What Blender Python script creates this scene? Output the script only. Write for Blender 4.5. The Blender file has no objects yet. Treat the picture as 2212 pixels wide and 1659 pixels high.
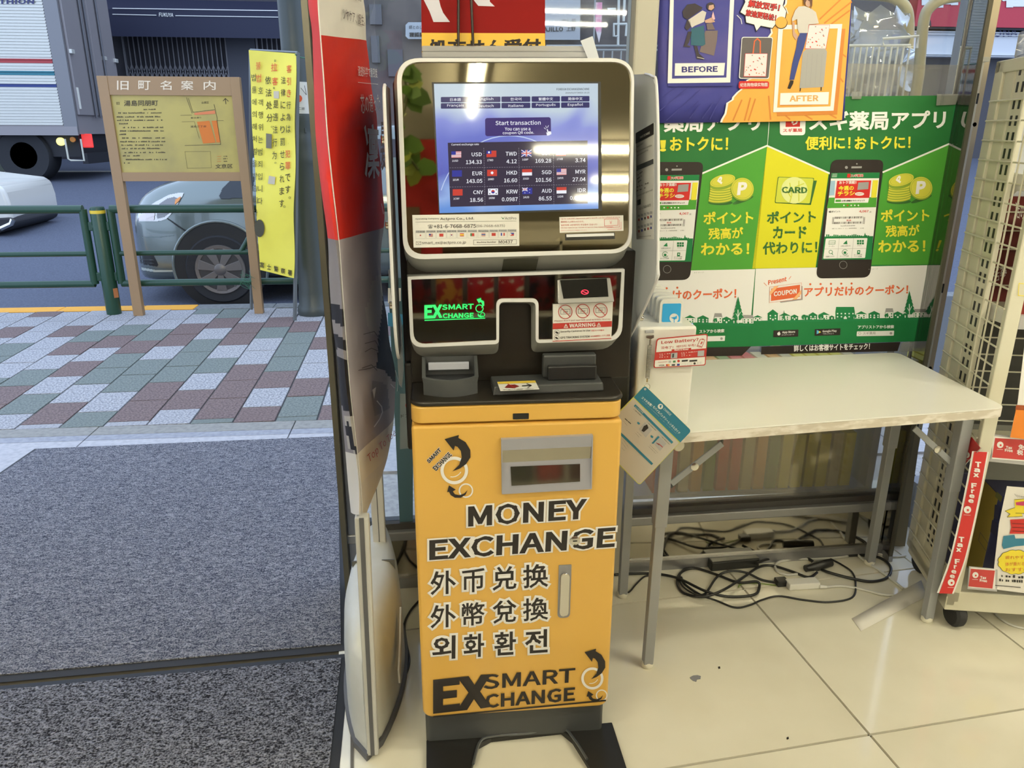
import bpy, math, random
from mathutils import Vector, Matrix, geometry
from math import sin, cos, pi, radians, sqrt
random.seed(7)
S = bpy.context.scene
# ------------------------------------------------------------------ camera
FPX, CX, CY, CAMH = 1660.0, 1106.0, 829.5, 1.33
PT, YW, RL = radians(18.4), radians(5.5), radians(0.2)
_f = Vector((sin(YW)*cos(PT), cos(YW)*cos(PT), -sin(PT)))
_r0 = Vector((cos(YW), -sin(YW), 0)); _u0 = _r0.cross(_f)
_r = _r0*cos(RL) + _u0*sin(RL); _u = -_r0*sin(RL) + _u0*cos(RL)
CO = Vector((0, 0, CAMH))
cd = bpy.data.cameras.new('camera'); cam = bpy.data.objects.new('camera', cd); S.collection.objects.link(cam)
cam.matrix_world = Matrix(((_r.x, _u.x, -_f.x, CO.x), (_r.y, _u.y, -_f.y, CO.y), (_r.z, _u.z, -_f.z, CO.z), (0, 0, 0, 1)))
cd.sensor_fit = 'HORIZONTAL'; cd.sensor_width = 36; cd.lens = 36*FPX/2212; cd.clip_start = .02; cd.clip_end = 300
S.camera = cam
# ------------------------------------------------------------------ view, sky
S.view_settings.view_transform = 'Standard'; S.view_settings.look = 'None'
S.view_settings.gamma = 1; S.view_settings.use_curve_mapping = False; S.view_settings.exposure = 0.0
W = bpy.data.worlds.new('overcast_sky'); S.world = W; W.use_nodes = True
bg = W.node_tree.nodes['Background']; bg.inputs[0].default_value = (.60, .76, 1.06, 1); bg.inputs[1].default_value = 2.2
TUBE = 142.0            # strength of the ceiling tubes
# ------------------------------------------------------------------ helpers
def ray(px, py): return _f + _r*((px-CX)/FPX) - _u*((py-CY)/FPX)
def at(px, py, x=None, y=None, z=None):
    d = ray(px, py)
    t = (z-CO.z)/d.z if z is not None else (y/d.y if y is not None else x/d.x)
    return CO + d*t
def lin(c): return tuple(((v/255)/12.92 if v/255 <= .04045 else ((v/255+.055)/1.055)**2.4) for v in c)
def I(r, g, b):   # surface colour of a thing lit by the warm shop tubes
    l = lin((r, g, b)); return tuple(min(.88, max(.004, a/w*.8)) for a, w in zip(l, (.79, .735, .57)))
def E(r, g, b):   # surface colour of a thing lit by the sky
    l = lin((r, g, b)); return tuple(min(.88, max(.004, a/w*.8)) for a, w in zip(l, (.71, .79, 1.03)))
MATS = {}
def mat(name, col=(.8, .8, .8), rough=.5, metal=0, emit=None, es=1, noise=None, bump=None, coat=0, spec=.5, stretch=(1,1,1)):
    if name in MATS: return MATS[name]
    m = bpy.data.materials.new(name); m.use_nodes = True; nt = m.node_tree; b = nt.nodes['Principled BSDF']
    b.inputs['Base Color'].default_value = (*col[:3], 1); b.inputs['Roughness'].default_value = rough
    b.inputs['Metallic'].default_value = metal; b.inputs['Coat Weight'].default_value = coat
    b.inputs['Specular IOR Level'].default_value = spec
    if emit: b.inputs['Emission Color'].default_value = (*emit, 1); b.inputs['Emission Strength'].default_value = es
    if noise or bump:
        tc = nt.nodes.new('ShaderNodeTexCoord'); mp = nt.nodes.new('ShaderNodeMapping'); mp.inputs['Scale'].default_value = stretch
        nt.links.new(tc.outputs['Object'], mp.inputs[0])
    if noise:      # (scale, second colour, detail, lo, hi)
        n = nt.nodes.new('ShaderNodeTexNoise'); n.inputs['Scale'].default_value = noise[0]; n.inputs['Detail'].default_value = noise[2]
        cr = nt.nodes.new('ShaderNodeValToRGB'); cr.color_ramp.elements[0].position = noise[3]; cr.color_ramp.elements[1].position = noise[4]
        cr.color_ramp.elements[0].color = (*col[:3], 1); cr.color_ramp.elements[1].color = (*noise[1], 1)
        nt.links.new(mp.outputs[0], n.inputs['Vector']); nt.links.new(n.outputs[0], cr.inputs[0]); nt.links.new(cr.outputs[0], b.inputs['Base Color'])
    if bump:       # (scale, strength, distance)
        n = nt.nodes.new('ShaderNodeTexNoise'); n.inputs['Scale'].default_value = bump[0]; n.inputs['Detail'].default_value = 4
        bp = nt.nodes.new('ShaderNodeBump'); bp.inputs['Strength'].default_value = bump[1]; bp.inputs['Distance'].default_value = bump[2]
        nt.links.new(mp.outputs[0], n.inputs['Vector']); nt.links.new(n.outputs[0], bp.inputs['Height']); nt.links.new(bp.outputs[0], b.inputs['Normal'])
    MATS[name] = m; return m
def pane_mat(name, tint, refl=1.0, haze=None, hazecol=(.8, .8, .8), base=.0):
    """clear or hazy sheet: transparent + fresnel gloss (+ diffuse haze)"""
    m = bpy.data.materials.new(name); m.use_nodes = True; nt = m.node_tree; nt.nodes.clear()
    o = nt.nodes.new('ShaderNodeOutputMaterial'); tr = nt.nodes.new('ShaderNodeBsdfTransparent'); tr.inputs[0].default_value = (*tint, 1)
    gl = nt.nodes.new('ShaderNodeBsdfGlossy'); gl.inputs['Roughness'].default_value = .02
    fr = nt.nodes.new('ShaderNodeFresnel'); fr.inputs[0].default_value = 1.5
    ma = nt.nodes.new('ShaderNodeMath'); ma.operation = 'MULTIPLY_ADD'; ma.inputs[1].default_value = refl; ma.inputs[2].default_value = base; ma.use_clamp = True
    mx = nt.nodes.new('ShaderNodeMixShader'); nt.links.new(fr.outputs[0], ma.inputs[0]); nt.links.new(ma.outputs[0], mx.inputs[0])
    src = tr
    if haze:
        df = nt.nodes.new('ShaderNodeBsdfDiffuse'); df.inputs[0].default_value = (*hazecol, 1)
        tl = nt.nodes.new('ShaderNodeBsdfTranslucent'); tl.inputs[0].default_value = (*hazecol, 1)
        m0 = nt.nodes.new('ShaderNodeMixShader'); m0.inputs[0].default_value = .5; nt.links.new(df.outputs[0], m0.inputs[1]); nt.links.new(tl.outputs[0], m0.inputs[2])
        m1 = nt.nodes.new('ShaderNodeMixShader'); m1.inputs[0].default_value = haze; nt.links.new(tr.outputs[0], m1.inputs[1]); nt.links.new(m0.outputs[0], m1.inputs[2]); src = m1
    nt.links.new(src.outputs[0], mx.inputs[1]); nt.links.new(gl.outputs[0], mx.inputs[2]); nt.links.new(mx.outputs[0], o.inputs[0])
    MATS[name] = m; return m
def frost_mat(name, col, rough, haze):
    m = bpy.data.materials.new(name); m.use_nodes = True; nt = m.node_tree; nt.nodes.clear()
    o = nt.nodes.new('ShaderNodeOutputMaterial'); rf = nt.nodes.new('ShaderNodeBsdfRefraction'); rf.inputs['IOR'].default_value = 1.02
    rf.inputs['Roughness'].default_value = rough; rf.inputs[0].default_value = (*col, 1)
    df = nt.nodes.new('ShaderNodeBsdfDiffuse'); df.inputs[0].default_value = (*col, 1)
    gl = nt.nodes.new('ShaderNodeBsdfGlossy'); gl.inputs['Roughness'].default_value = .06
    m1 = nt.nodes.new('ShaderNodeMixShader'); m1.inputs[0].default_value = haze
    nt.links.new(rf.outputs[0], m1.inputs[1]); nt.links.new(df.outputs[0], m1.inputs[2])
    m2 = nt.nodes.new('ShaderNodeMixShader'); m2.inputs[0].default_value = .06
    nt.links.new(m1.outputs[0], m2.inputs[1]); nt.links.new(gl.outputs[0], m2.inputs[2]); nt.links.new(m2.outputs[0], o.inputs[0])
    MATS[name] = m; return m
class MB:
    def __init__(s): s.v = []; s.f = []; s.m = []; s.mats = []; s.cur = 0
    def use(s, m):
        if m not in s.mats: s.mats.append(m)
        s.cur = s.mats.index(m); return s
    def face(s, idx): s.f.append(tuple(idx)); s.m.append(s.cur)
    def poly(s, pts):
        b = len(s.v); s.v += [tuple(p) for p in pts]; s.face(range(b, b+len(pts))); return s
    def box8(s, p):   # p: 4 bottom ring, 4 top ring
        b = len(s.v); s.v += [tuple(q) for q in p]
        for q in ((3,2,1,0),(4,5,6,7),(0,1,5,4),(1,2,6,5),(2,3,7,6),(3,0,4,7)): s.face([b+i for i in q])
        return s
    def box(s, x0, x1, y0, y1, z0, z1):
        return s.box8([(x0,y0,z0),(x1,y0,z0),(x1,y1,z0),(x0,y1,z0),(x0,y0,z1),(x1,y0,z1),(x1,y1,z1),(x0,y1,z1)])
    def obox(s, c, ax, ay, az):   # centre and three half vectors
        c, ax, ay, az = map(Vector, (c, ax, ay, az))
        return s.box8([c-ax-ay-az, c+ax-ay-az, c+ax+ay-az, c-ax+ay-az, c-ax-ay+az, c+ax-ay+az, c+ax+ay+az, c-ax+ay+az])
    def prism(s, pts, vec):
        vec = Vector(vec); n = len(pts); b = len(s.v); s.v += [tuple(p) for p in pts] + [tuple(Vector(p)+vec) for p in pts]
        s.face(range(b+n-1, b-1, -1)); s.face(range(b+n, b+2*n))
        for i in range(n): j = (i+1) % n; s.face((b+i, b+j, b+n+j, b+n+i))
        return s
    def loft(s, rings, cap=True, closed=True):
        n = len(rings[0]); b = len(s.v)
        for r in rings: s.v += [tuple(p) for p in r]
        for k in range(len(rings)-1):
            for i in range(n if closed else n-1):
                j = (i+1) % n; s.face((b+k*n+i, b+k*n+j, b+(k+1)*n+j, b+(k+1)*n+i))
        if cap and closed: s.face(range(b+n-1, b-1, -1)); s.face(range(b+(len(rings)-1)*n, b+len(rings)*n))
        return s
    def tube(s, path, r, n=8, closed=False, cap=True):
        P = [Vector(p) for p in path]; N = len(P); rings = []; prev = None
        for i, p in enumerate(P):
            if closed: t = P[(i+1) % N]-P[i-1]
            else: t = P[min(i+1, N-1)]-P[max(i-1, 0)]
            t.normalize()
            if prev is None:
                a = Vector((0, 0, 1)) if abs(t.z) < .9 else Vector((1, 0, 0)); e1 = t.cross(a).normalized()
            else: e1 = (prev - t*prev.dot(t)).normalized()
            prev = e1; e2 = t.cross(e1); rr = r[i] if isinstance(r, (list, tuple)) else r
            rings.append([p+e1*(rr*cos(2*pi*k/n))+e2*(rr*sin(2*pi*k/n)) for k in range(n)])
        if closed: rings.append(rings[0])
        return s.loft(rings, cap=cap and not closed)
    def lathe(s, prof, c=(0,0,0), n=20, axis='z', cap=True):
        rings = []
        for r, z in prof:
            ring = []
            for k in range(n):
                a = 2*pi*k/n; p = (r*cos(a), r*sin(a), z)
                if axis == 'y': p = (p[0], z, p[1])
                if axis == 'x': p = (z, p[0], p[1])
                ring.append((c[0]+p[0], c[1]+p[1], c[2]+p[2]))
            rings.append(ring)
        return s.loft(rings, cap=cap)
    def mesh(s, name, smooth=None):
        me = bpy.data.meshes.new(name); me.from_pydata(s.v, [], s.f); me.update()
        for m in s.mats: me.materials.append(m)
        if s.mats: me.polygons.foreach_set('material_index', s.m)
        if smooth is not None:
            me.shade_smooth(); me.set_sharp_from_angle(angle=radians(smooth))
        return me
def link(o): S.collection.objects.link(o); return o
def par(o, p):
    o.parent = p
    o.matrix_parent_inverse = ABSM[p.name].inverted() if p.name in ABSM else Matrix()
ABSM = {}
def tag(o, label=None, cat=None, group=None, kind=None):
    if label: o['label'] = label
    if cat: o['category'] = cat
    if group: o['group'] = group
    if kind: o['kind'] = kind
    return o
def thing(name, label, cat, loc=(0,0,0), group=None):
    o = link(bpy.data.objects.new(name, None)); o.location = loc; o.empty_display_size = .05
    ABSM[o.name] = Matrix.Translation(loc); return tag(o, label, cat, group)
def obj(name, mb, m=None, parent=None, smooth=None, bevel=None, seg=2, label=None, kind=None, solid=None, loc=None):
    if m is not None and not mb.mats: mb.mats = [m]
    me = mb if isinstance(mb, bpy.types.Mesh) else mb.mesh(name, smooth)
    o = link(bpy.data.objects.new(name, me))
    if loc is not None: o.location = loc; ABSM[o.name] = Matrix.Translation(loc)
    if parent is not None: par(o, parent)
    if solid: mo = o.modifiers.new('solid', 'SOLIDIFY'); mo.thickness = solid; mo.offset = 0
    if bevel:
        mo = o.modifiers.new('bevel', 'BEVEL'); mo.width = bevel; mo.segments = seg; mo.limit_method = 'ANGLE'; mo.angle_limit = radians(35)
        mo.harden_normals = False
    if label: o['label'] = label
    if kind: o['kind'] = kind
    return o
def one(name, mb, m, label, cat, group=None, **k):   # a thing that is one mesh
    return tag(obj(name, mb, m, **k), label, cat, group)
def struct(name, mb, m=None, **k): return obj(name, mb, m, kind='structure', **k)
def rr2(x0, x1, y0, y1, r, n=6):   # rounded rectangle, 2D, counter-clockwise; r one value or (bl, br, tr, tl)
    if not isinstance(r, (list, tuple)): r = (r,)*4
    out = []
    for (cx, cy, a0), q in zip(((x0, y0, pi), (x1, y0, 1.5*pi), (x1, y1, 0), (x0, y1, .5*pi)), r):
        sx = 1 if cx == x0 else -1; sy = 1 if cy == y0 else -1
        if q <= 0: out.append((cx, cy)); continue
        for k in range(n+1):
            a = a0 + .5*pi*k/n; out.append((cx+sx*q+q*cos(a), cy+sy*q+q*sin(a)))
    return out
def spline(pts, n=8, closed=False):
    P = [Vector(p) for p in pts]; out = []; N = len(P)
    for i in range(N if closed else N-1):
        p0, p1 = P[(i-1) % N] if (closed or i > 0) else P[0], P[i]
        p2, p3 = P[(i+1) % N], (P[(i+2) % N] if (closed or i+2 < N) else P[-1])
        for k in range(n):
            t = k/n; out.append(.5*((2*p1)+(p2-p0)*t+(2*p0-5*p1+4*p2-p3)*t*t+(3*p1-p0-3*p2+p3)*t*t*t))
    if not closed: out.append(P[-1])
    return out
# ------------------------------------------------------------------ printed sheets: flat print traced on a real plane
PRINTS = []
class Sheet:
    def __init__(s, o, n):
        s.o = Vector(o); s.n = Vector(n).normalized()
        if s.n.dot(CO-s.o) < 0: s.n = -s.n
    def hit(s, px, py):
        d = ray(px, py); return CO + d*((s.o-CO).dot(s.n)/d.dot(s.n))
def sheet3(a, b, c): a, b, c = map(Vector, (a, b, c)); return Sheet(a, (b-a).cross(c-a))
class Print:
    def __init__(s, name, parent, sheet, eps=.0005, base=1, thing_args=None):
        s.name, s.parent, s.sh, s.eps, s.base = name, parent, sheet, eps, base; s.items = []; s.ta = thing_args; PRINTS.append(s)
    def poly(s, pts, m, lay=0): s.items.append(('p', [s.sh.hit(*p) for p in pts], m, lay)); return s
    def rect(s, a, b, m, lay=0):      # axis-aligned in picture terms
        return s.poly([(a[0], b[1]), (b[0], b[1]), (b[0], a[1]), (a[0], a[1])], m, lay)
    def quad(s, pts, m, lay=0, r=0):  # pts TL,TR,BR,BL; r corner radius in unit square width fractions
        if not r: return s.poly([pts[3], pts[2], pts[1], pts[0]], m, lay)
        tl, tr, br, bl = [Vector(p) for p in pts]; asp = (tr-tl).length/max(1e-6, (bl-tl).length)
        q = rr2(0, asp, 0, 1, r*asp, 5); out = []
        for x, y in q: x /= asp; b = bl.lerp(br, x); t = tl.lerp(tr, x); out.append(tuple(b.lerp(t, y)))
        return s.poly(out, m, lay)
    def line(s, pts, w, m, lay=0, closed=False):   # stroke, w in picture pixels
        P = [Vector(p) for p in pts]; n = len(P)
        for i in range(n if closed else n-1):
            a, b = P[i], P[(i+1) % n]; d = (b-a); L = d.length
            if L < 1e-6: continue
            d /= L; q = Vector((-d.y, d.x))*(w/2); e = d*(w*.3)
            s.poly([tuple(a-e+q), tuple(b+e+q), tuple(b+e-q), tuple(a-e-q)], m, lay)
        return s
    def disc(s, c, r, m, lay=0, n=20, ry=None, rot=0):
        ry = ry or r; ca, sa = cos(radians(rot)), sin(radians(rot)); pts = []
        for k in range(n):
            a = -2*pi*k/n; x, y = r*cos(a), ry*sin(a); pts.append((c[0]+x*ca-y*sa, c[1]+x*sa+y*ca))
        return s.poly(pts, m, lay)
    def ring(s, c, r, w, m, lay=0, n=28, ry=None, a0=0, a1=360, rot=0):
        ry = ry or r; k = r/ry if ry else 1; ca, sa = cos(radians(rot)), sin(radians(rot)); N = max(3, int(n*abs(a1-a0)/360))
        def P(rad, a): x, y = rad*cos(a), rad*sin(a)*(ry/r); return (c[0]+x*ca-y*sa, c[1]+x*sa+y*ca)
        for i in range(N):
            t0 = radians(a0+(a1-a0)*i/N); t1 = radians(a0+(a1-a0)*(i+1)/N)
            s.poly([P(r-w/2, t0), P(r-w/2, t1), P(r+w/2, t1), P(r+w/2, t0)], m, lay)
        return s
    def txt(s, t, p0, p1, h, m, lay=1, bold=0.0, out=0.0, outm=None, shear=0.0, p3=None):
        # p0,p1: bottom left/right of the ink; h: ink height in picture pixels (or p3: top left)
        if p3 is None: p3 = (p0[0]+shear*h, p0[1]-h)
        if out and outm is not None: s.items.append(('t', t, bold+out, bold, s.sh.hit(*p0), s.sh.hit(*p1), s.sh.hit(*p3), outm, lay-1))
        s.items.append(('t', t, bold, bold, s.sh.hit(*p0), s.sh.hit(*p1), s.sh.hit(*p3), m, lay)); return s
    def col(s, t, top, bot, w, m, lay=1, bold=0.01, hf=.8):   # column of upright characters; top/bot centres of first and last
        n = len(t)
        for i, ch in enumerate(t):
            if ch == ' ': continue
            k = i/(n-1) if n > 1 else 0; x = top[0]+(bot[0]-top[0])*k; y = top[1]+(bot[1]-top[1])*k
            step = (bot[1]-top[1])/(n-1) if n > 1 else w
            ww, hh = (w, step*hf) if ch not in '。、.' else (w*.25, w*.25)
            s.txt(ch, (x-ww/2, y+hh/2), (x+ww/2, y+hh/2), hh, m, lay, bold)
        return s
    def dashes(s, a, b, h, m, lay=1, seed=1, fill=.72):       # small print too fine to read
        rnd = random.Random(seed); A, B = Vector(a), Vector(b); L = (B-A).length; d = (B-A)/L; x = 0
        while x < L:
            w = h*rnd.uniform(.5, 1.0)
            if rnd.random() < fill:
                p = A+d*x; q = A+d*min(L, x+w*.8); hh = h*rnd.uniform(.6, 1)
                s.poly([(p.x, p.y), (q.x, q.y), (q.x, q.y-hh), (p.x, p.y-hh)], m, lay)
            x += w*1.15
        return s
def build_prints():
    keys = {}
    for P in PRINTS:
        for it in P.items:
            if it[0] == 't': keys[(it[1], it[2])] = None; keys[(it[1], it[3])] = None
    for (t, off) in list(keys):
        if off >= .02: keys[(t, 0.0)] = None
    tmp = []; fnt = None
    try: fnt = bpy.data.fonts.load(bpy.utils.resource_path('LOCAL')+'/datafiles/fonts/Noto Sans CJK Regular.woff2')   # a font that ships inside Blender
    except Exception: pass
    for (t, off) in keys:
        cu = bpy.data.curves.new('txt', 'FONT'); cu.body = t; cu.size = 1
        if fnt and all(ord(c) < 256 for c in t): cu.font = fnt; cu.size = 2.657
        cu.bevel_depth = off; cu.bevel_resolution = 0 if off < .03 else 1; cu.resolution_u = 7 if (off > .03 and len(t) < 12) else 2; cu.fill_mode = 'FRONT'
        o = bpy.data.objects.new('txt', cu); S.collection.objects.link(o); tmp.append(((t, off), o))
    bpy.context.view_layer.update(); dg = bpy.context.evaluated_depsgraph_get()
    keys_base = {}
    for k, o in tmp:
        me = o.evaluated_get(dg).to_mesh()
        vs = [(v.co.x, v.co.y, v.co.z*.12) for v in me.vertices]; fs = [tuple(p.vertices) for p in me.polygons if p.normal.z > .02]
        xs = [v[0] for v in vs] or [0, 1]; ys = [v[1] for v in vs] or [0, 1]
        keys[k] = (vs, fs, (min(xs), max(xs), min(ys), max(ys)))
        if k[1] == 0.0: keys_base[k[0]] = vs
        o.evaluated_get(dg).to_mesh_clear()
    for (t, off), (vs, fs, bb) in list(keys.items()):      # trim the long mitred corners of widened letters
        if off < .02: continue
        near = {}; base = [(x, y) for x, y, z in keys_base.get(t, [])]
        if not base: continue
        out = []
        for x, y, z in vs:
            d2, bx, by = min(((x-a)**2+(y-b)**2, a, b) for a, b in base); d = sqrt(d2)
            if d > 1.45*off: x, y = bx+(x-bx)*1.45*off/d, by+(y-by)*1.45*off/d
            out.append((x, y, z))
        xs = [v[0] for v in out]; ys = [v[1] for v in out]; keys[(t, off)] = (out, fs, (min(xs), max(xs), min(ys), max(ys)))
    for k, o in tmp: cu = o.data; bpy.data.objects.remove(o); bpy.data.curves.remove(cu)
    for P in PRINTS:
        mb = MB(); n = P.sh.n
        for it in P.items:
            if it[0] == 'p':
                mb.use(it[2]); off = n*(P.eps*(P.base+it[3])); pts = [q+off for q in it[1]]
                a = Vector((0, 0, 0))
                for i in range(len(pts)): a += pts[i].cross(pts[(i+1) % len(pts)])
                if a.dot(n) < 0: pts.reverse()
                mb.poly(pts)
            else:
                _, t, off_, ref, p0, p1, p3, m, lay = it; vs, fs, _b = keys[(t, off_)]; x0, x1, y0, y1 = keys[(t, ref)][2]
                if not vs: continue
                U = (p1-p0)/max(1e-6, x1-x0); V = (p3-p0)/max(1e-6, y1-y0); kz = V.length; off = n*(P.eps*(P.base+lay)); mb.use(m); b = len(mb.v)
                mb.v += [tuple(p0+U*(x-x0)+V*(y-y0)+off+n*(z*kz)) for x, y, z in vs]
                for f in fs: mb.face([b+i for i in f])
        if mb.f:
            o = obj(P.name, mb, None, P.parent)
            if P.ta: tag(o, *P.ta)
# ------------------------------------------------------------------ materials
M_white = mat('white_plastic', I(226,218,190), .35)
M_cream = mat('cream_enamel', I(205,196,160), .4, noise=(3, I(190,178,138), 3, .45, .8))
M_tile = mat('polished_beige_tile', I(230,219,182), .1, noise=(2.2, I(212,200,162), 4, .35, .75), bump=(.9, .05, .02), spec=.6)
M_grout = mat('grout', I(95,88,72), .8)
M_alu = mat('brushed_aluminium', I(150,146,132), .34, metal=.55)
M_steel = mat('mirror_steel', (.5,.47,.4), .07, metal=1, bump=(3, .12, .02))
M_olive = mat('bronze_trim', I(92,86,66), .4, metal=.4)
M_wall = mat('shop_wall', I(200,190,160), .7)
M_ceil = mat('shop_ceiling', I(150,142,116), .85)
M_black = mat('black_plastic', (.012,.012,.012), .45)
M_rub = mat('black_rubber', (.018,.018,.02), .65)
M_asph = mat('asphalt', E(84,94,124), .85, noise=(60, E(64,72,98), 6, .35, .7), bump=(120, .4, .004))
M_glass = pane_mat('window_glass', (.93,.95,.95), 1.0)
# ------------------------------------------------------------------ the shop shell
def wY(x): return 2.05+.035*x
def wp(x, d, z): return Vector((x, wY(x)+d, z))
TH = radians(6.2); TU, TV = Vector((cos(TH), sin(TH), 0)), Vector((-sin(TH), cos(TH), 0)); TO = at(1879,1587,z=0); TS = .605
fl = struct('floor', MB().box(-2.6, 4.2, -9, 2.04, -.06, -.0065), M_grout)
tm = MB(); g = .0022
tm.box8([(g,g,-.012),(TS-g,g,-.012),(TS-g,TS-g,-.012),(g,TS-g,-.012),(g+.001,g+.001,0),(TS-g-.001,g+.001,0),(TS-g-.001,TS-g-.001,0),(g+.001,TS-g-.001,0)])
tm.mats = [M_tile]; tme = tm.mesh('floor_tile')
for i in range(-3, 5):
    for j in range(-6, 2):
        c = TO + TU*((i+.5)*TS) + TV*((j+.5)*TS)
        if -.5 < c.x < 3.6 and -3 < c.y < 2.35:
            o = link(bpy.data.objects.new('tile', tme)); o.matrix_world = Matrix.Translation(TO+TU*(i*TS)+TV*(j*TS)) @ Matrix.Rotation(TH, 4, 'Z'); par(o, fl)
struct('ceiling', MB().box(-2.6, 4.2, -9, 2.15, 2.7, 2.8), M_ceil)
struct('wall_back', MB().box(-2.6, 4.2, -9.1, -9, 0, 2.7), M_wall)
struct('wall_right', MB().box(4.2, 4.3, -9, 2.1, 0, 2.7), M_wall)
struct('wall_left', MB().box(-2.7, -2.6, -9, 2.1, 0, 2.7), M_wall)
struct('trim_1', MB().box(-2.6, 4.2, 2.06, 2.24, 2.3, 2.7), M_alu, label='header beam over the glass front')
# glass front: frames, panes
PIL = at(1362,60,y=2.10).x, at(1413,60,y=2.10).x; XC = 1.425
wf = struct('window_1', MB().box8([wp(-.30,.0,0), wp(XC+.02,.0,0), wp(XC+.02,.07,0), wp(-.30,.07,0), wp(-.30,.0,.035), wp(XC+.02,.0,.035), wp(XC+.02,.07,.035), wp(-.30,.07,.035)]), M_alu)
def wbox(x0, x1, d0, d1, z0, z1, mb=None):
    return (mb or MB()).box8([wp(x0,d0,z0), wp(x1,d0,z0), wp(x1,d1,z0), wp(x0,d1,z0), wp(x0,d0,z1), wp(x1,d0,z1), wp(x1,d1,z1), wp(x0,d1,z1)])
obj('kick_panel', wbox(-.26, XC, .012, .03, .035, .165), M_steel, wf, label='mirror-polished steel kick panel')
obj('sill', wbox(-.30, XC+.02, -.005, .07, .165, .195), M_alu, wf, bevel=.004)
obj('sill', wbox(-.30, XC+.02, .012, .06, .195, .215), mat('dark_gasket', I(60,56,48), .5), wf)
obj('mullion', wbox(PIL[0], PIL[1], -.012, .075, .0, 2.3), mat('cream_mullion', I(176,167,138), .5), wf, bevel=.006, label='cream painted mullion')
obj('mullion', wbox(XC-.004, XC+.016, .034, .07, .0, 2.3), M_alu, wf, bevel=.002)
obj('jamb', wbox(-.302, -.287, -.03, .05, 0, 2.3), M_olive, wf, label='bronze coloured door jamb')
obj('jamb', wbox(-.287, -.235, -.0, .06, 0, 2.3), mat('grey_aluminium', I(120,120,116), .45, metal=.3), wf, bevel=.003)
for x0, x1 in ((-.235, PIL[0]), (PIL[1], XC-.004)):
    obj('pane', wbox(x0, x1, .032, .036, .215, 2.3), M_glass, wf)
M_ret = pane_mat('return_glass', (.55,.56,.52), 1.2, base=.28)
w2 = struct('window_2', MB().box(XC+.0, XC+.014, 2.056, 2.098, .0, .02), M_alu)
obj('pane', MB().box(XC+.003, XC+.009, 2.062, 2.132, .02, 2.3), M_ret, w2, label='return pane at the corner, mirroring the poster')
obj('gasket', MB().box(XC+.0, XC+.012, 2.056, 2.062, .02, 2.3), M_olive, w2)
wl = wbox(XC+.20, 4.2, .16, .22, 0, .17); 
struct('wall_right_front', wl, mat('grey_panel', I(140,138,128), .6))
# ------------------------------------------------------------------ ceiling tubes (they light the shop)
M_tube = mat('lit_tube', (1,.9,.7), .5, emit=(.98,.912,.675), es=TUBE)
M_fix = mat('fixture_white', (.8,.8,.76), .5)
for k, y in enumerate((-6.6, -5.5, -4.15, -3.2, -1.2, .1, 1.0)):
    for x in ((-1.75, (1.7,1.7,.9,2.0,2.0,2.0)[k]) if y < .5 else (1.0,)):
        t = thing('ceiling_lamp', 'fluorescent ceiling lamp, %s row from the glass front, %s side' % (('seventh','sixth','fifth','fourth','third','second','nearest')[k], 'left' if x < 0 else 'right'), 'lamp', (x+.6, y, 2.7), 'ceiling lamps')
        obj('housing', MB().box(x-.02, x+1.22, y-.06, y+.06, 2.66, 2.7), M_fix, t)
        obj('tube', MB().tube([(x, y, 2.63), (x+1.2, y, 2.63)], .016, 10), M_tube, t)
t = thing('ceiling_lamp', 'lengthwise fluorescent lamp that shows as a bright bar in the machine mirror', 'lamp', (.28, -2.4, 2.7), 'ceiling lamps')
obj('housing', MB().box(.22, .34, -3.1, -1.8, 2.66, 2.7), M_fix, t); obj('tube', MB().tube([(.28, -3.05, 2.63), (.28, -1.85, 2.63)], .016, 10), M_tube, t)
# ------------------------------------------------------------------ outside ground
struct('road', MB().box(-45, 30, 6.15, 60, -.3, -.12), M_asph)
sw = struct('sidewalk', MB().box(-9, 9, 3.5, 6.02, -.2, -.006), mat('mortar', E(70,74,84), .9))
SG = {}
for nm, c1, c2 in (('pale_granite', (172,178,200), (120,126,146)), ('green_granite', (118,130,138), (92,104,112)), ('red_granite', (122,108,116), (90,78,86))):
    SG[nm] = mat(nm, E(*c1), .8, noise=(90, E(*c2), 5, .42, .6), bump=(150, .3, .003))
pw, pl = .197, .302; pm = {}
for nm in SG:
    q = MB(); gx = .0025; q.box8([(gx,gx,-.03),(pw-gx,gx,-.03),(pw-gx,pl-gx,-.03),(gx,pl-gx,-.03),(gx+.002,gx+.002,0),(pw-gx-.002,gx+.002,0),(pw-gx-.002,pl-gx-.002,0),(gx+.002,pl-gx-.002,0)])
    q.mats = [SG[nm]]; pm[nm] = q.mesh('paving_stone')
sl = -.029; rnd = random.Random(11); names = list(SG)
RS = Matrix.Rotation(-sl*-1, 4, 'Z')
for ci in range(-20, 9):
    for rj in range(-1, 9):
        y0 = 3.57 + rj*pl + (pl/2 if ci % 2 else 0)
        x0 = -.80 + ci*pw + sl*(y0-3.574)
        ya, yb = max(y0, 3.515), min(y0+pl, 6.01)
        if yb-ya < .03: continue
        nm = rnd.choices(names, (52, 27, 23))[0]
        o = link(bpy.data.objects.new('paving_stone', pm[nm])); sc = (yb-ya)/pl
        o.matrix_world = Matrix.Translation((x0 + sl*(ya-y0), ya, rnd.uniform(-.0015, .0005))) @ Matrix.Rotation(-sl, 4, 'Z') @ Matrix.Diagonal((1, sc, 1, 1)); par(o, sw)
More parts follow.
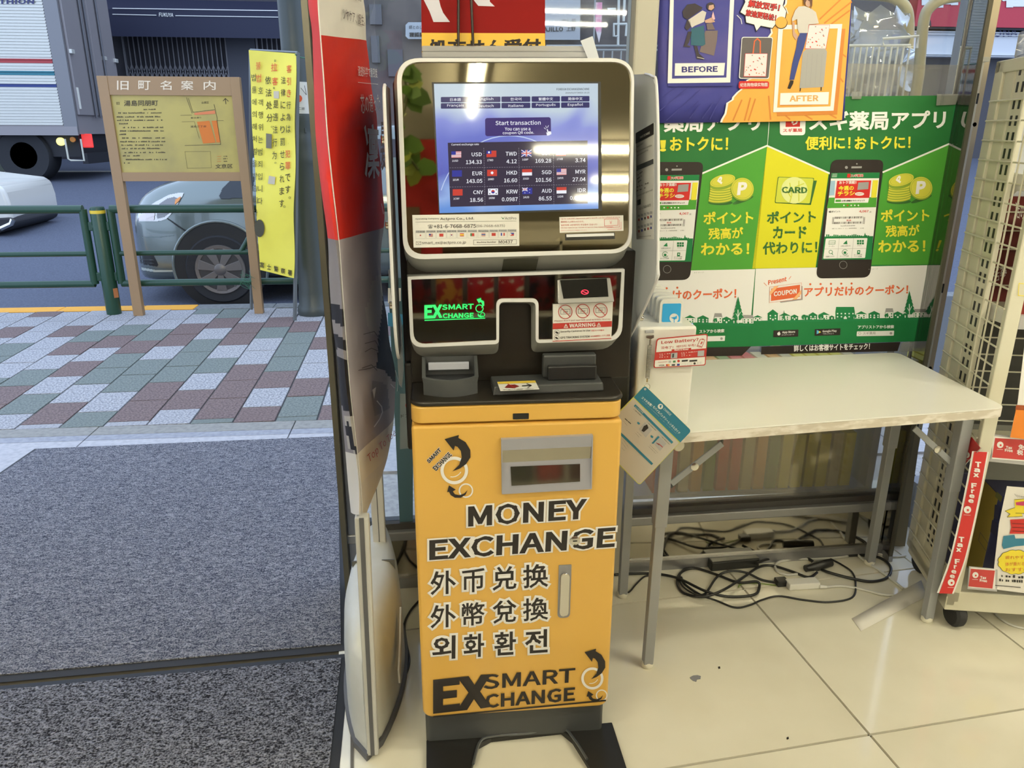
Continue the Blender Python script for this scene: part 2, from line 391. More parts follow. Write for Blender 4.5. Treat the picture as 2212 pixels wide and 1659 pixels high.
# porch stone strips
po = struct('porch', MB().box(-9, 9, 2.0, 3.515, -.2, -.012), mat('porch_stone', E(168,172,188), .7, noise=(50, E(140,144,160), 4, .4, .7)))
for (y0, y1, c) in ((3.41, 3.512, (142,146,156)), (3.345, 3.407, (150,158,184)), (2.9, 3.342, (176,182,206))):
    x = -7.0
    m = mat('strip_%d' % int(y0*100), E(*c), .75, noise=(40, E(*[v-22 for v in c]), 4, .4, .75))
    while x < 2.2:
        w = .9
        obj('stone', MB().box(x+.003, x+w-.003, y0, y1, -.03, 0), m, po); x += w
M_kerb = mat('kerb_concrete', E(120,128,142), .85, noise=(30, E(100,106,120), 4, .4, .7))
M_orange = mat('orange_kerb_paint', E(238,170,62), .7, noise=(25, E(205,140,60), 5, .6, .8))
kb = struct('kerb', MB().box(-9, 9, 6.02, 6.17, -.3, -.02), M_kerb)
xo = at(424,662,z=0).x
x = -8.9
while x < 8:
    x1 = min(x+.6, xo) if x < xo else x+.6
    obj('kerb_stone', MB().box(x+.002, x1-.002, 6.018, 6.175, -.13, 0), M_orange if x < xo-.01 else M_kerb, kb, bevel=.006); x = x1
struct('road_marking', MB().box(-45, 20, 24.2, 24.5, -.119, -.114), mat('road_paint', E(215,220,235), .6))
# ------------------------------------------------------------------ entrance mats
def carpet(name, col, col2, sc):
    m = bpy.data.materials.new(name); m.use_nodes = True; nt = m.node_tree; b = nt.nodes['Principled BSDF']; b.inputs['Roughness'].default_value = .95
    b.inputs['Specular IOR Level'].default_value = .1
    tc = nt.nodes.new('ShaderNodeTexCoord'); mp = nt.nodes.new('ShaderNodeMapping'); mp.inputs['Scale'].default_value = (1, 2.2, 1); mp.inputs['Rotation'].default_value = (0, 0, .35)
    nt.links.new(tc.outputs['Object'], mp.inputs[0])
    n = nt.nodes.new('ShaderNodeTexNoise'); n.inputs['Scale'].default_value = sc; n.inputs['Detail'].default_value = 5; n.inputs['Distortion'].default_value = 1.2
    n2 = nt.nodes.new('ShaderNodeTexNoise'); n2.inputs['Scale'].default_value = 230; n2.inputs['Detail'].default_value = 2
    ad = nt.nodes.new('ShaderNodeMath'); ad.operation = 'ADD'
    nt.links.new(mp.outputs[0], n.inputs['Vector']); nt.links.new(tc.outputs['Object'], n2.inputs['Vector'])
    nt.links.new(n.outputs[0], ad.inputs[0]); nt.links.new(n2.outputs[0], ad.inputs[1])
    cr = nt.nodes.new('ShaderNodeValToRGB'); cr.color_ramp.elements[0].position = .42; cr.color_ramp.elements[1].position = .62
    cr.color_ramp.elements[0].color = (*col2, 1); cr.color_ramp.elements[1].color = (*col, 1)
    hf = nt.nodes.new('ShaderNodeMath'); hf.operation = 'MULTIPLY'; hf.inputs[1].default_value = .5
    nt.links.new(ad.outputs[0], hf.inputs[0]); nt.links.new(hf.outputs[0], cr.inputs[0]); nt.links.new(cr.outputs[0], b.inputs['Base Color'])
    bp = nt.nodes.new('ShaderNodeBump'); bp.inputs['Strength'].default_value = 1; bp.inputs['Distance'].default_value = .02
    nt.links.new(ad.outputs[0], bp.inputs['Height']); nt.links.new(bp.outputs[0], b.inputs['Normal']); MATS[name] = m; return m
def floor_mat(pts, m, label, z=.008, rim=.022):
    t = thing('entrance_mat', label, 'mat', (sum(p[0] for p in pts)/4, sum(p[1] for p in pts)/4, 0))
    P = [Vector((p[0], p[1], 0)) for p in pts]; c = sum(P, Vector())/4
    inner = []
    for i in range(4):
        a = (P[i-1]-P[i]).normalized(); b = (P[(i+1) % 4]-P[i]).normalized(); inner.append(P[i]+(a+b)*rim)
    mb = MB(); b = 0
    mb.v = [tuple(p+Vector((0,0,.001))) for p in P]+[tuple(p+Vector((0,0,z-.002))) for p in inner]
    for i in range(4): mb.face((i, (i+1) % 4, 4+(i+1) % 4, 4+i))
    obj('rim', mb, M_rub if True else None, t, label='black rubber edge')
    obj('pile', MB().prism([tuple(p+Vector((0,0,.001))) for p in inner], (0,0,z)), m, t)
A = at(755,1405,z=0); B = at(0,1475,z=0); D = at(740,942,z=0); Cc = at(75,970,z=0); dirAB = (B-A)
floor_mat([A+dirAB*1.9, A, D, Cc + (B+dirAB*.9-A)*0], carpet('blue_grey_pile', E(200,208,240), E(80,88,116), 62), 'blue-grey ribbed entrance mat lying across the doorway')
A2 = at(757,1412,z=0); A3 = at(722,1780,z=0)
floor_mat([A3+dirAB*2.2, A3, A2, A2+dirAB*2.2], carpet('dark_grey_pile', I(196,190,178), I(52,50,48), 70), 'dark grey runner mat in front of the blue-grey one', z=.006)
struct('trim_2', MB().box8([tuple(at(757,1400,z=0)), tuple(at(764,1400,z=0)), tuple(at(764,1700,z=0)), tuple(at(757,1700,z=0)), tuple(at(757,1400,z=.003)), tuple(at(764,1400,z=.003)), tuple(at(764,1700,z=.003)), tuple(at(757,1700,z=.003))]), M_grout, label='dark floor channel beside the mats')
# ================================================================== money exchange machine
M_yel = mat('machine_yellow', I(222,170,72), .35, coat=.2)
M_blk = mat('machine_dark_brown', I(30,25,16), .35)
M_dgr = mat('machine_dark_grey', I(66,66,60), .45)
M_bez = mat('machine_bezel_cream', I(214,208,188), .3)
M_sil = mat('machine_silver_grey', I(156,152,132), .4, metal=.1)
M_mir = mat('bronze_mirror', (.36,.32,.235), .025, metal=1)
M_mir2 = mat('dark_mirror', (.26,.235,.19), .03, metal=1)
M_chr = mat('chrome', (.7,.68,.62), .15, metal=1)
M_ink = mat('black_ink', I(38,32,26), .5)
M_paper = mat('paper_white', I(222,214,188), .5)
M_red = mat('red_ink', I(178,48,36), .5)
def glow(name, c, k=1.0): return mat('screen_'+name, (.01,.01,.012), .05, emit=lin(c), es=k)
DY = 1.385; ds = Sheet((0, DY, 0), (0, -1, 0))
def zp(ox, oy, s): return lambda x, y: (ox+x/s, oy+y/s)
qd = zp(860, 900, 2.185)
mx = thing('money_exchange_machine', 'yellow self-service money exchange machine with a mirror-framed touch screen', 'machine', (.15, 1.5, 0))
X0, X1 = -.0605, .352
def plan(x0, x1, y0, y1, r, z, n=6): return [(x, y, z) for x, y in rr2(x0, x1, y0, y1, (r, r, .004, .004), n)]
obj('plinth', MB().prism(plan(X0+.004, X1-.004, 1.405, 1.70, .01, .012), (0,0,.09)), M_dgr, mx, smooth=30)
obj('cabinet', MB().prism(plan(X0+.006, X1-.006, 1.42, 1.72, .01, .095), (0,0,.70)), M_yel, mx, smooth=30)
q = rr2(X0, X1, .097, .7865, (.022,.022,.006,.006))
door = obj('door', MB().prism([(x, DY, z) for x, z in q], (0,.045,0)), M_yel, mx, smooth=40, bevel=.010, seg=4)
obj('top_band', MB().prism(plan(X0, X1, DY, 1.62, .024, .791), (0,0,.034)), M_yel, mx, smooth=40, bevel=.003)
obj('counter_top', MB().prism(plan(X0-.001, X1+.003, DY-.002, 1.62, .028, .826), (0,0,.010)), M_blk, mx, smooth=40, bevel=.004, seg=3)
b = at(1125,899,y=DY); obj('sensor_window', MB().prism([(x, DY-.001, z) for x, z in rr2(b.x-.0155, b.x+.0155, b.z-.006, b.z+.006, .001)], (0,.004,0)), M_black, mx)
# foot plates with the U cut-out
fz = .014
fp = [(921,1598),(921,1900),(985,1900),(1018,1659),(1034,1609),(1061,1594),(1212,1577),(1237,1598),(1275,1659),(1400,1900),(1432,1900),(1354,1659),(1322,1560)]
P = [at(*p, z=fz) for p in fp]
obj('foot_plate', MB().prism([(p.x, p.y, .0005) for p in P] , (0,0,fz)), M_black, mx, bevel=.002, label='black U-shaped steel foot plate')
P = [at(*p, z=fz+.004) for p in [(1022,1650),(1036,1604),(1062,1590),(1140,1583),(1212,1573),(1238,1594),(1268,1640)]]
obj('edge_strip', MB().tube(spline(P, 5), .0035, 6), mat('scuffed_metal', I(120,120,112), .3, metal=.8), mx, smooth=60)
# dark back panel and rear housing
obj('back_panel', MB().box(X0-.001, .392, 1.505, 1.60, .834, 1.10), M_blk, mx, bevel=.003)
obj('rear_housing', MB().box(-.078, .384, 1.58, 1.76, .74, 1.42), M_black, mx, bevel=.01); obj('lower_housing', MB().box(-.078, .411, 1.565, 1.76, .66, .86), M_black, mx, bevel=.006)
# ---- upper head
ht, hb = (1.445, 1.500), (1.100, 1.455)
hs = sheet3((0, hb[1], hb[0]), (1, hb[1], hb[0]), (0, ht[1], ht[0])); hn = hs.n
def rpoly(pts, radii, n=6):   # picture polygon with rounded corners (quadratic arcs)
    out = []; N = len(pts)
    for i in range(N):
        p = Vector(pts[i]); a = Vector(pts[i-1])-p; b = Vector(pts[(i+1) % N])-p; r = radii[i]
        a = p+a.normalized()*r; b = p+b.normalized()*r
        for k in range(n+1): t = k/n; out.append(tuple(a*(1-t)**2+p*(2*t*(1-t))+b*t*t))
    return out
def ringmb(mb, outer, inner, back=None, bvec=None):
    n = len(outer); b = len(mb.v); mb.v += [tuple(p) for p in outer]+[tuple(p) for p in inner]
    for i in range(n): j = (i+1) % n; mb.face((b+i, b+n+i, b+n+j, b+j))
    if bvec is not None:
        mb.v += [tuple(Vector(p)+bvec) for p in outer]+[tuple(Vector(p)+bvec) for p in inner]
        for i in range(n):
            j = (i+1) % n; mb.face((b+i, b+j, b+2*n+j, b+2*n+i)); mb.face((b+n+i, b+3*n+i, b+3*n+j, b+n+j)); mb.face((b+2*n+i, b+2*n+j, b+3*n+j, b+3*n+i))
    return mb
hR = (52,52,44,44)
ho = [(856,127),(1369,127),(1363,546),(872,561)]; hi = [(866,135),(1363,135),(1357,538),(881,550)]
HO = [hs.hit(*p)+hn*.006 for p in rpoly(ho, hR, 8)]; HI = [hs.hit(*p)+hn*.006 for p in rpoly(hi, (44,44,38,38), 8)]
h2 = Sheet((0, 1.53, 1.2), (0,-1,0))
H2 = [h2.hit(*p) for p in rpoly([(848,131),(1371,130),(1350,592),(876,602)], (58,58,70,70), 8)]
H1 = [Vector(p)-hn*.004 for p in HO]
mb = MB(); mb.loft([[p+Vector((0,.10,0)) for p in H2], H2], cap=False); 
mbs = MB().loft([H2, HO], cap=False)
obj('head_shell', MB().loft([[p+Vector((0,.09,0)) for p in H2], H2], cap=True), M_blk, mx, smooth=40)
obj('head_rim', mbs, M_sil, mx, smooth=50, label='silver-grey shell around the screen frame')
obj('screen_bezel', ringmb(MB(), HO, HI, bvec=-hn*.008), M_bez, mx, smooth=50, label='cream rounded bezel')
obj('mirror_panel', MB().prism([Vector(p)-hn*.0115 for p in HI], hn*.006), M_mir, mx, label='bronze mirror panel around the screen')
qh = zp(820, 100, 3.568)
def hq(pts, d): return [hs.hit(*p)+hn*d for p in pts]
scr = obj('screen', MB().prism(hq([(948,462.5),(1300,455.5),(1297.5,177),(932.5,178)], .0008), hn*.0012), M_black, mx, label='black-framed touch screen')
# picture on the screen (it gives off light)
def screen_bg():
    m = bpy.data.materials.new('screen_wallpaper'); m.use_nodes = True; nt = m.node_tree; b = nt.nodes['Principled BSDF']
    b.inputs['Base Color'].default_value = (.01,.01,.01,1); b.inputs['Roughness'].default_value = .05
    tc = nt.nodes.new('ShaderNodeTexCoord'); se = nt.nodes.new('ShaderNodeSeparateXYZ'); nt.links.new(tc.outputs['Object'], se.inputs[0])
    n = nt.nodes.new('ShaderNodeTexNoise'); n.inputs['Scale'].default_value = 5; n.inputs['Detail'].default_value = 1; n.inputs['Distortion'].default_value = 2
    nt.links.new(tc.outputs['Object'], n.inputs['Vector'])
    mr = nt.nodes.new('ShaderNodeMapRange'); mr.inputs[1].default_value = hs.hit(1110,456).z; mr.inputs[2].default_value = hs.hit(1110,181).z
    nt.links.new(se.outputs[2], mr.inputs[0])
    ad = nt.nodes.new('ShaderNodeMath'); ad.operation = 'MULTIPLY_ADD'; ad.inputs[1].default_value = .35; nt.links.new(n.outputs[0], ad.inputs[0]); nt.links.new(mr.outputs[0], ad.inputs[2])
    cr = nt.nodes.new('ShaderNodeValToRGB'); e = cr.color_ramp.elements
    e[0].position = .17; e[0].color = (*lin((104,150,222)), 1); e[1].position = 1.15; e[1].color = (*lin((198,214,226)), 1)
    for p, c in ((.32,(150,180,232)), (.45,(96,104,190)), (.72,(112,122,206)), (.86,(142,152,222)), (.93,(176,190,226))):
        x = e.new(p); x.color = (*lin(c), 1)
    e[-1].position = 1.0
    nt.links.new(ad.outputs[0], cr.inputs[0]); nt.links.new(cr.outputs[0], b.inputs['Emission Color']); b.inputs['Emission Strength'].default_value = .95
    return m
G_w = glow('white', (236,238,246)); G_navy = glow('button_navy', (52,50,100)); G_pur = glow('purple', (62,46,112)); G_tab = glow('table_dark', (54,46,66))
G_k = glow('ink', (40,44,60)); G_gr = glow('dash_grey', (150,146,160)); G_r = glow('red', (200,64,52)); G_b = glow('blue', (52,56,150)); G_wh2 = glow('pale_arc', (188,204,238)); G_btn = glow('button_edge', (140,140,196))
sp = Print('screen_picture', scr, hs, .0003, 8)
B4 = [qh(418,291), qh(1681,288), qh(1684,1252), qh(462,1286)]
sp.quad(B4, screen_bg(), 0)
def arcs(c, r, w, a0, a1, ry, m):
    sp.ring(qh(*c), r/3.568, w/3.568, m, 1, 60, ry=ry/3.568, a0=a0, a1=a1)
arcs((1090,1240), 620, 18, 215, 318, 400, G_wh2); arcs((1000,1330), 560, 7, 200, 300, 640, G_wh2)
cols = [(472,697),(705,930),(938,1160),(1170,1388),(1397,1615)]
names1 = ['日本語','English','한국어','繁體中文','简体中文']; names2 = ['Français','Deutsch','Italiano','Português','Español']
for k, (a, b_) in enumerate(cols):
    dy = -1.6*k
    for row, nm in ((0, names1[k]), (1, names2[k])):
        y0 = 393+dy+row*48; y1 = y0+42
        sp.quad([qh(a,y0), qh(b_,y0-1.5), qh(b_,y1-1.5), qh(a,y1)], G_btn if 0 else G_navy, 2, r=.03)
        cx = (a+b_)/2; w = (42 if row == 0 and k != 1 else 58 if row == 0 else (64,60,58,75,58)[k]); h = 24 if (row == 0 and k != 1) else (26 if nm[0] in 'PE' or 'ç' in nm else 21)
        if row == 0 and k > 2: w = 56
        sp.txt(nm, qh(cx-w,y1-9), qh(cx+w,y1-11), h/3.568, G_w, 3, .006)
sp.txt('FOREIGN EXCHANGEMACHINE', qh(1362,342), qh(1614,340), 17/3.568, G_k, 2, .012)
sp.txt('2024/02/07(WED) 16:25', qh(1430,370), qh(1614,368), 16/3.568, G_k, 2, .006)
sp.quad([qh(812,555), qh(1317,548), qh(1320,686), qh(814,695)], G_pur, 2, r=.035)
sp.txt('Start transaction', qh(892,610), qh(1240,606), 34/3.568, G_w, 3, .012)
sp.txt('You can use a', qh(964,652), qh(1160,650), 26/3.568, G_w, 3, .012)
sp.txt('coupon QR code.', qh(947,686), qh(1188,682), 29/3.568, G_w, 3, .012)
sp.poly([qh(*p) for p in ((1288,690),(1300,690),(1322,678),(1320,660),(1308,656),(1300,660),(1293,640),(1286,642),(1292,668),(1282,664))], G_w, 4)
for p in (((1285,632),(1278,615)),((1292,628),(1300,612)),((1278,640),(1266,630))): sp.line([qh(*p[0]), qh(*p[1])], 1, G_w, 4)
sp.quad([qh(525,745), qh(1600,728), qh(1602,1212), qh(545,1238)], G_tab, 2)
sp.txt('Current exchange rate', qh(552,771), qh(765,768), 20/3.568, G_w, 3, .012)
for x0, x1 in ((802,812),(1071,1078),(1337,1341)): 
    for k in range(24): y = 785+k*18.5; sp.line([qh(x0+(x1-x0)*k/24,y), qh(x0+(x1-x0)*k/24,y+10)], .7, G_gr, 3)
for y0, y1 in ((938,926),(1086,1064)):
    for k in range(56): x = 540+k*19; sp.line([qh(x,y0+(y1-y0)*k/56), qh(x+10,y0+(y1-y0)*k/56)], .7, G_gr, 3)
rates = [[('USD','134.33'),('TWD','4.12'),('GBP','169.28'),('THB','3.74')],[('EUR','143.05'),('HKD','16.60'),('SGD','101.56'),('MYR','27.04')],[('CNY','18.56'),('KRW','0.0987'),('AUD','86.55'),('IDR','0.0074')]]
RX = [[787,1056,1321,1585],[791,1059,1323,1585],[797,1063,1325,1587]]; FXs = [[553,823,1092,1358],[558,828,1097,1362],[563,835,1099,1362]]
FYs = [[812,807,802,798],[958,953,949,945],[1103,1098,1092,1087]]
def flag(P, k, f, L):    # k currency, f(u,v) maps 0..1 box to picture, layer
    def R(u0, v0, u1, v1, m, l=0): P.quad([f(u0,v0), f(u1,v0), f(u1,v1), f(u0,v1)], m, L+l)
    red, blue, wh = FC
    if k in ('USD','MYR'):
        R(0,0,1,1,wh)
        for i in range(0,7,1): R(0,i/6.5,1,i/6.5+.075,red,1)
        R(0,0,.45,.55,blue,2)
    elif k == 'TWD': R(0,0,1,1,red); R(0,0,.5,.5,blue,1); P.disc(f(.25,.25), abs(f(.1,0)[0]-f(0,0)[0]), wh, L+2)
    elif k == 'GBP' or k == 'AUD':
        R(0,0,1,1,blue); s = 1 if k == 'GBP' else .5
        P.line([f(0,0), f(s,s)], 1.6, wh, L+1); P.line([f(s,0), f(0,s)], 1.6, wh, L+1); R(.4*s,0,.6*s,s,wh,2); R(0,.37*s,s,.63*s,wh,2); R(.45*s,0,.55*s,s,red,3); R(0,.43*s,s,.57*s,red,3)
        if s < 1: P.disc(f(.75,.3), .8, wh, L+1); P.disc(f(.25,.78), .9, wh, L+1); P.disc(f(.72,.75), .8, wh, L+1)
    elif k == 'THB': R(0,0,1,1,red); R(0,.17,1,.83,wh,1); R(0,.33,1,.67,blue,2)
    elif k == 'EUR':
        R(0,0,1,1,blue)
    elif k == 'HKD': R(0,0,1,1,red); P.disc(f(.5,.5), abs(f(.16,0)[0]-f(0,0)[0]), wh, L+1, 5)
    elif k in ('SGD','IDR'): R(0,0,1,.5,red); R(0,.5,1,1,wh); 
    elif k in ('CNY','VN'): R(0,0,1,1,red)
    elif k in ('KRW','JP'):
        R(0,0,1,1,wh); P.disc(f(.5,.5), abs(f(.18,0)[0]-f(0,0)[0]), red, L+1)
        if k == 'KRW': P.ring(f(.5,.5), abs(f(.09,0)[0]-f(0,0)[0]), abs(f(.17,0)[0]-f(0,0)[0]), blue, L+2, a0=0, a1=180); [R(u-.06,v-.07,u+.06,v+.07,FK,1) for u in (.17,.83) for v in (.2,.8)]
    elif k == 'ES': R(0,0,1,1,red); R(0,.27,1,.73,FY,1)
    elif k == 'PT': R(0,0,.4,1,FG); R(.4,0,1,1,red)
    elif k == 'FR': R(0,0,.33,1,blue); R(.33,0,.67,1,wh); R(.67,0,1,1,red)
    elif k == 'PH': R(0,0,1,.5,blue); R(0,.5,1,1,red); P.poly([f(0,0), f(.45,.5), f(0,1)], wh, L+1)
FC = (G_r, G_b, G_w); FK = G_k; FY = G_w; FG = G_k
for r in range(3):
    for c in range(4):
        code, val = rates[r][c]; rx = RX[r][c]; fx, fy = FXs[r][c], FYs[r][c]
        w = {'USD':78,'TWD':86,'GBP':76,'THB':76,'EUR':77,'HKD':82,'SGD':76,'MYR':78,'CNY':76,'KRW':86,'AUD':78,'IDR':63}[code]; dy = [0,0,0][r]
        by = fy+38+(-4 if 0 else 0)
        sp.txt(code, qh(rx-w,by), qh(rx,by-1), 30/3.568, G_w, 3, .012)
        vw = 21*len(val)-(4 if '.' in val else 0); sp.txt(val, qh(rx-vw,by+60), qh(rx,by+58), 31/3.568, G_w, 3, .012)
        flag(sp, code, lambda u, v, fx=fx, fy=fy: qh(fx+76*u, fy+49*v-1.5*u), 3)
        sp.txt('1'+code, qh(fx+6,fy+80), qh(fx+52,fy+79), 15/3.568, G_w, 3, .01)
# company label and the limit notice on the mirror
lab = obj('company_label', MB().prism(hq([(893.5,535),(1121.5,531),(1121,461.5),(890.5,464.5)], .0008), hn*.0008), M_paper, mx, label='white company and hotline label')
ql = zp(880, 450, 4.424); lp = Print('lettering', lab, hs, .0003, 6)
M_gry = mat('grey_ink', I(168,164,150), .6); M_grn = mat('green_ink', I(70,120,70), .5); M_bluei = mat('blue_ink', I(50,60,130), .5)
lp.txt('Operating Company', ql(77,112), ql(303,108), 18/4.424, M_ink, 1, .006)
lp.txt('Actpro Co., Ltd.', ql(314,118), ql(638,113), 30/4.424, M_ink, 1, .02)
lp.txt('ActPro', ql(932,108), ql(1041,107), 24/4.424, M_ink, 1)
lp.poly([ql(*p) for p in ((893,80),(913,107),(935,76),(915,95))], M_grn, 1)
lp.line([ql(77,132), ql(1040,121)], .5, M_ink, 1)
lp.txt('☎', ql(195,192), ql(245,191), 38/4.424, M_ink, 1)
lp.txt('+81-6-7668-6875', ql(252,191), ql(655,186), 36/4.424, M_ink, 1, .012)
lp.txt('(06-7668-6875)', ql(660,186), ql(930,182), 30/4.424, M_ink, 1)
FC = (M_red, M_bluei, M_paper); FK = M_ink; FY = mat('yellow_ink', I(225,190,60), .5); FG = M_grn
LB = [(80,170,'1日本語','JP'),(180,270,'2English','USD'),(279,370,'3中文','CNY'),(377,468,'4한국어','KRW'),(477,565,'5Español','ES'),(576,664,'6Português','PT'),(676,776,'9ภาษาไทย','THB'),(784,864,'Tiếng Việt','VN'),(871,950,'Français','FR'),(957,1040,'Tagalog','PH')]
for k, (a, b_, t, fl_) in enumerate(LB):
    y = 212-k*1.2
    lp.quad([ql(a,y), ql(b_,y-1), ql(b_,y+22), ql(a,y+22)], M_gry, 1)
    lp.line([ql(a,y), ql(b_,y), ql(b_,y+78), ql(a,y+78)], .4, M_gry, 1, closed=True)
    lp.txt(t, ql(a+5,y+20), ql(b_-4,y+19), 15/4.424, M_ink, 2)
    if k >= 6: pass
    flag(lp, fl_, lambda u, v, a=a, b_=b_, y=y: ql((a+b_)/2-19+38*u, y+32+28*v), 2)
lp.line([ql(84,347), ql(130,347), ql(130,318), ql(84,318)], .5, M_ink, 1, closed=True); lp.line([ql(84,318), ql(107,336), ql(130,318)], .5, M_ink, 1)
lp.txt('smart_ex@actpro.co.jp', ql(139,350), ql(560,344), 34/4.424, M_ink, 1, .004)
lp.line([ql(632,303), ql(1042,298), ql(1042,342), ql(632,349)], .6, M_ink, 1, closed=True)
lp.txt('Machine Number', ql(664,333), ql(848,329), 17/4.424, M_ink, 1, .01); lp.txt('M0437', ql(872,337), ql(1005,334), 30/4.424, M_ink, 1, .008)
lab = obj('limit_notice', MB().prism(hq([(1209,503),(1346.5,498.5),(1346,465),(1208,469)], .0008), hn*.0008), M_paper, mx, label='white notice with pink small print')
np_ = Print('lettering', lab, hs, .0003, 6); M_pink = mat('pink_ink', I(214,140,126), .6)
np_.txt("Up to 100,000 Japanese yen's worth can be added at once.", ql(1466,112), ql(2032,96), 19/4.424, M_red, 1)
np_.txt('最高投入上限为10万日元。', ql(1466,138), ql(1688,134), 17/4.424, M_red, 1); np_.txt('일본화폐 10만엔까지 투입할수 있습니다', ql(1466,170), ql(1812,162), 17/4.424, M_red, 1)
np_.txt('Можно внести до 100,000 японских йен единовременно.', ql(1466,194), ql(1968,184), 13/4.424, M_red, 1); np_.txt('日本円で10万円分まで両替投入できます。', ql(1466,218), ql(1716,214), 12/4.424, M_pink, 1)
np_.line([ql(1880,104), ql(2012,100), ql(2010,162), ql(1882,168)], 1.2, M_pink, 1, closed=True); np_.line([ql(1900,186), ql(2025,180), ql(2024,112)], 1, M_pink, 1); np_.line([ql(1912,203), ql(2040,198), ql(2040,130)], 1, M_pink, 1)
np_.txt('￥', ql(1928,152), ql(1955,151), 34/4.424, M_pink, 2)
slot = obj('note_slot', MB().prism(hq([ql(1510,306), ql(1980,293), ql(1978,230), ql(1508,245)], .0008), hn*.002), M_black, mx, label='black slot with a silver lip')
obj('lip', MB().prism(hq([ql(1518,276), ql(1972,262), ql(1970,236), ql(1516,249)], .003), hn*.0008), M_bez, slot)
obj('slot_shutter', MB().prism(hq([ql(1526,302), ql(1962,289), ql(1962,262), ql(1526,276)], .003), hn*.0012), mat('glossy_black', (.01,.01,.01), .12), slot)
# sensor window in the chin
def chin(px, py):   # point on the rim slope between bezel bottom and shell
    a = hs.hit(px, 553)+hn*.006; b = h2.hit(px, 597); t = (py-553)/44
    s = Sheet(a, (b-a).cross(Vector((1,0,0)))); return s.hit(px, py)
c4 = [chin(*p) for p in ((1083,586),(1157,584),(1163,556),(1088,558))]; nn = (c4[1]-c4[0]).cross(c4[3]-c4[0]).normalized(); nn = nn if nn.y < 0 else -nn
obj('camera_window', MB().prism([p+nn*.001 for p in c4], nn*.0015), mat('smoked_window', I(74,70,52), .1), mx)
# ---- lower mirror with the notch
LY = 1.462; ls = Sheet((0, LY, 0), (0,-1,0)); q4 = zp(860, 540, 4.096)
inn = rpoly([q4(*p) for p in ((115,262),(140,838),(870,802),(868,432),(1243,430),(1243,797),(1945,775),(1978,195))], [v/4.096 for v in (8,105,15,62,62,15,115,8)])
out = rpoly([q4(*p) for p in ((84,238),(110,866),(893,832),(895,462),(1217,460),(1217,824),(1980,802),(2005,168))], [v/4.096 for v in (8,118,40,45,45,40,128,8)])
ou2 = rpoly([q4(*p) for p in ((78,215),(130,952),(888,918),(892,470),(1176,472),(1178,906),(1925,876),(1996,160))], [v/4.096 for v in (8,150,60,50,50,55,160,8)])
l2 = Sheet((0, LY+.035, 0), (0,-1,0))
IN = [ls.hit(*p) for p in inn]; OU = [ls.hit(*p) for p in out]; O2 = [l2.hit(*p) for p in ou2]
obj('lower_rim', MB().loft([O2, OU], cap=False), M_sil, mx, smooth=50, label='silver-grey shell of the notched lower panel')
obj('lower_bezel', ringmb(MB(), OU, IN, bvec=Vector((0,.01,0))), M_bez, mx, smooth=50, label='cream bezel with a central notch')
obj('lower_mirror', MB().prism([p+Vector((0,.003,0)) for p in IN], (0,.004,0)), M_mir2, mx, label='dark mirror panel with a central notch')
G_green = mat('lit_green_sign', (.02,.2,.06), .4, emit=lin((40,215,95)), es=1.4)
lg = Print('lit_logo', mx, ls, .0004, 0)
lg.txt('EX', q4(232,608), q4(392,600), 118/4.096, G_green, 1, .045)
lg.txt('SMART', q4(388,530), q4(668,522), 46/4.096, G_green, 1, .025); lg.txt('CHANGE', q4(395,604), q4(668,598), 42/4.096, G_green, 1, .035)
lg.line([q4(236,623), q4(768,603)], 1.8, G_green, 1)
lg.ring(q4(720,518), 32/4.096, 7/4.096, G_green, 1); lg.ring(q4(748,572), 18/4.096, 5/4.096, G_green, 1)
lg.poly([q4(*p) for p in ((695,438),(735,425),(732,440),(760,455),(762,490),(735,515),(745,488),(738,465),(722,460),(716,472))], G_green, 2)
lg.poly([q4(*p) for p in ((706,560),(715,572),(735,585),(755,580),(735,597),(712,590),(704,578))], G_green, 2)
# note reader with red light
rd = obj('note_reader', MB().box8([ls.hit(*q4(1402,455))+Vector((0,-.022,0)), ls.hit(*q4(1892,438))+Vector((0,-.022,0)), ls.hit(*q4(1892,438)), ls.hit(*q4(1402,455)), ls.hit(*q4(1408,262))+Vector((0,-.003,0)), ls.hit(*q4(1875,246))+Vector((0,-.003,0)), ls.hit(*q4(1875,246)), ls.hit(*q4(1408,262))]), mat('reader_silver', I(178,172,152), .3, metal=.5), mx, bevel=.0015, label='silver-framed note reader')
rs = sheet3(ls.hit(*q4(1402,455))+Vector((0,-.022,0)), ls.hit(*q4(1892,438))+Vector((0,-.022,0)), ls.hit(*q4(1408,262))+Vector((0,-.003,0)))
obj('reader_mouth', MB().prism([rs.hit(*q4(*p))+rs.n*.0002 for p in ((1462,432),(1860,414),(1845,252),(1432,268))], rs.n*.0012), mat('glossy_black', (.01,.01,.01), .12), rd, label='black glossy reader mouth')
rp = Print('red_light', rd, rs, .0004, 5); G_led = mat('lit_red', (.2,.0,.0), .4, emit=(1,.02,.06), es=2.2)
rp.ring(q4(1650,375), 30/4.096, 9/4.096, G_led, 1, ry=19/4.096); rp.line([q4(1630,368), q4(1668,384)], 1.6, G_led, 1)
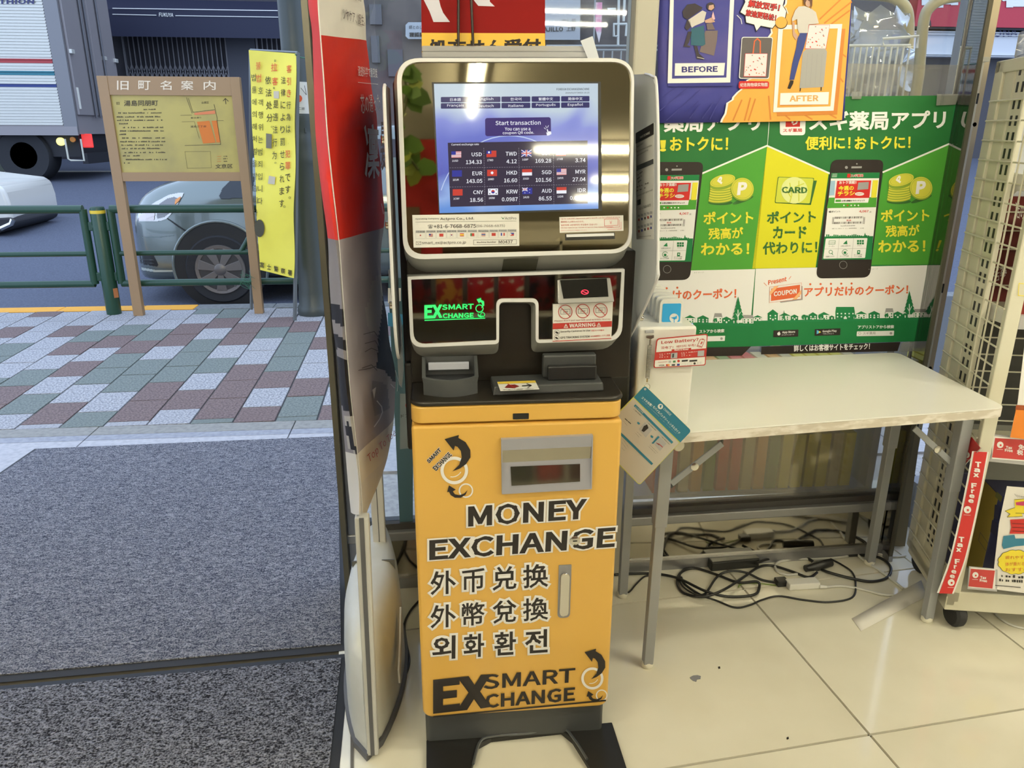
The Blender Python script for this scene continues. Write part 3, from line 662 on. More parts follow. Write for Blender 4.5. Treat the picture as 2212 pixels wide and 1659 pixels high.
# warning notice
wn = obj('warning_notice', MB().prism([ls.hit(*q4(*p))+Vector((0,-.0005,0)) for p in ((1366,812),(1885,792),(1900,458),(1368,478))], (0,-.001,0)), M_paper, mx, label='white and red warning notice')
wp_ = Print('lettering', wn, ls, .0003, 6); qw = zp(1160, 580, 9.215)
for cx, cy in ((560,858),(908,842),(1258,828)):
    wp_.ring(qw(cx,cy), 135/9.215, 14/9.215, M_red, 2); wp_.line([qw(cx-95,cy-95), qw(cx+95,cy+95)], 1.5, M_red, 3)
    wp_.line([qw(cx-90,cy-40), qw(cx+95,cy-55), qw(cx+95,cy+40), qw(cx-90,cy+48)], .7, M_ink, 1, closed=True); wp_.txt('1000', qw(cx-50,cy+25), qw(cx+50,cy+15), 4, M_ink, 1)
wp_.txt("Please don't put wet bill and wrinkle money", qw(345,1062), qw(1460,1022), 38/9.215, mat('dull_red_ink', I(150,70,56), .5), 1, .01)
wp_.quad([qw(312,1088), qw(1486,1040), qw(1484,1152), qw(308,1205)], M_red, 1)
wp_.txt('WARNING', qw(640,1172), qw(1158,1150), 78/9.215, M_paper, 2, .03)
for cx, cy in ((572,1140),(1226,1115)): wp_.line([qw(cx,cy-38), qw(cx+38,cy+30), qw(cx-38,cy+32)], 1.1, M_paper, 2, closed=True); wp_.line([qw(cx,cy-16), qw(cx,cy+18)], 1, M_paper, 2)
wp_.txt('Security Cameras in Use', qw(460,1280), qw(1058,1252), 46/9.215, M_ink, 1, .02); wp_.txt('防犯カメラ作動中', qw(1080,1250), qw(1330,1240), 34/9.215, M_red, 1, .01)
wp_.txt('GPS TRACKING SYSTEM', qw(460,1395), qw(1042,1368), 42/9.215, M_ink, 1, .02); wp_.txt('GPS追跡防犯システム搭載', qw(1064,1362), qw(1450,1342), 36/9.215, M_red, 1, .01)
for cx, cy in ((393,1266),(390,1375)): wp_.ring(qw(cx,cy), 50/9.215, 5/9.215, M_ink, 1); wp_.poly([qw(cx-40,cy-5), qw(cx-10,cy-22), qw(cx+36,cy+12), qw(cx+6,cy+30)], M_ink, 1)
wp_.quad([qw(306,1450), qw(1474,1392), qw(1474,1378), qw(306,1436)], M_red, 1)
# ---- devices on the counter
CZ = .836
def cp(px, py, z=CZ): p = at(px, py, z=z); return p
# coin tray: rounded front box with a raised back
c0 = cp(915,862); c1 = cp(1034,855); tz = CZ
tr = thing('x', 't', 't') if 0 else None
lx, rx_ = at(913,850,z=CZ).x+.002, at(1032,850,z=CZ).x
ty0, ty1 = 1.405, 1.475
pts = [(lx, ty1), (lx, ty0+.022)] + [(lx+(rx_-lx)*k/10, ty0+.022-.020*sin(pi*k/10)) for k in range(1, 10)] + [(rx_, ty0+.022), (rx_, ty1)]
fr_h = at(970,822,y=ty0+.005).z - CZ
low = [(x, y, CZ) for x, y in pts]; 
top = [(x-.002*(1 if x < .0 else -1), y, CZ+fr_h + max(0, (y-ty0-.02))/(ty1-ty0-.02)*.030) for x, y in pts]
dcx, dcy = (lx+rx_)/2, (ty0+ty1)/2
inn_ = [(x+(.007 if x < dcx-.02 else -.007 if x > dcx+.02 else (dcx-x)*.12), min(y+.006, ty1-.001), z-.0) for x, y, z in top]
flo = [(x, y, CZ+fr_h-.008) for x, y, z in inn_]
dev = obj('coin_tray', MB().loft([low, [(x, y, CZ+fr_h-.009) for x, y, z in low]]), M_dgr, mx, smooth=35, label='dark grey bow-fronted receipt tray')
m_ = MB().loft([[(x, y, CZ+fr_h-.009) for x, y, z in low], top, inn_, flo], cap=False); obj('tray_rim', m_, M_dgr, dev, smooth=35)
a_ = at(925,786,y=1.462); b_ = at(1013,783,y=1.462)
obj('tray_floor', MB().poly(flo), mat('hollow_black', I(40,40,38), .5), dev)
obj('tray_lip', MB().box(a_.x, b_.x, 1.462, 1.470, at(970,799,y=1.462).z, at(970,784,y=1.462).z), mat('pale_lip', I(178,176,170), .5), dev, bevel=.001, label='pale grey lip')
# note acceptor on a low plinth
pl0 = at(1066,862,z=CZ); pl1 = at(1308,850,z=CZ); bz = CZ+.018
nb = obj('note_acceptor', MB().box8([(pl0.x,1.408,CZ),(pl1.x,1.418,CZ),(pl1.x,1.49,CZ),(pl0.x,1.48,CZ),(pl0.x+.003,1.411,bz),(pl1.x-.002,1.421,bz),(pl1.x-.002,1.49,bz),(pl0.x,1.48,bz)]), mat('acceptor_charcoal', I(60,60,54), .45), mx, bevel=.003, label='charcoal note acceptor on a low plinth')
a_ = at(1192,843,z=bz); b_ = at(1300,838,z=bz)
obj('mouth_block', MB().box(a_.x, b_.x, 1.437, 1.45, bz, bz+.030), mat('glossy_charcoal', I(30,29,26), .3), nb, bevel=.003)
a_ = at(1180,830,z=bz)
obj('rear_block', MB().box(a_.x-.002, b_.x+.002, 1.455, 1.475, bz, bz+.048), mat('acceptor_charcoal', I(60,60,54), .45), nb, bevel=.004)
a_, b_ = at(1176,790,y=1.46), at(1298,786,y=1.46)
st = obj('arrow_sticker', MB().prism([at(*p, z=bz+.0004) for p in ((1081,845),(1165,841),(1156,823),(1074,826))], (0,0,.0006)), M_paper, nb, label='small sticker with an arrow')
ss = Sheet((0,0,bz+.001), (0,0,1)); pr = Print('lettering', st, ss, .0003, 1)
pr.quad([(1074,825.5),(1156,822.5),(1158,827),(1076,830)], FY, 1); pr.line([(1128,834),(1146,833)], 2, M_ink, 1); pr.line([(1138,829.5),(1148,833),(1140,838)], 1.6, M_ink, 1)
pr.poly([(1090,838),(1096,832),(1112,831),(1122,835),(1110,839)], mat('dark_red_ink', I(120,30,26), .5), 1); pr.line([(1097,830),(1113,839)], 1.5, M_red, 2); pr.dashes((1086,843.5),(1152,841), 1.6, M_ink, 1)
# ---- lettering on the door
dp = Print('lettering', door, ds, .0006, 1)
M_cw = mat('sticker_cream', I(232,224,200), .45)
def word(t, p0, p1, h, b=.032, o=.055): dp.txt(t, qd(*p0), qd(*p1), h/2.185, M_ink, 2, b, o, M_cw)
word('MONEY', (330,519), (887,481), 98); word('EXCHANGE', (147,677), (1020,614), 97)
for row, (t, y0, y1, h) in enumerate((('外币兑换',843,803,115), ('外幣兌換',1000,958,112), ('외화환전',1148,1110,112))):
    for k, ch in enumerate(t):
        xa = (150,298,443,587)[k]+ (10 if row == 2 else 0); xb = (275,410,560,710)[k]+(-4 if row == 2 else 0)
        f = (xa-150)/560; ya = y0+(y1-y0)*f; f = (xb-150)/560; yb = y0+(y1-y0)*f
        dp.txt(ch, qd(xa,ya), qd(xb,yb), h/2.185, M_ink, 2, .028 if row < 2 else .03, .075, M_cw)
dp.txt('EX', qd(165,1400), qd(436,1370), 160/2.185, M_ink, 2, .05)
dp.txt('SMART', qd(402,1286), qd(833,1252), 70/2.185, M_ink, 2, .02); dp.txt('CHANGE', qd(410,1374), qd(833,1338), 66/2.185, M_ink, 3, .03)
dp.line([qd(168,1414), qd(978,1337)], 3.4, M_ink, 2)
def logo(P, q, s, m1, m2, L=2):   # q maps logo units (taken from the upper mark) to the picture
    P.ring(q(265,252), 58*s, 15*s, m2, L, 36); P.ring(q(320,347), 31*s, 7*s, m2, L, 28)
    P.ring(q(255,235), 48*s, 4*s, m2, L, 30, a0=30, a1=100)
    P.poly([q(*p) for p in ((219,104),(287,84),(284,98),(318,118),(340,155),(341,190),(320,222),(290,243),(256,256),(288,225),(300,190),(296,160),(280,140),(268,136),(262,158))], m1, L+1)
    P.poly([q(*p) for p in ((240,322),(272,342),(258,350),(268,364),(290,368),(312,360),(328,344),(318,366),(296,380),(268,380),(248,368),(240,352),(231,354))], m1, L+1)
logo(dp, lambda x, y: qd(x,y), 1/2.185, M_ink, M_cw)
logo(dp, lambda x, y: qd(916+(x-265)*.80, 1233+(y-252)*.84), .8/2.185, M_ink, M_cw)
dp.txt('SMART', qd(146,220), qd(206,158), 22/2.185, M_ink, 2, .04, .05, M_cw, p3=qd(133,206))
dp.txt('EXCHANGE', qd(180,255), qd(256,180), 22/2.185, M_ink, 2, .04, .05, M_cw, p3=qd(161,240))
# recessed payout tray, lock and handle in the door
M_tray = mat('tray_silver', I(168,164,156), .4, metal=.3)
to_ = [qd(485,100), qd(916,80), qd(910,332), qd(488,356)]; ti = [qd(489,104), qd(911,86), qd(905,328), qd(492,351)]
ty = obj('payout_tray', ringmb(MB(), [ds.hit(*p)+Vector((0,-.010,0)) for p in to_], [ds.hit(*p)+Vector((0,-.010,0)) for p in ti], bvec=Vector((0,.010,0))), M_tray, mx)
pb = [ds.hit(*p)+Vector((0,-.0095,0)) for p in ti]; rd_ = Sheet((0,DY+.02,0), (0,-1,0))
cor = [pb[0], pb[1], pb[2], pb[3]]
mid0, mid1 = pb[3].lerp(pb[0], .56), pb[2].lerp(pb[1], .56); bk = Vector((0,.03,0))
m_ = MB(); m_.poly([pb[3], pb[2], mid1+bk*.22, mid0+bk*.22]); obj('flap', m_, M_tray, ty, solid=.0008)
m_ = MB(); m_.poly([mid0+bk*.22, mid1+bk*.22, pb[1]+bk*.1+Vector((0,0,-.022)), pb[0]+bk*.1+Vector((0,0,-.022))]); obj('inner_wall', m_, mat('tray_mirror', (.42,.39,.32), .2, metal=.9), ty, solid=.0006)
m_ = MB(); m_.poly([pb[0]+bk*.1+Vector((0,0,-.022)), pb[1]+bk*.1+Vector((0,0,-.022)), pb[1], pb[0]]); obj('hood', m_, M_tray, ty, solid=.0006)
fs = sheet3(pb[3], pb[2], mid1+bk*.22)
wq = [fs.hit(*qd(*p))+fs.n*.0012 for p in ((535,325),(858,305),(858,222),(530,235))]
obj('flap_window', MB().prism(wq, fs.n*.0006), mat('flap_mirror', (.30,.28,.22), .06, metal=.9), ty, label='dark window in the flap')
lc = ds.hit(*qd(832,581)); lk = obj('lock', MB().lathe([(.0105,-.0), (.0105,-.004), (.0085,-.005), (.0001,-.005)], (lc.x, DY, lc.z), 24, 'y'), M_chr, mx, smooth=40)
obj('keyhole', MB().box(lc.x-.004, lc.x+.005, DY-.006, DY-.0048, lc.z-.0012, lc.z+.0008), M_black, lk)
hp = [ds.hit(*qd(*p)) for p in ((758,700),(818,698),(816,945),(756,947))]; hx0, hx1, hz1, hz0 = hp[0].x, hp[1].x, hp[0].z, hp[2].z
hd = obj('handle', MB().prism([(x, DY-.0002, z) for x, z in rr2(hx0, hx1, hz0, hz1, (.009,.009,.001,.001))], (0,-.0016,0)), mat('handle_plate', I(150,146,134), .35, metal=.5), mx, label='silver recessed pull handle')
obj('lever', MB().prism([(x, DY-.002, z) for x, z in rr2(hx0+.0035, hx1-.0035, hz0+.005, hz1-.018, .0098)], (0,-.004,0)), M_chr, hd, smooth=40, bevel=.0018, seg=3)
# ---- acrylic side wings with studs
M_acr = pane_mat('milky_acrylic', (.9,.89,.84), .8, haze=.88, hazecol=I(232,228,208))
M_edge = mat('acrylic_edge', I(220,214,194), .25)
WX = .405
ws = Sheet((WX,0,0), (1,0,0))
wo = [(1366,161),(1392,160),(1408,166),(1416,185),(1420,330),(1419,560),(1414,612),(1362,722),(1352,724),(1344,706),(1350,560),(1364,540),(1369,300)]
wq = [ws.hit(*p) for p in wo]
wg = obj('side_wing', MB().prism(wq, (.004,0,0)), M_acr, mx, label='milky acrylic privacy wing on the right')
obj('edge', MB().tube(spline([p+Vector((.002,0,0)) for p in wq[1:10]], 5), .0028, 6), M_edge, wg, smooth=60)
ww = obj('instruction_sheet', MB().prism([ws.hit(*p)+Vector((-.0006,0,0)) for p in ((1376,517),(1413,517),(1414,265),(1375,306))], (-.0006,0,0)), M_paper, wg, label='white multilingual instruction sheet')
wpz = Print('lettering', ww, ws, .0003, 5); qz = zp(1330, 160, 2.76)
wpz.quad([qz(124,352), qz(231,291), qz(231,360), qz(124,416)], M_ink, 1); wpz.txt('SMART EXCHANGE', qz(150,386), qz(210,356), 5, M_paper, 2, .02)
wpz.txt('Please contact', qz(129,440), qz(170,416), 4, M_ink, 1); wpz.txt('our customer service,', qz(129,470), qz(222,430), 4.6, M_ink, 1); wpz.txt('if you need anything.', qz(129,496), qz(200,458), 4.6, M_ink, 1)
wpz.quad([qz(128,548), qz(230,505), qz(230,535), qz(128,578)], M_dgr, 1)
for k, y in enumerate((600,622,645,668,690)): wpz.dashes(qz(130,y+10), qz(200 if k > 2 else 165,y-16), 3, M_ink, 1, seed=k)
wpz.txt('smart_ex@actpro.co.jp', qz(133,734), qz(225,696), 4.6, M_ink, 1)
wpz.quad([qz(134,752), qz(154,744), qz(154,776), qz(134,784)], M_ink, 1); wpz.txt('+81-6-7668-6875', qz(143,812), qz(214,788), 5.5, M_ink, 1)
for r_ in (0, 1):
    for k in range(5): x = 137+k*18; y = 838+r_*68-k*5; wpz.rect(qz(x,y), qz(x+14,y+14), M_gry, 1); wpz.rect(qz(x+3,y+24), qz(x+11,y+38), (M_red, M_bluei, M_ink)[k % 3], 1)
wpz.txt('www.actpro.co.jp', qz(140,976), qz(216,968), 3, M_ink, 1)
LX = -.082; l_s = Sheet((LX,0,0), (-1,0,0))
wl_ = [at(*p, x=LX) for p in ((850,160),(853,740),(884,752))]
y_f = 1.42; 
q_ = [(LX, 1.40, 1.37), (LX, 1.40, .99), (LX, 1.47, .90), (LX, 1.56, .90), (LX, 1.56, 1.40), (LX, 1.43, 1.40)]
lw = obj('side_wing', MB().prism(q_, (-.004,0,0)), M_acr, mx, label='milky acrylic privacy wing on the left')
obj('edge', MB().tube(spline([Vector(p)+Vector((-.002,0,0)) for p in ((LX,1.55,.90),(LX,1.47,.90),(LX,1.40,.99),(LX,1.395,1.2),(LX,1.40,1.37),(LX,1.43,1.40))], 5), .003, 6), M_edge, lw, smooth=60)
for z in (1.31, 1.16, 1.01):
    obj('stud', MB().lathe([(.0075,0),(.0075,-.008),(.006,-.0095),(.0001,-.0095)], (LX-.004, 1.45, z), 14, 'x'), M_chr, mx, smooth=40)
obj('stud', MB().lathe([(.0075,0),(.0075,.008),(.006,.0095),(.0001,.0095)], (WX+.004, 1.52, .96), 14, 'x'), M_chr, mx, smooth=40)
# ================================================================== folding table and what stands on it
TZ = .70
M_lam = mat('table_laminate', I(222,214,186), .3)
M_edgeband = mat('worn_edge_band', I(196,182,150), .6, noise=(22, I(222,210,180), 5, .45, .6), stretch=(1,1,3))
tb = thing('folding_table', 'long white folding table with grey folding legs in front of the green posters', 'table', (.9, 1.8, 0))
tp = [Vector((.47,1.512,0)), Vector((1.345,1.606,0)), Vector((1.357,2.085,0)), Vector((.50,2.045,0))]
def roundp(P, r, n=6):
    out = []
    for i in range(len(P)):
        p = P[i]; a = p+(P[i-1]-p).normalized()*r; b = p+(P[(i+1) % len(P)]-p).normalized()*r
        for k in range(n+1): t = k/n; out.append(a*(1-t)**2+p*(2*t*(1-t))+b*t*t)
    return out
rp2 = roundp(tp, .03)
obj('table_top', MB().prism([(p.x,p.y,TZ-.003) for p in rp2], (0,0,.003)), M_lam, tb, smooth=40, bevel=.001)
obj('edge_band', MB().prism([(p.x,p.y,TZ-.024) for p in rp2], (0,0,.021)), M_edgeband, tb, smooth=40)
M_leg = mat('leg_grey_paint', I(150,148,134), .42); M_legd = mat('leg_inside', I(78,72,58), .5); M_foot = mat('foot_cream', I(228,218,180), .5)
def tleg(bx, by, tx, ty_, outer):
    B_, T_ = Vector((bx,by,.012)), Vector((tx,ty_,TZ-.026)); M_ = B_.lerp(T_, .62); h = .0125
    lg = obj('leg', MB().box8([B_+Vector((-h,-h,0)), B_+Vector((h,-h,0)), B_+Vector((h,h,0)), B_+Vector((-h,h,0)), M_+Vector((-h,-h,0)), M_+Vector((h,-h,0)), M_+Vector((h,h,0)), M_+Vector((-h,h,0))]), M_leg, tb, bevel=.002)
    h2_ = .0155
    obj('upper_leg', MB().box8([M_+Vector((-h2_,-h2_,-.01)), M_+Vector((h2_,-h2_,-.01)), M_+Vector((h2_,h2_,-.01)), M_+Vector((-h2_,h2_,-.01)), T_+Vector((-h2_,-h2_,0)), T_+Vector((h2_,-h2_,0)), T_+Vector((h2_,h2_,0)), T_+Vector((-h2_,h2_,0))]), M_leg, lg, bevel=.002)
    obj('foot_cap', MB().lathe([(.014,0),(.016,.003),(.016,.010),(.0125,.016)], (bx,by,0), 14), M_foot, lg, smooth=40)
    return lg
tleg(.514,1.63,.522,1.63,0); tleg(1.36,1.749,1.352,1.749,1); tleg(.522,1.945,.522,1.945,0); tleg(1.357,2.05,1.352,2.04,1)
for x, y0, y1 in ((.522,1.63,1.945),(1.354,1.749,2.045)): obj('cross_bar', MB().box(x-.008, x+.008, y0, y1, TZ-.055, TZ-.03), M_leg, tb)
for (a, b_) in (((1450,1045),(1560,958)),((2040,985),(1975,925))):
    y = 1.64 if a[0] < 1600 else 1.755
    A_, B_ = at(*a, y=y), at(*b_, y=y); d = (B_-A_).normalized(); q = d.cross(Vector((0,1,0))).normalized()
    if a[0] > 1600: A_ = at(2062,1005,y=y)
    st = obj('folding_stay', MB().obox((A_+B_)/2, (B_-A_)/2, q*.008, Vector((0,.002,0))), M_leg, tb, bevel=.001)
    C_ = A_.lerp(B_, .45); obj('rivet', MB().lathe([(.010,0),(.010,-.004),(.006,-.005),(.0001,-.005)], (C_.x, y-.002, C_.z), 12, 'y'), M_chr, st, smooth=40)
    if a[0] < 1600:
        A2_, B2_ = at(1449,1062,y=y+.012), at(1560,970,y=y+.012); obj('stay_channel', MB().obox((A2_+B2_)/2+Vector((0,0,.018)), (B2_-A2_)/2, Vector((0,0,.008)), Vector((0,.003,0))), M_legd, st)
p = at(1470,968,y=1.60); obj('bumper', MB().lathe([(.0135,0),(.0135,-.012),(.010,-.016),(.0001,-.016)], (p.x,1.625,p.z), 20, 'y'), M_foot, tb, smooth=40, label='round cream rubber bumper')
# power bank rental box
bx = thing('rental_station', 'white upright power bank rental box standing at the left end of the table', 'box', (.55,1.62,TZ))
FY_ = 1.56
a = at(1382,705,y=FY_); b_ = at(1497,688,y=FY_); c_ = at(1497,912,y=FY_); x0b, x1b = a.x+.004, at(1505,700,y=FY_).x
x1l = at(1496,912,y=FY_).x
zb = TZ+.001; zt = (at(1385,712,y=FY_).z+at(1508,700,y=FY_).z)/2
obj('body', MB().box8([(x0b-.004,FY_,zb),(x1b-.001,FY_,zb),(x1b-.001,FY_+.27,zb),(x0b-.004,FY_+.27,zb),(x0b-.006,FY_,zt),(x1b+.002,FY_,zt),(x1b+.002,FY_+.27,zt),(x0b-.006,FY_+.27,zt)]), M_white, bx, bevel=.006, seg=3)
fb = Sheet((0,FY_,0), (0,-1,0))
M_cy = mat('cyan_label', I(48,158,196), .4)
for k in range(7):
    y = FY_+.035+k*.032; 
    pa = at(1424, 702, y=y); w_ = .052; xx0 = x0b+.018 + (0 if 1 else 0); xx0 = at(1423,700,y=FY_+.035).x - k*.0; h_ = .052
    b1 = thing('power_bank', 'white power bank with a cyan label, %s slot from the front of the rental box' % ('first','second','third','fourth','fifth','sixth','seventh')[k], 'power bank', (xx0+w_/2, y, zt), 'power banks in the rental box')
    q_ = rr2(xx0, xx0+w_, zt-.004, zt+h_, (.001,.001,.010,.010), 5)
    obj('case', MB().prism([(x, y, z) for x, z in q_], (0,.014,0)), M_white, b1, smooth=40, bevel=.003, seg=3)
    obj('label', MB().prism([(x, y-.0004, z) for x, z in rr2(xx0+.006, xx0+w_-.005, zt+.002, zt+h_-.009, .003)], (0,-.0004,0)), M_cy, b1)
    if k == 0:
        s_ = Sheet((0,y-.0008,0), (0,-1,0)); pr = Print('emblem', b1, s_, .0003, 1); pr.disc((1456,687), 10, M_paper, 1); pr.poly([(1449,686),(1458,684),(1462,681),(1462,688),(1457,690)], M_cy, 2); pr.line([(1456,688),(1456,696)], 1.6, M_cy, 2)
obj('status_light', MB().lathe([(.0018,0),(.0001,.001)], (at(1493,698,z=zt).x, FY_+.02, zt+.0005), 8), mat('lit_blue', (.1,.1,.3), .5, emit=(.5,.5,1), es=2), bx)
# bracket, coiled cord and ring (parts of the rental box), card hanging from it
qb = zp(1380, 700, 10.367)
def fbp(x, y, d): return fb.hit(*qb(x,y))+Vector((0,-d,0))
obj('bracket', MB().prism([fbp(*p, .0005) for p in ((138,198),(325,190),(325,122),(140,130))], (0,-.003,0)), M_gry, bx, bevel=.0008)
obj('clip', MB().prism([fbp(*p, .003) for p in ((145,295),(180,310),(240,330),(290,300),(318,290),(320,225),(150,235))], (0,-.006,0)), M_chr, bx, bevel=.001)
cc = fbp(235, 330, .008); ce = fbp(150, 1330, .012)
obj('swivel', MB().tube([cc, cc.lerp(ce,.12)], .0022, 8), M_chr, bx, smooth=60)
n_ = 30; cr_ = []
for k in range(n_*10+1):
    t = k/(n_*10); p = cc.lerp(ce, .12+.72*t); a_ = 2*pi*n_*t; cr_.append(p+Vector((.0042*cos(a_), .0042*sin(a_), 0)))
obj('coiled_cord', MB().tube(cr_, .0009, 5), pane_mat('clear_plastic', (.86,.85,.8), .8, haze=.35), bx, smooth=60)
obj('swivel', MB().tube([cc.lerp(ce,.84), cc.lerp(ce,.93)], .0020, 8), M_chr, bx, smooth=60)
rc = fbp(152, 1365, .012); obj('ring', MB().tube([rc+Vector((.0065*cos(2*pi*k/20), 0, .0068*sin(2*pi*k/20))) for k in range(20)], .0006, 6, closed=True), M_chr, bx, smooth=60)
# guide card
_a, _b = at(1493,930,y=1.485), at(1282,945,y=1.545); gs = sheet3(_a, _b, _a+Vector((0,0,.1))); qg = zp(1330, 820, 6.911)
go = rpoly([qg(435,88), qg(1128,762), qg(355,1580), (1330,997), (1330,896)], [45/6.9,50/6.9,50/6.9,2,2], 5)
gc = thing('guide_card', 'white and teal rental guide card hanging tilted from the rental box', 'card', tuple(gs.hit(*qg(440,135))))
M_gc = mat('card_paper', I(188,178,152), .35); M_teal = mat('teal_ink', I(40,112,124), .35); M_lime = mat('lime_ink', I(196,194,84), .4)
obj('card', MB().prism([gs.hit(*p) for p in go], -gs.n*.0012), M_lime, gc)
gp = Print('print', gc, gs, .0003, 1)
gp.poly(rpoly([qg(440,100), qg(1118,762), qg(356,1566), (1331,995), (1331,898)], [6,7,7,1,1], 5), M_gc, 1)
gp.poly(rpoly([qg(435,86), qg(1130,762), qg(965,935), qg(270,262)], [6,7,.5,.5], 5), M_teal, 3); gp.poly([qg(270,262), qg(965,935), qg(955,945), qg(262,272)], M_lime, 2)
def along(x0, y0, x1, y1, h, t, m, b=0.0, lay=4):   # text running down-right on the card
    d = Vector((x1-x0, y1-y0)).normalized(); p3 = (x0+d.y*h, y0-d.x*h); gp.txt(t, qg(x0,y0), qg(x1,y1), h, m, lay, b, p3=qg(*p3))
along(378,275, 530,405, 40, 'スマホ充電！', M_paper, .02); along(545,410, 940,815, 42, 'モバイルバッテリーレンタルガイド', M_paper, .02)
gp.disc(qg(668,398), 40/6.9, M_paper, 4); gp.poly([qg(655,380), qg(690,375), qg(672,420), qg(660,410)], M_teal, 5)
along(708,440, 812,540, 34, 'CHARGE', M_paper)
for x0, y0, x1, y1 in ((400,320,650,550),(665,575,740,645),(755,660,905,808)): gp.dashes(qg(x0,y0), qg(x1,y1), 1.2, M_gry, 4, seed=3)
gp.line([qg(290,385), qg(840,935)], 5.2, M_teal, 3); gp.line([qg(60,790), qg(540,1255)], 5.0, M_teal, 3)
along(292,408, 405,505, 22, 'レンタル方法', M_paper, .01)
for (cx, cy) in ((445,745),(655,950)):
    gp.poly([qg(cx-100,cy-10+0), qg(cx-5,cy-115), qg(cx+100,cy+5), qg(cx+5,cy+115)], M_gry, 3)
gp.poly([qg(420,690), qg(470,665), qg(490,720), qg(420,780), qg(385,760)], M_ink, 4); gp.line([qg(610,945), qg(650,960), qg(700,1005)], 1.5, M_red, 4); gp.line([qg(610,940), qg(650,975)], 1, M_ink, 4)
gp.poly([qg(535,945), qg(635,835), qg(655,855), qg(560,955)], M_teal, 5)
for (cx, cy) in ((345,650),(545,850)): gp.poly([qg(cx-25,cy-20), qg(cx-5,cy-22), qg(cx+20,cy), qg(cx+5,cy+22), qg(cx-22,cy+5)], M_teal, 4)
for a_, b_ in (((245,420),(380,545)),((440,610),(605,765)),((645,815),(805,970))): gp.dashes(qg(*a_), qg(*b_), 1.8, M_ink, 3, seed=5)
for a_, b_ in (((310,770),(390,850)),((290,790),(350,860)),((505,970),(630,1095)),((485,990),(600,1105)),((110,610),(170,685)),((100,880),(190,1010)),((90,930),(160,1035)),((85,1010),(130,1060))): gp.dashes(qg(*a_), qg(*b_), 1.0, M_ink, 3, seed=8)
gp.line([qg(140,580), qg(175,612)], 1.6, M_ink, 3); gp.line([qg(185,620), qg(225,655)], 1.6, M_ink, 3)
gp.disc(qg(440,137), 18/6.9, M_gry, 6)
# low battery card stuck to the box
ly = FY_-.012; sLb = sheet3((x0b,ly,.7), (x1b+.02,ly-.006,.7), (x0b,ly,.9))
lb = thing('battery_card', 'red-bordered low battery card stuck on the front of the rental box', 'card', tuple(sLb.hit(1470,760)))
obj('card', MB().prism([sLb.hit(*p) for p in rpoly([qb(395,325), qb(1545,218), qb(1495,925), qb(328,985)], [8,5,5,4], 5)], -sLb.n*.0012), M_red, lb)
obj('pad', MB().prism([sLb.hit(*qb(*p)) - sLb.n*.0012 for p in ((500,500),(1000,450),(1000,800),(500,850))], -sLb.n*.008), M_white, lb)
bp_ = Print('print', lb, sLb, .0003, 1)
bp_.poly(rpoly([qb(418,345), qb(1520,240), qb(1505,540), qb(385,630)], [6,4,1,1]), M_paper, 1); bp_.poly(rpoly([qb(362,812), qb(1482,732), qb(1475,905), qb(350,965)], [1,1,4,4]), M_paper, 1)
bp_.quad([qb(735,565), qb(1170,530), qb(1168,600), qb(730,630)], M_red, 2)
bp_.txt('Low Battery?', qb(500,462), qb(1335,395), 88/10.37, M_red, 2, .02); bp_.txt('没电了?', qb(492,560), qb(770,548), 62/10.37, M_red, 2, .006); bp_.txt('배터리 부족?', qb(842,535), qb(1268,498), 60/10.37, M_red, 2, .006)
bp_.txt('Rent it Now!', qb(795,600), qb(1108,578), 44/10.37, M_paper, 3, .03)
bp_.line([qb(1375,335), qb(1475,350), qb(1405,522), qb(1300,500)], .9, M_red, 3, closed=True); bp_.poly([qb(1400,390), qb(1430,395), qb(1395,450), qb(1370,445)], M_red, 3); bp_.poly([qb(1410,322), qb(1455,330), qb(1448,350), qb(1402,340)], M_red, 3)
bp_.line([qb(1318,480), qb(1395,500)], 1.2, M_red, 3)
for a_, b_ in (((460,682),(700,665)),((465,718),(575,708)),((460,752),(650,738)),((945,655),(1305,620)),((955,685),(1060,675)),((955,720),(1165,700))): bp_.dashes(qb(*a_), qb(*b_), 1.8, M_paper, 2, seed=4)
for c_ in ((790,705),(1390,655)): bp_.quad([qb(c_[0]-72,c_[1]-58), qb(c_[0]+72,c_[1]-70), qb(c_[0]+65,c_[1]+55), qb(c_[0]-80,c_[1]+65)], M_gry, 3)
bp_.poly([qb(745,665), qb(790,655), qb(780,745), qb(740,750)], M_dgr, 4)
bp_.line([qb(430,855), qb(635,842)], .7, M_red, 2)
bp_.quad([qb(665,820), qb(722,815), qb(722,862), qb(664,866)], M_gry, 2); bp_.quad([qb(762,818), qb(822,812), qb(820,858), qb(760,862)], M_grn, 2); bp_.disc(qb(888,825), 30/10.4, M_red, 2)
for x in (958,1130): bp_.quad([qb(x,806), qb(x+(138 if x < 1000 else 175),794), qb(x+(136 if x < 1000 else 173),832), qb(x-2,845)], M_ink, 2)
bp_.txt('VISA', qb(440,942), qb(568,936), 36/10.4, M_ink, 2, .02, shear=.2); bp_.disc(qb(628,918), 24/10.4, M_red, 2); bp_.disc(qb(665,915), 24/10.4, mat('orange_ink', I(226,140,50), .5), 3)
bp_.quad([qb(735,895), qb(810,890), qb(806,932), qb(732,937)], M_dgr, 2); bp_.quad([qb(852,888), qb(915,883), qb(912,928), qb(848,933)], M_bluei, 2)
bp_.line([qb(960,880), qb(1045,874), qb(1040,915), qb(955,920)], .4, M_gry, 2, closed=True); bp_.line([qb(1078,872), qb(1178,865), qb(1174,908), qb(1074,914)], .4, M_gry, 2, closed=True); bp_.disc(qb(1246,880), 26/10.4, M_ink, 2)
for k in (856,882): bp_.dashes(qb(1295,k+6), qb(1405,k-2), .9, M_ink, 2)
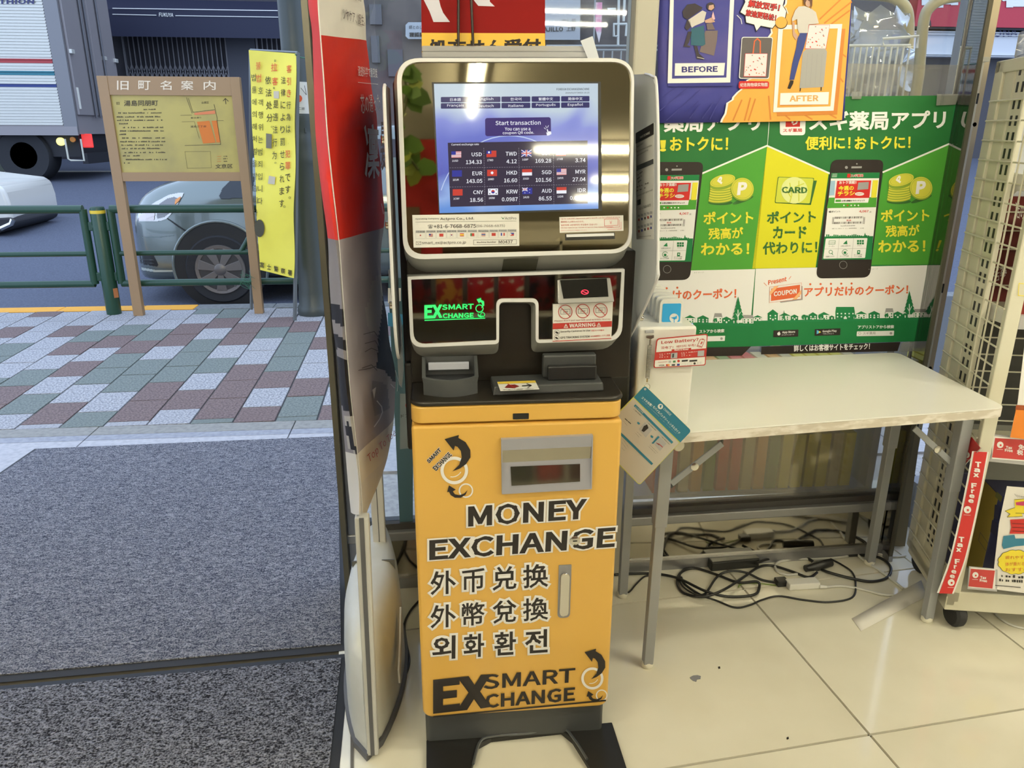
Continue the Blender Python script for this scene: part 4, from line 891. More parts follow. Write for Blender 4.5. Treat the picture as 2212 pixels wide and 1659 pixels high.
# ================================================================== cables on the floor under the table
def cab(name, pts, r, m, label, z=None, lift=.0):
    P = [at(p[0], p[1], z=(p[2] if len(p) > 2 else r+.0005)) for p in pts]
    return tag(obj(name, MB().tube(spline(P, 7), r, 7), m, smooth=60), label, 'cable')
qc = zp(1320, 900, 2.765)
def C(*p): return [(*qc(a[0], a[1]), *(a[2:] if len(a) > 2 else ())) for a in p]
M_cb = mat('black_cable', (.014,.014,.014), .4); M_cw2 = mat('white_cable', I(205,198,172), .45)
cab('power_cable', C((20,945),(120,938),(260,938),(400,965,.012),(560,1040,.02),(700,1075,.006),(850,1065),(885,1020),(870,985,.015),(760,990,.006),(620,940),(500,905),(420,930),(395,985),(430,1050),(540,1075,.012),(660,1040,.02),(790,960,.014),(880,900,.01),(960,890),(1080,925),(1180,960),(1230,930)), .0042, M_cb, 'thick black cable looped in front of the two power adapters')
cab('power_cable', C((560,885),(500,895),(430,915),(410,980),(470,1045,.008),(620,1095),(740,1140),(830,1125),(900,1095),(1000,1072),(1150,1095),(1300,1108),(1440,1080),(1460,1000),(1440,930),(1370,880),(1310,850)), .003, M_cb, 'thin black cable with the longest loop reaching forward over the tile joint')
cab('power_cable', C((985,990),(900,975),(800,930,.014),(700,925,.018),(630,960,.012),(560,1060,.006),(510,1050),(440,1000,.01),(420,960)), .0038, M_cb, 'black cable running to the plug of the white adapter')
cab('power_cable', C((870,875,.03),(940,850,.012),(1050,840),(1180,850),(1240,900),(1300,930,.008),(1450,970),(1560,985),(1650,960),(1670,900),(1620,850),(1540,830),(1400,830)), .0045, M_cb, 'thick black cable looping right towards the far table leg')
cab('power_cable', C((45,1020),(100,1050),(150,1000),(200,955),(260,945)), .0028, M_cb, 'thin black cable coming out from behind the machine on its right')
cab('power_cable', C((1140,935),(1060,945),(1000,930),(980,890),(1010,865),(1100,850),(1230,850),(1400,835),(1440,810)), .004, M_cw2, 'white cable bending around the black plug')
cab('power_cable', C((1280,1018),(1380,1012),(1500,1032),(1620,1062),(1710,1068)), .004, M_cw2, 'white cable leaving the small white adapter to the right')
cab('power_cable', C((1460,770,.03),(1448,790,.01),(1500,850),(1620,930),(1710,1000),(1745,1030)), .0042, M_cw2, 'white cable falling from the far table leg to the paper strip')
cab('power_cable', C((1540,785),(1600,820),(1690,835),(1760,830)), .0038, M_cw2, 'white cable behind the far table leg running under the rack')
cab('power_cable', C((760,1020),(780,1000),(870,995),(985,1008)), .0016, mat('green_wire', I(120,140,50), .5), 'thin green earth wire beside the plug of the white adapter')
def gbox(px0, py0, L, Wd, Hh, ang, z0=0): # box lying on the floor; px0 = picture point of its front-left bottom corner
    o = at(px0, py0, z=z0); u = Vector((cos(ang), sin(ang), 0)); v = Vector((-sin(ang), cos(ang), 0)); up = Vector((0,0,Hh)); z = Vector((0,0,.001))
    return [o+z, o+z+u*L, o+z+u*L+v*Wd, o+z+v*Wd, o+up, o+u*L+up, o+u*L+v*Wd+up, o+v*Wd+up]
pa = thing('power_adapter', 'black power adapter brick lying on the floor under the table', 'adapter', tuple(at(1535,1240,z=0)))
obj('case', MB().box8(gbox(1536,1236, .162, .06, .034, radians(4))), mat('adapter_black', (.02,.021,.02), .3), pa, bevel=.004, seg=2)
pb_ = thing('power_adapter', 'second black power adapter, leaning on the kick panel behind the first', 'adapter', tuple(at(1515,1205,z=0)))
obj('case', MB().box8(gbox(1512,1190, .165, .045, .034, radians(3), .0)), mat('adapter_black', (.02,.021,.02), .3), pb_, bevel=.004, seg=2)
wa = thing('power_adapter', 'small white adapter on the floor in front of the black bricks', 'adapter', tuple(at(1730,1270,z=0)))
obj('case', MB().box8(gbox(1705,1277, .098, .035, .022, radians(1))), M_white, wa, bevel=.003)
obj('plug', MB().box8(gbox(1680,1270, .036, .03, .02, radians(3))), M_cb, wa, bevel=.003, label='black plug')
obj('strain_relief', MB().tube([at(1770,1267,z=.011), at(1785,1268,z=.007)], [.006,.0045], 8), M_white, wa)
pgp = at(1740,1228,z=.012); pge = at(1795,1215,z=.014)
tag(obj('connector', MB().tube([pgp, pgp.lerp(pge,.35), pgp.lerp(pge,.4), pge], [.011,.014,.017,.013], 10), M_cb, smooth=40), 'fat black cable connector beside the white cable loop', 'plug')
p0_ = at(1885,1142,z=.07); p1_ = at(1918,1098,z=.10)
tag(obj('cable_connector', MB().tube([p0_, p0_.lerp(p1_,.15), p0_.lerp(p1_,.16), p0_.lerp(p1_,.75), p0_.lerp(p1_,.76), p1_], [.003,.004,.0085,.0085,.006,.006], 10), M_white, smooth=40), 'white inline connector leaning up beside the far table leg', 'plug')
# folded paper strip on the floor
f0 = [at(*p, z=.0015) for p in ((1840,1336),(1858,1363))]; f1 = [at(*p, z=.06) for p in ((1990,1255),(2003,1290))]
m_ = MB(); rows = 8
for k in range(rows+1):
    t = k/rows; zz = .0015 + .010*sin(pi*t*.55)
    a_ = at(1840+(1990-1840)*t, 1336+(1253-1336)*t, z=zz); b_ = at(1860+(2002-1860)*t, 1363+(1288-1363)*t, z=max(.0015, zz-.014*t))
    m_.v += [tuple(a_), tuple(b_)]
    if k: i = 2*k; m_.face((i-2, i-1, i+1, i))
one('paper_strip', m_, mat('strip_paper', I(218,208,180), .6), 'curved white paper strip lying on the floor by the front table leg', 'paper strip', smooth=60, solid=.0006)
# specks and a scrap on the floor
def scrap(name, pts, m, label, z=.0012): one(name, MB().prism([at(*p, z=.0004) for p in pts], (0,0,z)), m, label, 'scrap')
scrap('tape_scrap', [(1490,1464),(1497,1460),(1506,1459),(1514,1461),(1513,1467),(1506,1468),(1504,1473),(1497,1471),(1492,1467)], mat('grey_tape', I(130,126,118), .5), 'crumpled grey tape scrap on the tiles')
scrap('crumb', [(1551,1441),(1555,1440),(1556,1444),(1552,1445)], M_ink, 'small dark crumb on the tiles near the tape scrap')
scrap('crumb', [(1699,1594),(1703,1592),(1704,1596),(1700,1598)], M_ink, 'small dark crumb beside the tile joint in front')
# black lead beside the machine
one('power_cable', MB().tube(spline([at(905,1298,z=.004), at(885,1322,z=.004), at(874,1350,z=.004), at(878,1390,z=.004), at(884,1430,z=.004), at(870,1472,z=.004), at(860,1478,z=.012)], 8), .0035, 7), M_cb, 'black lead running from the security gate behind the machine', 'cable', smooth=60)
# ================================================================== posters on the glass
film = obj('frosted_film', wbox(PIL[1]+.002, XC-.006, .0275, .0285, .216, 1.497), frost_mat('frosted_film', (.92,.90,.86), .17, .07), wf, label='frosted film over the lower glass')
pA = wp(.9, .024, 1.0); pn = Vector((.035, -1, 0)).normalized(); gsh = Sheet(pA, pn)
P_dg = mat('print_dark_green', I(34,98,42), .3); P_mg = mat('print_mid_green', I(72,142,44), .3); P_lg = mat('print_yellow_green', I(208,198,34), .3)
P_yl = mat('print_yellow', I(222,205,52), .35); P_wh = mat('print_white', I(228,220,198), .35); P_or = mat('print_orange_red', I(212,96,52), .4)
P_bk = mat('print_black', I(42,34,28), .3); P_gg = mat('print_grass_green', I(28,112,58), .35); P_rd = mat('print_red', I(196,44,36), .35); P_gy = mat('print_grey', I(150,144,130), .5)
P_dk = mat('print_darkline', I(52,96,40), .4); P_bg2 = mat('print_bottom_green', I(26,108,52), .3)
P_coin = mat('print_coin', I(200,190,60), .4); P_coin2 = mat('print_coin_edge', I(128,150,44), .4); P_crd = mat('print_card', I(196,196,60), .4)
gt = [thing('green_poster', 'green app poster on the glass, right one, with the yellow-green card panel in full', 'poster', tuple(gsh.hit(1850,480)), 'green app posters'),
      thing('green_poster', 'green app poster on the glass, left one, half hidden behind the machine wing', 'poster', tuple(gsh.hit(1520,480)), 'green app posters')]
obj('sheet', MB().prism([gsh.hit(*p) for p in ((1626,748),(1940,737),(1993,650),(2068,206),(1665,212))], gsh.n*.0003), P_bg2, gt[0])
obj('sheet', MB().prism([gsh.hit(*p) for p in ((1330,760),(1624.5,748),(1663.5,212),(1340,218))], gsh.n*.0003), P_bg2, gt[1])
ax = zp(1640, 200, 4.609); bx_ = zp(1620, 560, 5.027); fx_ = zp(1400, 240, 6.9125); gx_ = zp(1400, 460, 6.9125)
# base areas
pr = Print('print', gt[0], gsh, .0004, 1.5)
pr.poly([ax(0,1700), ax(80,530), ax(100,45), ax(1958,28), ax(1885,512), ax(1690,1670)], P_dg, 0)
pr.poly([ax(-70,1752), ax(78,530), ax(690,800), ax(560,1740)], P_lg, 1)
pr.poly([ax(1090,1715), ax(1235,790), ax(1885,512), ax(1684,1712)], P_mg, 1)
pr.line([ax(78,530), ax(700,805)], 3.6, P_wh, 2); pr.line([ax(1230,792), ax(1885,512)], 3.6, P_wh, 2); pr.line([ax(80,530), ax(98,300)], 1, P_wh, 2)
pr.poly([bx_(25,675), bx_(62,103), bx_(1925,64), bx_(1838,632)], P_wh, 1)
p2 = Print('print', gt[1], gsh, .0004, 1.5)
p2.poly([gx_(-500,800), fx_(-500,-200), fx_(1822,-250), fx_(1778,515), gx_(1600,840)], P_dg, 0)
p2.poly([gx_(-500,880), fx_(-500,1400), fx_(805,930), fx_(1776,515), gx_(1598,838)], P_mg, 1)
p2.line([fx_(805,930), fx_(1776,515)], 3.6, P_wh, 2); p2.line([fx_(1778,515), fx_(1820,-100)], 1, P_wh, 2)
p2.poly([gx_(-500,1660), gx_(-500,880), gx_(1598,838), gx_(1528,1640)], P_wh, 1)
def phone(P, q, o, full=True):   # q maps zoom coordinates of the right poster
    P.poly(rpoly([q(718,668), q(1238,668), q(1098,1840), q(560,1850)], [14,14,16,16], 6), P_bk, 3)
    P.poly([q(715,800), q(1195,795), q(1110,1655), q(622,1660)], P_wh, 4)
    P.poly([q(715,800), q(1195,795), q(1190,852), q(709,855)], P_bg2, 5)
    P.poly([q(690,1045), q(1167,1040), q(1158,1140), q(668,1150)], P_mg, 5)
    for k in range(3): P.line([q(724-k*2,812+k*13), q(770-k*2,811+k*13)], .9, P_wh, 6)
    P.quad([q(872,808), q(905,808), q(902,845), q(868,845)], P_rd, 6); P.txt('スギ薬局', q(905,842), q(1030,838), 28/4.609, P_rd, 7, .02, .06, P_wh)
    P.quad([q(772,878), q(1110,874), q(1090,1048), q(748,1052)], P_rd, 6); P.quad([q(748,1052), q(1088,1048), q(1078,1095), q(742,1098)], P_wh, 6)
    P.txt('おトク満載!!', q(790,912), q(962,908), 32/4.609, P_wh, 7, .02); P.txt('今週の', q(782,978), q(935,972), 50/4.609, P_yl, 7, .04); P.txt('チラシ', q(775,1030), q(945,1022), 46/4.609, P_yl, 7, .04)
    P.quad([q(980,895), q(1085,888), q(1078,960), q(970,968)], P_gy, 7); P.disc(q(992,1008), 46/4.609, P_wh, 7, ry=18/4.609); P.txt('配信中!!', q(960,1016), q(1024,1014), 16/4.609, P_rd, 8)
    P.quad([q(755,1066), q(808,1065), q(806,1086), q(752,1087)], P_mg, 7); P.txt('お得な情報を今すぐチェック', q(815,1086), q(1045,1083), 19/4.609, P_bk, 7, .02)
    P.quad([q(1125,872), q(1180,871), q(1160,1045), q(1108,1046)], P_yl, 6); P.quad([q(706,878), q(752,876), q(742,1020), q(690,1024)], mat('print_pale_blue', I(150,176,180), .5), 6)
    for k in range(5): P.disc(q(838+k*36,1122), 1.6, P_wh if k != 1 else P_rd, 6)
    P.txt('総ポイント', q(690,1196), q(803,1192), 20/4.609, P_bk, 5, .02); P.txt('4,067', q(990,1198), q(1084,1196), 28/4.609, P_rd, 5, .02); P.txt('点', q(1092,1196), q(1112,1195), 18/4.609, P_bk, 5)
    rnd = random.Random(5); x = 750
    while x < 1030:
        w = rnd.choice((3,5,8)); s_ = (x-750)*-.02
        P.quad([q(x,1236+s_), q(x+w,1236+s_), q(x+w-4,1256+s_), q(x-4,1256+s_)], P_bk, 5); P.quad([q(x-8,1288+s_), q(x+w-8,1288+s_), q(x+w-11,1308+s_), q(x-11,1308+s_)], P_bk, 5); x += w+rnd.choice((4,6,9))
    for x in (728,738,1036,1046): P.line([q(x,1240), q(x-6,1306)], .8, P_bk, 5)
    P.txt('見本', q(862,1281), q(912,1279), 17/4.609, P_rd, 5, .01); P.dashes(q(806,1331), q(950,1328), 2.4, P_gy, 5, fill=1); P.dashes(q(715,1358), q(1038,1352), 2, P_gy, 5)
    P.poly([q(645,1432), q(1130,1428), q(1112,1660), q(622,1662)], P_bg2, 5); rn = random.Random(2)
    for k in range(24): x = 662+k*18; h = rn.uniform(8,24); P.quad([q(x,1434-h), q(x+13,1434-h), q(x+13,1434), q(x,1434)], P_gg, 5)
    P.poly([q(1035,1434), q(1048,1392), q(1060,1434)], P_gg, 6)
    P.poly(rpoly([q(658,1452), q(1072,1447), q(1048,1645), q(632,1652)], [2]*4), P_wh, 6)
    P.line([q(645,1555), q(1062,1548)], .5, P_gy, 7); P.line([q(792,1450), q(770,1650)], .5, P_gy, 7); P.line([q(935,1448), q(912,1648)], .5, P_gy, 7)
    P.line([q(690,1474), q(752,1473), q(748,1508), q(686,1510)], .8, P_gg, 7, closed=True); P.txt('COUPON', q(694,1500), q(746,1498), 2.6, P_gg, 7)
    P.poly([q(828,1505), q(866,1468), q(872,1508)], P_gg, 7)
    for k in range(6): P.quad([q(968+(k % 3)*24,1466+(k//3)*24), q(988+(k % 3)*24,1466+(k//3)*24), q(987+(k % 3)*24,1486+(k//3)*24), q(967+(k % 3)*24,1486+(k//3)*24)], P_gg, 7)
    P.ring(q(706,1585), 3.8, 1.1, P_gg, 7, 18); P.line([q(716,1597), q(727,1612)], 1.4, P_gg, 7); P.ring(q(848,1588), 6, 1, P_gg, 7, 18, a0=20, a1=330); P.quad([q(835,1580), q(860,1580), q(860,1604), q(835,1604)], P_gg, 7)
    P.quad([q(970,1568), q(1000,1568), q(996,1606), q(968,1606)], P_gg, 7); P.disc(q(984,1584), 1.6, P_wh, 8)
    for a_, b_, t in (((686,1537),(744,1535),'クーポン'),((806,1534),(902,1531),'お得なお知らせ'),((972,1530),(1014,1529),'チラシ'),((658,1638),(742,1636),'店舗をさがす'),((798,1636),(884,1633),'ポイント交換'),((938,1620),(1018,1618),'おくすり手帳'),((936,1638),(1014,1636),'アプリを起動')): P.txt(t, q(*a_), q(*b_), 3.2, P_bk, 7)
    P.ring(q(832,1745) if 0 else o, 8.2, .8, P_gy, 5, 24)
    P.disc(q(864,745), 3.2, P_gy, 4); P.quad([q(915,735), q(1018,733), q(1016,752), q(913,754)], P_gy, 4); P.disc(q(968,709), 1.5, P_gy, 4)
def coins(P, q):
    P.disc(q(1388,1085), 122/4.609, P_dk, 2, 24, ry=24/4.609); P.disc(q(1612,1060), 110/4.609, P_dk, 2, 24, ry=20/4.609, rot=-20)
    for k in range(6):
        cx, cy = 1386+k*3, 1058-k*24; P.disc(q(cx,cy), 120/4.609, P_coin2, 3+k*.4, 26, ry=32/4.609, rot=-4); P.disc(q(cx,cy-6), 117/4.609, P_coin, 3.2+k*.4, 26, ry=29/4.609, rot=-4)
    P.disc(q(1407,890), 130/4.609, P_coin2, 5.6, 28, ry=64/4.609, rot=-14); P.disc(q(1408,868), 128/4.609, P_coin, 5.9, 28, ry=58/4.609, rot=-14); P.ring(q(1408,868), 112/4.609, 3/4.609, P_coin2, 6.2, 28, ry=46/4.609, rot=-14)
    P.txt('P', q(1395,903), q(1425,850), 10, P_wh, 6.5, .06, p3=q(1352,872))
    P.disc(q(1602,958), 116/4.609, P_coin2, 7, 30, ry=110/4.609, rot=10); P.disc(q(1604,946), 112/4.609, P_coin, 7.3, 30, ry=108/4.609, rot=10); P.ring(q(1604,946), 99/4.609, 3/4.609, P_coin2, 7.6, 30, ry=95/4.609)
    P.txt('P', q(1548,1010), q(1640,1004), 128/4.609, P_wh, 8, .06, shear=.12)
phone(pr, ax, bx_(1008,60)); coins(pr, ax)
pr.poly(rpoly([ax(205,180), ax(462,180), ax(455,425), ax(203,425)], [8]*4), P_wh, 2); pr.quad([ax(262,225), ax(408,225), ax(402,340), ax(260,342)], P_rd, 3); pr.txt('り', ax(318,325), ax(382,322), 14, P_wh, 4, .06)
pr.txt('スギ薬局', ax(233,396), ax(424,392), 38/4.609, P_rd, 3, .02)
pr.txt('スギ薬局アプリ', ax(492,384), ax(1848,362), 196/4.609, P_wh, 3, .03)
pr.txt('便利に！', ax(455,574), ax(905,568), 138/4.609, P_yl, 3, .028); pr.txt('おトクに！', ax(945,568), ax(1502,558), 130/4.609, P_yl, 3, .028)
pr.poly([ax(190,868), ax(572,876), ax(512,1118), ax(160,1100)], P_dk, 2); pr.poly(rpoly([ax(183,838), ax(545,850), ax(505,1108), ax(152,1098)], [3]*4), P_dk, 3); pr.poly(rpoly([ax(188,843), ax(538,855), ax(500,1103), ax(158,1093)], [3]*4), P_crd, 4)
pr.disc(ax(345,972), 132/4.609, mat('print_leaf', I(214,214,130), .4), 5, 30); pr.line([ax(300,1090), ax(320,1020), ax(300,900)], 2, P_crd, 6); pr.line([ax(390,1080), ax(390,880)], 2, P_crd, 6); pr.line([ax(350,940), ax(440,905)], 2, P_crd, 6); pr.line([ax(260,960), ax(310,1040)], 2, P_crd, 6)
pr.txt('CARD', ax(220,998), ax(474,1002), 62/4.609, P_dk, 7, .04)
pr.txt('ポイント', ax(72,1305), ax(562,1292), 122/4.609, P_dk, 3, .035); pr.txt('カード', ax(132,1455), ax(470,1450), 122/4.609, P_dk, 3, .04); pr.txt('代わりに！', ax(32,1615), ax(575,1600), 128/4.609, P_dk, 3, .03)
def points(P, q):
    P.txt('ポイント', q(1205,1288), q(1690,1278), 125/4.609, P_yl, 3, .035); P.txt('残高が', q(1255,1440), q(1592,1428), 118/4.609, P_yl, 3, .028); P.txt('わかる！', q(1180,1592), q(1650,1586), 122/4.609, P_yl, 3, .03)
points(pr, ax)
pr.txt('Present', bx_(195,278), bx_(396,236), 50/5.027, P_or, 3, .03); pr.line([bx_(148,255), bx_(178,285)], 1, P_or, 3); pr.line([bx_(420,215), bx_(442,185)], 1, P_or, 3)
pr.poly([bx_(225,300), bx_(568,290), bx_(570,440), bx_(330,472)], P_gy, 2); pr.poly([bx_(210,300), bx_(556,254), bx_(552,428), bx_(208,470)], P_wh, 3); pr.poly([bx_(228,318), bx_(540,275), bx_(536,408), bx_(224,452)], P_or, 4)
pr.line([bx_(210,300), bx_(556,254), bx_(552,428), bx_(208,470)], .5, P_or, 4, closed=True)
pr.poly([bx_(262,293), bx_(308,288), bx_(215,392), bx_(213,350)], mat('print_tape', I(228,170,110), .5), 5); pr.poly([bx_(552,330), bx_(552,372), bx_(505,430), bx_(455,438)], MATS['print_tape'], 5)
pr.txt('COUPON', bx_(254,402), bx_(502,370), 52/5.027, P_wh, 6, .04)
pr.txt('アプリだけのクーポン！', bx_(585,408), bx_(1712,378), 108/5.027, P_or, 3, .03)
for k in range(5): pr.disc(bx_(652+k*112,270-k*2), 2.3, P_or, 3)
pr.txt('※イメージ', bx_(1284,116), bx_(1386,110), 17/5.027, P_gy, 3)
def town(P, q, x0, x1, tilt):
    """row of printed houses and trees along the green ground"""
    rnd = random.Random(21); x = x0; k = 0
    def g(x): return 668-(x-0)*tilt
    P.poly([q(x0-8,g(x0-8)+20), q(x0-8,g(x0-8)), q(x1,g(x1)), q(x1,g(x1)+30)], P_gg, 2)
    items = [('h',35,90,60,0),('h',190,110,120,1),('t',350,30,110,0),('h',320,110,80,0),('h',440,80,60,1),('b',555,56,50,0),('h',585,60,50,1),('h',635,90,80,1),('b',735,60,55,0),('h',745,110,80,0),('h',860,50,40,1),('H',925,210,130,1),('b',1098,50,45,0),('h',1150,110,80,0),('h',1285,120,80,1),('b',1455,44,45,0),('H',1465,90,105,0),('h',1550,100,70,1),('h',1650,60,50,1),('T',1725,130,290,0),('H',1775,120,90,0)]
    for kd, xx, w, h, dk in items:
        if xx < x0 or xx+w > x1+30: continue
        b = g(xx+w/2); body = P_gg if dk else P_wh; win = P_wh if dk else P_gg
        if kd in 'hH':
            P.quad([q(xx,b-h*.62), q(xx+w,b-h*.62), q(xx+w,b), q(xx,b)], P_gg, 3); P.quad([q(xx+3,b-h*.62+2), q(xx+w-3,b-h*.62+2), q(xx+w-3,b), q(xx+3,b)], body, 4)
            if kd == 'h': P.poly([q(xx-8,b-h*.6), q(xx+w*.5,b-h), q(xx+w+8,b-h*.6)], P_gg, 3)
            else: P.quad([q(xx+8,b-h), q(xx+w-8,b-h), q(xx+w,b-h*.6), q(xx,b-h*.6)], P_gg if dk else P_gy, 3)
            n = max(1, int(w//38))
            for i in range(n):
                for j in range(2 if h > 70 else 1): wx = xx+w*(i+.5)/n-7; wy = b-h*.5+j*h*.26; P.quad([q(wx,wy), q(wx+14,wy), q(wx+14,wy+14), q(wx,wy+14)], win, 5)
            P.quad([q(xx+w*.42,b-18), q(xx+w*.58,b-18), q(xx+w*.58,b), q(xx+w*.42,b)], P_gg if not dk else P_wh, 5)
        elif kd == 'b': P.disc(q(xx+w/2,b-h*.6), w*.5/5.027, P_gg, 6, 12); P.line([q(xx+w/2,b), q(xx+w/2,b-h*.5)], .8, P_wh, 7)
        else:
            c = xx+(0 if kd == 'T' else w/2); pts = [q(c,b-h)]
            for i in range(1, 7): ww = w*.5*i/6; pts += [q(c+ww,b-h*(1-i/7.5)), q(c+ww*.72,b-h*(1-i/7.5)-4)]
            pts += [q(c+w*.2,b-h*.12), q(c-w*.2,b-h*.12)]
            for i in range(6, 0, -1): ww = w*.5*i/6; pts += [q(c-ww*.72,b-h*(1-i/7.5)-4), q(c-ww,b-h*(1-i/7.5))]
            P.poly(pts, P_gg, 6)
            if kd == 'T': P.line([q(c,b), q(c-2,b-h*.5)], 1.8, P_wh, 7); P.line([q(c,b-h*.25), q(c+24,b-h*.42)], 1.2, P_wh, 7); P.line([q(c,b-h*.22), q(c-24,b-h*.36)], 1.2, P_wh, 7)
town(pr, bx_, 8, 1900, .021)
pr.poly([bx_(0,945), bx_(8,672), bx_(1838,630), bx_(1800,890)], P_bg2, 1)
def stores(P, q):
    P.poly(rpoly([q(254,772), q(524,762), q(520,838), q(250,845)], [1]*4), P_bk, 3); P.txt('App Store', q(346,808), q(487,802), 28/5.027, P_wh, 4, .03); P.txt('からダウンロード', q(342,828), q(476,822), 15/5.027, P_wh, 4); P.disc(q(310,808), 3.4, P_wh, 4); P.disc(q(314,789), 1.1, P_wh, 4)
    P.poly(rpoly([q(702,758), q(980,748), q(976,822), q(698,830)], [1]*4), P_bk, 3); P.txt('Google Play', q(784,798), q(938,792), 30/5.027, P_wh, 4, .02); P.txt('で手に入れよう', q(786,815), q(905,811), 14/5.027, P_wh, 4)
    P.poly([q(722,766), q(768,788), q(720,812)], mat('print_play', I(90,170,190), .4), 4); P.poly([q(768,788), q(745,777), q(742,802)], P_yl, 5)
    P.txt('アプリストアから検索', q(1168,754), q(1560,750), 38/5.027, P_wh, 3, .03)
    P.poly(rpoly([q(1158,782), q(1562,774), q(1558,828), q(1154,834)], [1.5]*4), P_wh, 3); P.txt('スギ薬局', q(1222,818), q(1360,815), 32/5.027, P_gy, 4, .01); P.ring(q(1188,802), 2.6, .8, P_gy, 4, 14); P.disc(q(1526,802), 2.8, P_gy, 4)
stores(pr, bx_)
pr.poly([bx_(122,948), bx_(1632,898), bx_(1600,996), bx_(118,1032)], P_bk, 2)
pr.txt('詳しくはお客様サイトをチェック！', bx_(474,1002), bx_(1298,978), 72/5.027, P_wh, 3, .03)
# left poster: the same print, part hidden
phone(p2, lambda x, y: fx_(770+(x-1200)*1.5*.985, 950+(y-795)*1.5+(x-1200)*-.0), gx_(280,838)); coins(p2, lambda x, y: fx_(900+(x-1270)*1.5, 1330+(y-1060)*1.52)); points(p2, lambda x, y: gx_(820+(x-1205)*1.54, 165+(y-1285)*1.52))
p2.txt('薬局アプリ', fx_(228,318), fx_(1670,300), 290/6.91, P_wh, 3, .03)
p2.txt('！', fx_(175,605), fx_(265,602), 170/6.91, P_yl, 3, .05); p2.txt('おトクに！', fx_(320,598), fx_(1190,590), 212/6.91, P_yl, 3, .03)
p2.txt('けのクーポン！', gx_(365,1305), gx_(1312,1275), 158/6.91, P_or, 3, .03); p2.disc(gx_(275,1122), 2.3, P_or, 3); p2.disc(gx_(433,1114), 2.3, P_or, 3); p2.txt('※イメージ', gx_(684,900), gx_(832,895), 22/6.91, P_gy, 3)
town(p2, lambda x, y: gx_(740+(x-1290)*1.375, 1635+(y-668)*1.375+(x-1290)*.02), 1140, 1870, .0)
p2.poly([gx_(-500,1990), gx_(-500,1660), gx_(1528,1636), gx_(1500,1985)], P_bg2, 1)
p2.txt('ストアから検索', (1510,720), (1564,718), 8, P_wh, 3, .03); p2.poly(rpoly([(1490,727),(1566,725),(1565,736),(1490,738)], [1]*4), P_wh, 3); p2.disc((1558,731), 2.8, P_gy, 4)
p2.poly([(1390,772),(1390,754),(1622,748),(1602,768)], P_bk, 2)
for k, (p, l) in enumerate((([(2022,203),(2070,203),(2062,226),(2020,228)], 'at the top right corner of the green poster'), ([(1838,198),(1862,198),(1858,214),(1838,214)], 'beside the purple poster above the green one'), ([(1944,740),(1982,736),(1978,757),(1940,760)], 'at the bottom right corner of the green poster'))):
    one('clear_tape', MB().prism([gsh.hit(*q)+gsh.n*.004 for q in p], gsh.n*.0006), pane_mat('tape%d' % k, (.9,.9,.86), 1.5, haze=.28), 'strip of clear tape '+l, 'tape', 'clear tape pieces')
# ---- purple and orange luggage poster in front
lsh = Sheet(gsh.o+gsh.n*.012, gsh.n); qp = zp(1400, 0, 4.809)
P_pu = mat('print_purple_blue', I(58,58,118), .5, noise=(5, I(88,78,124), 2, .5, .75)); P_og = mat('print_orange', I(222,160,66), .28, noise=(4, I(206,140,58), 2, .5, .8)); P_nv = mat('print_navy', I(52,50,100), .3)
lpz = thing('luggage_poster', 'purple and orange luggage poster overlapping the green ones', 'poster', tuple(lsh.hit(1620,120)))
m_ = MB(); N1, N2 = 16, 10
for j in range(N2+1):
    for i in range(N1+1):
        u, v = i/N1, j/N2; l_, r_ = Vector((1422+3*(1-v)*0-1*v, -160+426*v)), Vector((1852-28*v, -160+420*v)); q_ = l_.lerp(r_, u)
        h = .0022*(1+sin(u*11+v*5)*sin(v*7+1)); m_.v.append(tuple(lsh.hit(q_.x, q_.y)-lsh.n*(h+.0004)))
for j in range(N2):
    for i in range(N1): a_ = j*(N1+1)+i; m_.face((a_, a_+N1+1, a_+N1+2, a_+1))
obj('sheet', m_, P_pu, lpz, smooth=60, solid=.0004)
lp = Print('print', lpz, lsh, .0004, 1)
tear = [(1250,300),(1262,340),(1230,385),(1235,420),(1100,800),(1010,830),(985,880),(955,920),(905,960),(860,1010),(855,1035),(800,1070),(790,1130),(780,1180),(745,1240),(735,1272)]
lp.poly([qp(*p) for p in [(1270,300)]+[(x+12,y) for x, y in tear[1:]]+[(2012,1248),(2160,-700),(1500,-700),(1420,40),(1300,200)]], P_wh, 1)
lp.poly([qp(*p) for p in [(1282,296)]+[(x+32,y+3) for x, y in tear[1:]]+[(2012,1248),(2162,-700),(1520,-700),(1440,40),(1320,200)]], P_og, 2)
P_o2 = mat('print_orange_ray', I(200,122,50), .3); P_p2 = mat('print_purple_ray', I(50,50,108), .3)
for (a_, b_) in (((880,1250),(970,1040)),((1000,1250),(1060,1020)),((1040,1250),(1110,1030)),((1250,1000),(1270,1240)),((1400,1180),(1470,1240)),((1600,1180),(1700,1240)),((1850,1170),(1950,1225)),((1985,800),(2020,850)),((2010,560),(2050,590)),((1780,200),(2110,-110)),((1830,240),(2110,20)),((1900,250),(2090,110))): lp.line([qp(*a_), qp(*b_)], 3.2, P_o2, 3)
for (a_, b_) in (((190,1250),(540,930)),((380,1180),(520,1050)),((430,1230),(540,1080)),((560,1230),(680,1060)),((640,1240),(760,1000)),((120,1150),(420,900)),((150,1000),(300,900))): lp.line([qp(*a_), qp(*b_)], 1.8, P_p2, 3)
lp.poly([qp(*p) for p in ((205,900),(880,895),(910,-200),(850,-200),(850,860),(205,862))], P_p2, 3)
lp.poly([qp(*p) for p in ((200,865),(850,857),(903,-250),(860,-250),(810,806),(245,818),(270,-250),(232,-250))], P_wh, 4); lp.poly([qp(*p) for p in ((245,818),(810,806),(860,-250),(270,-250))], P_pu, 3.5)
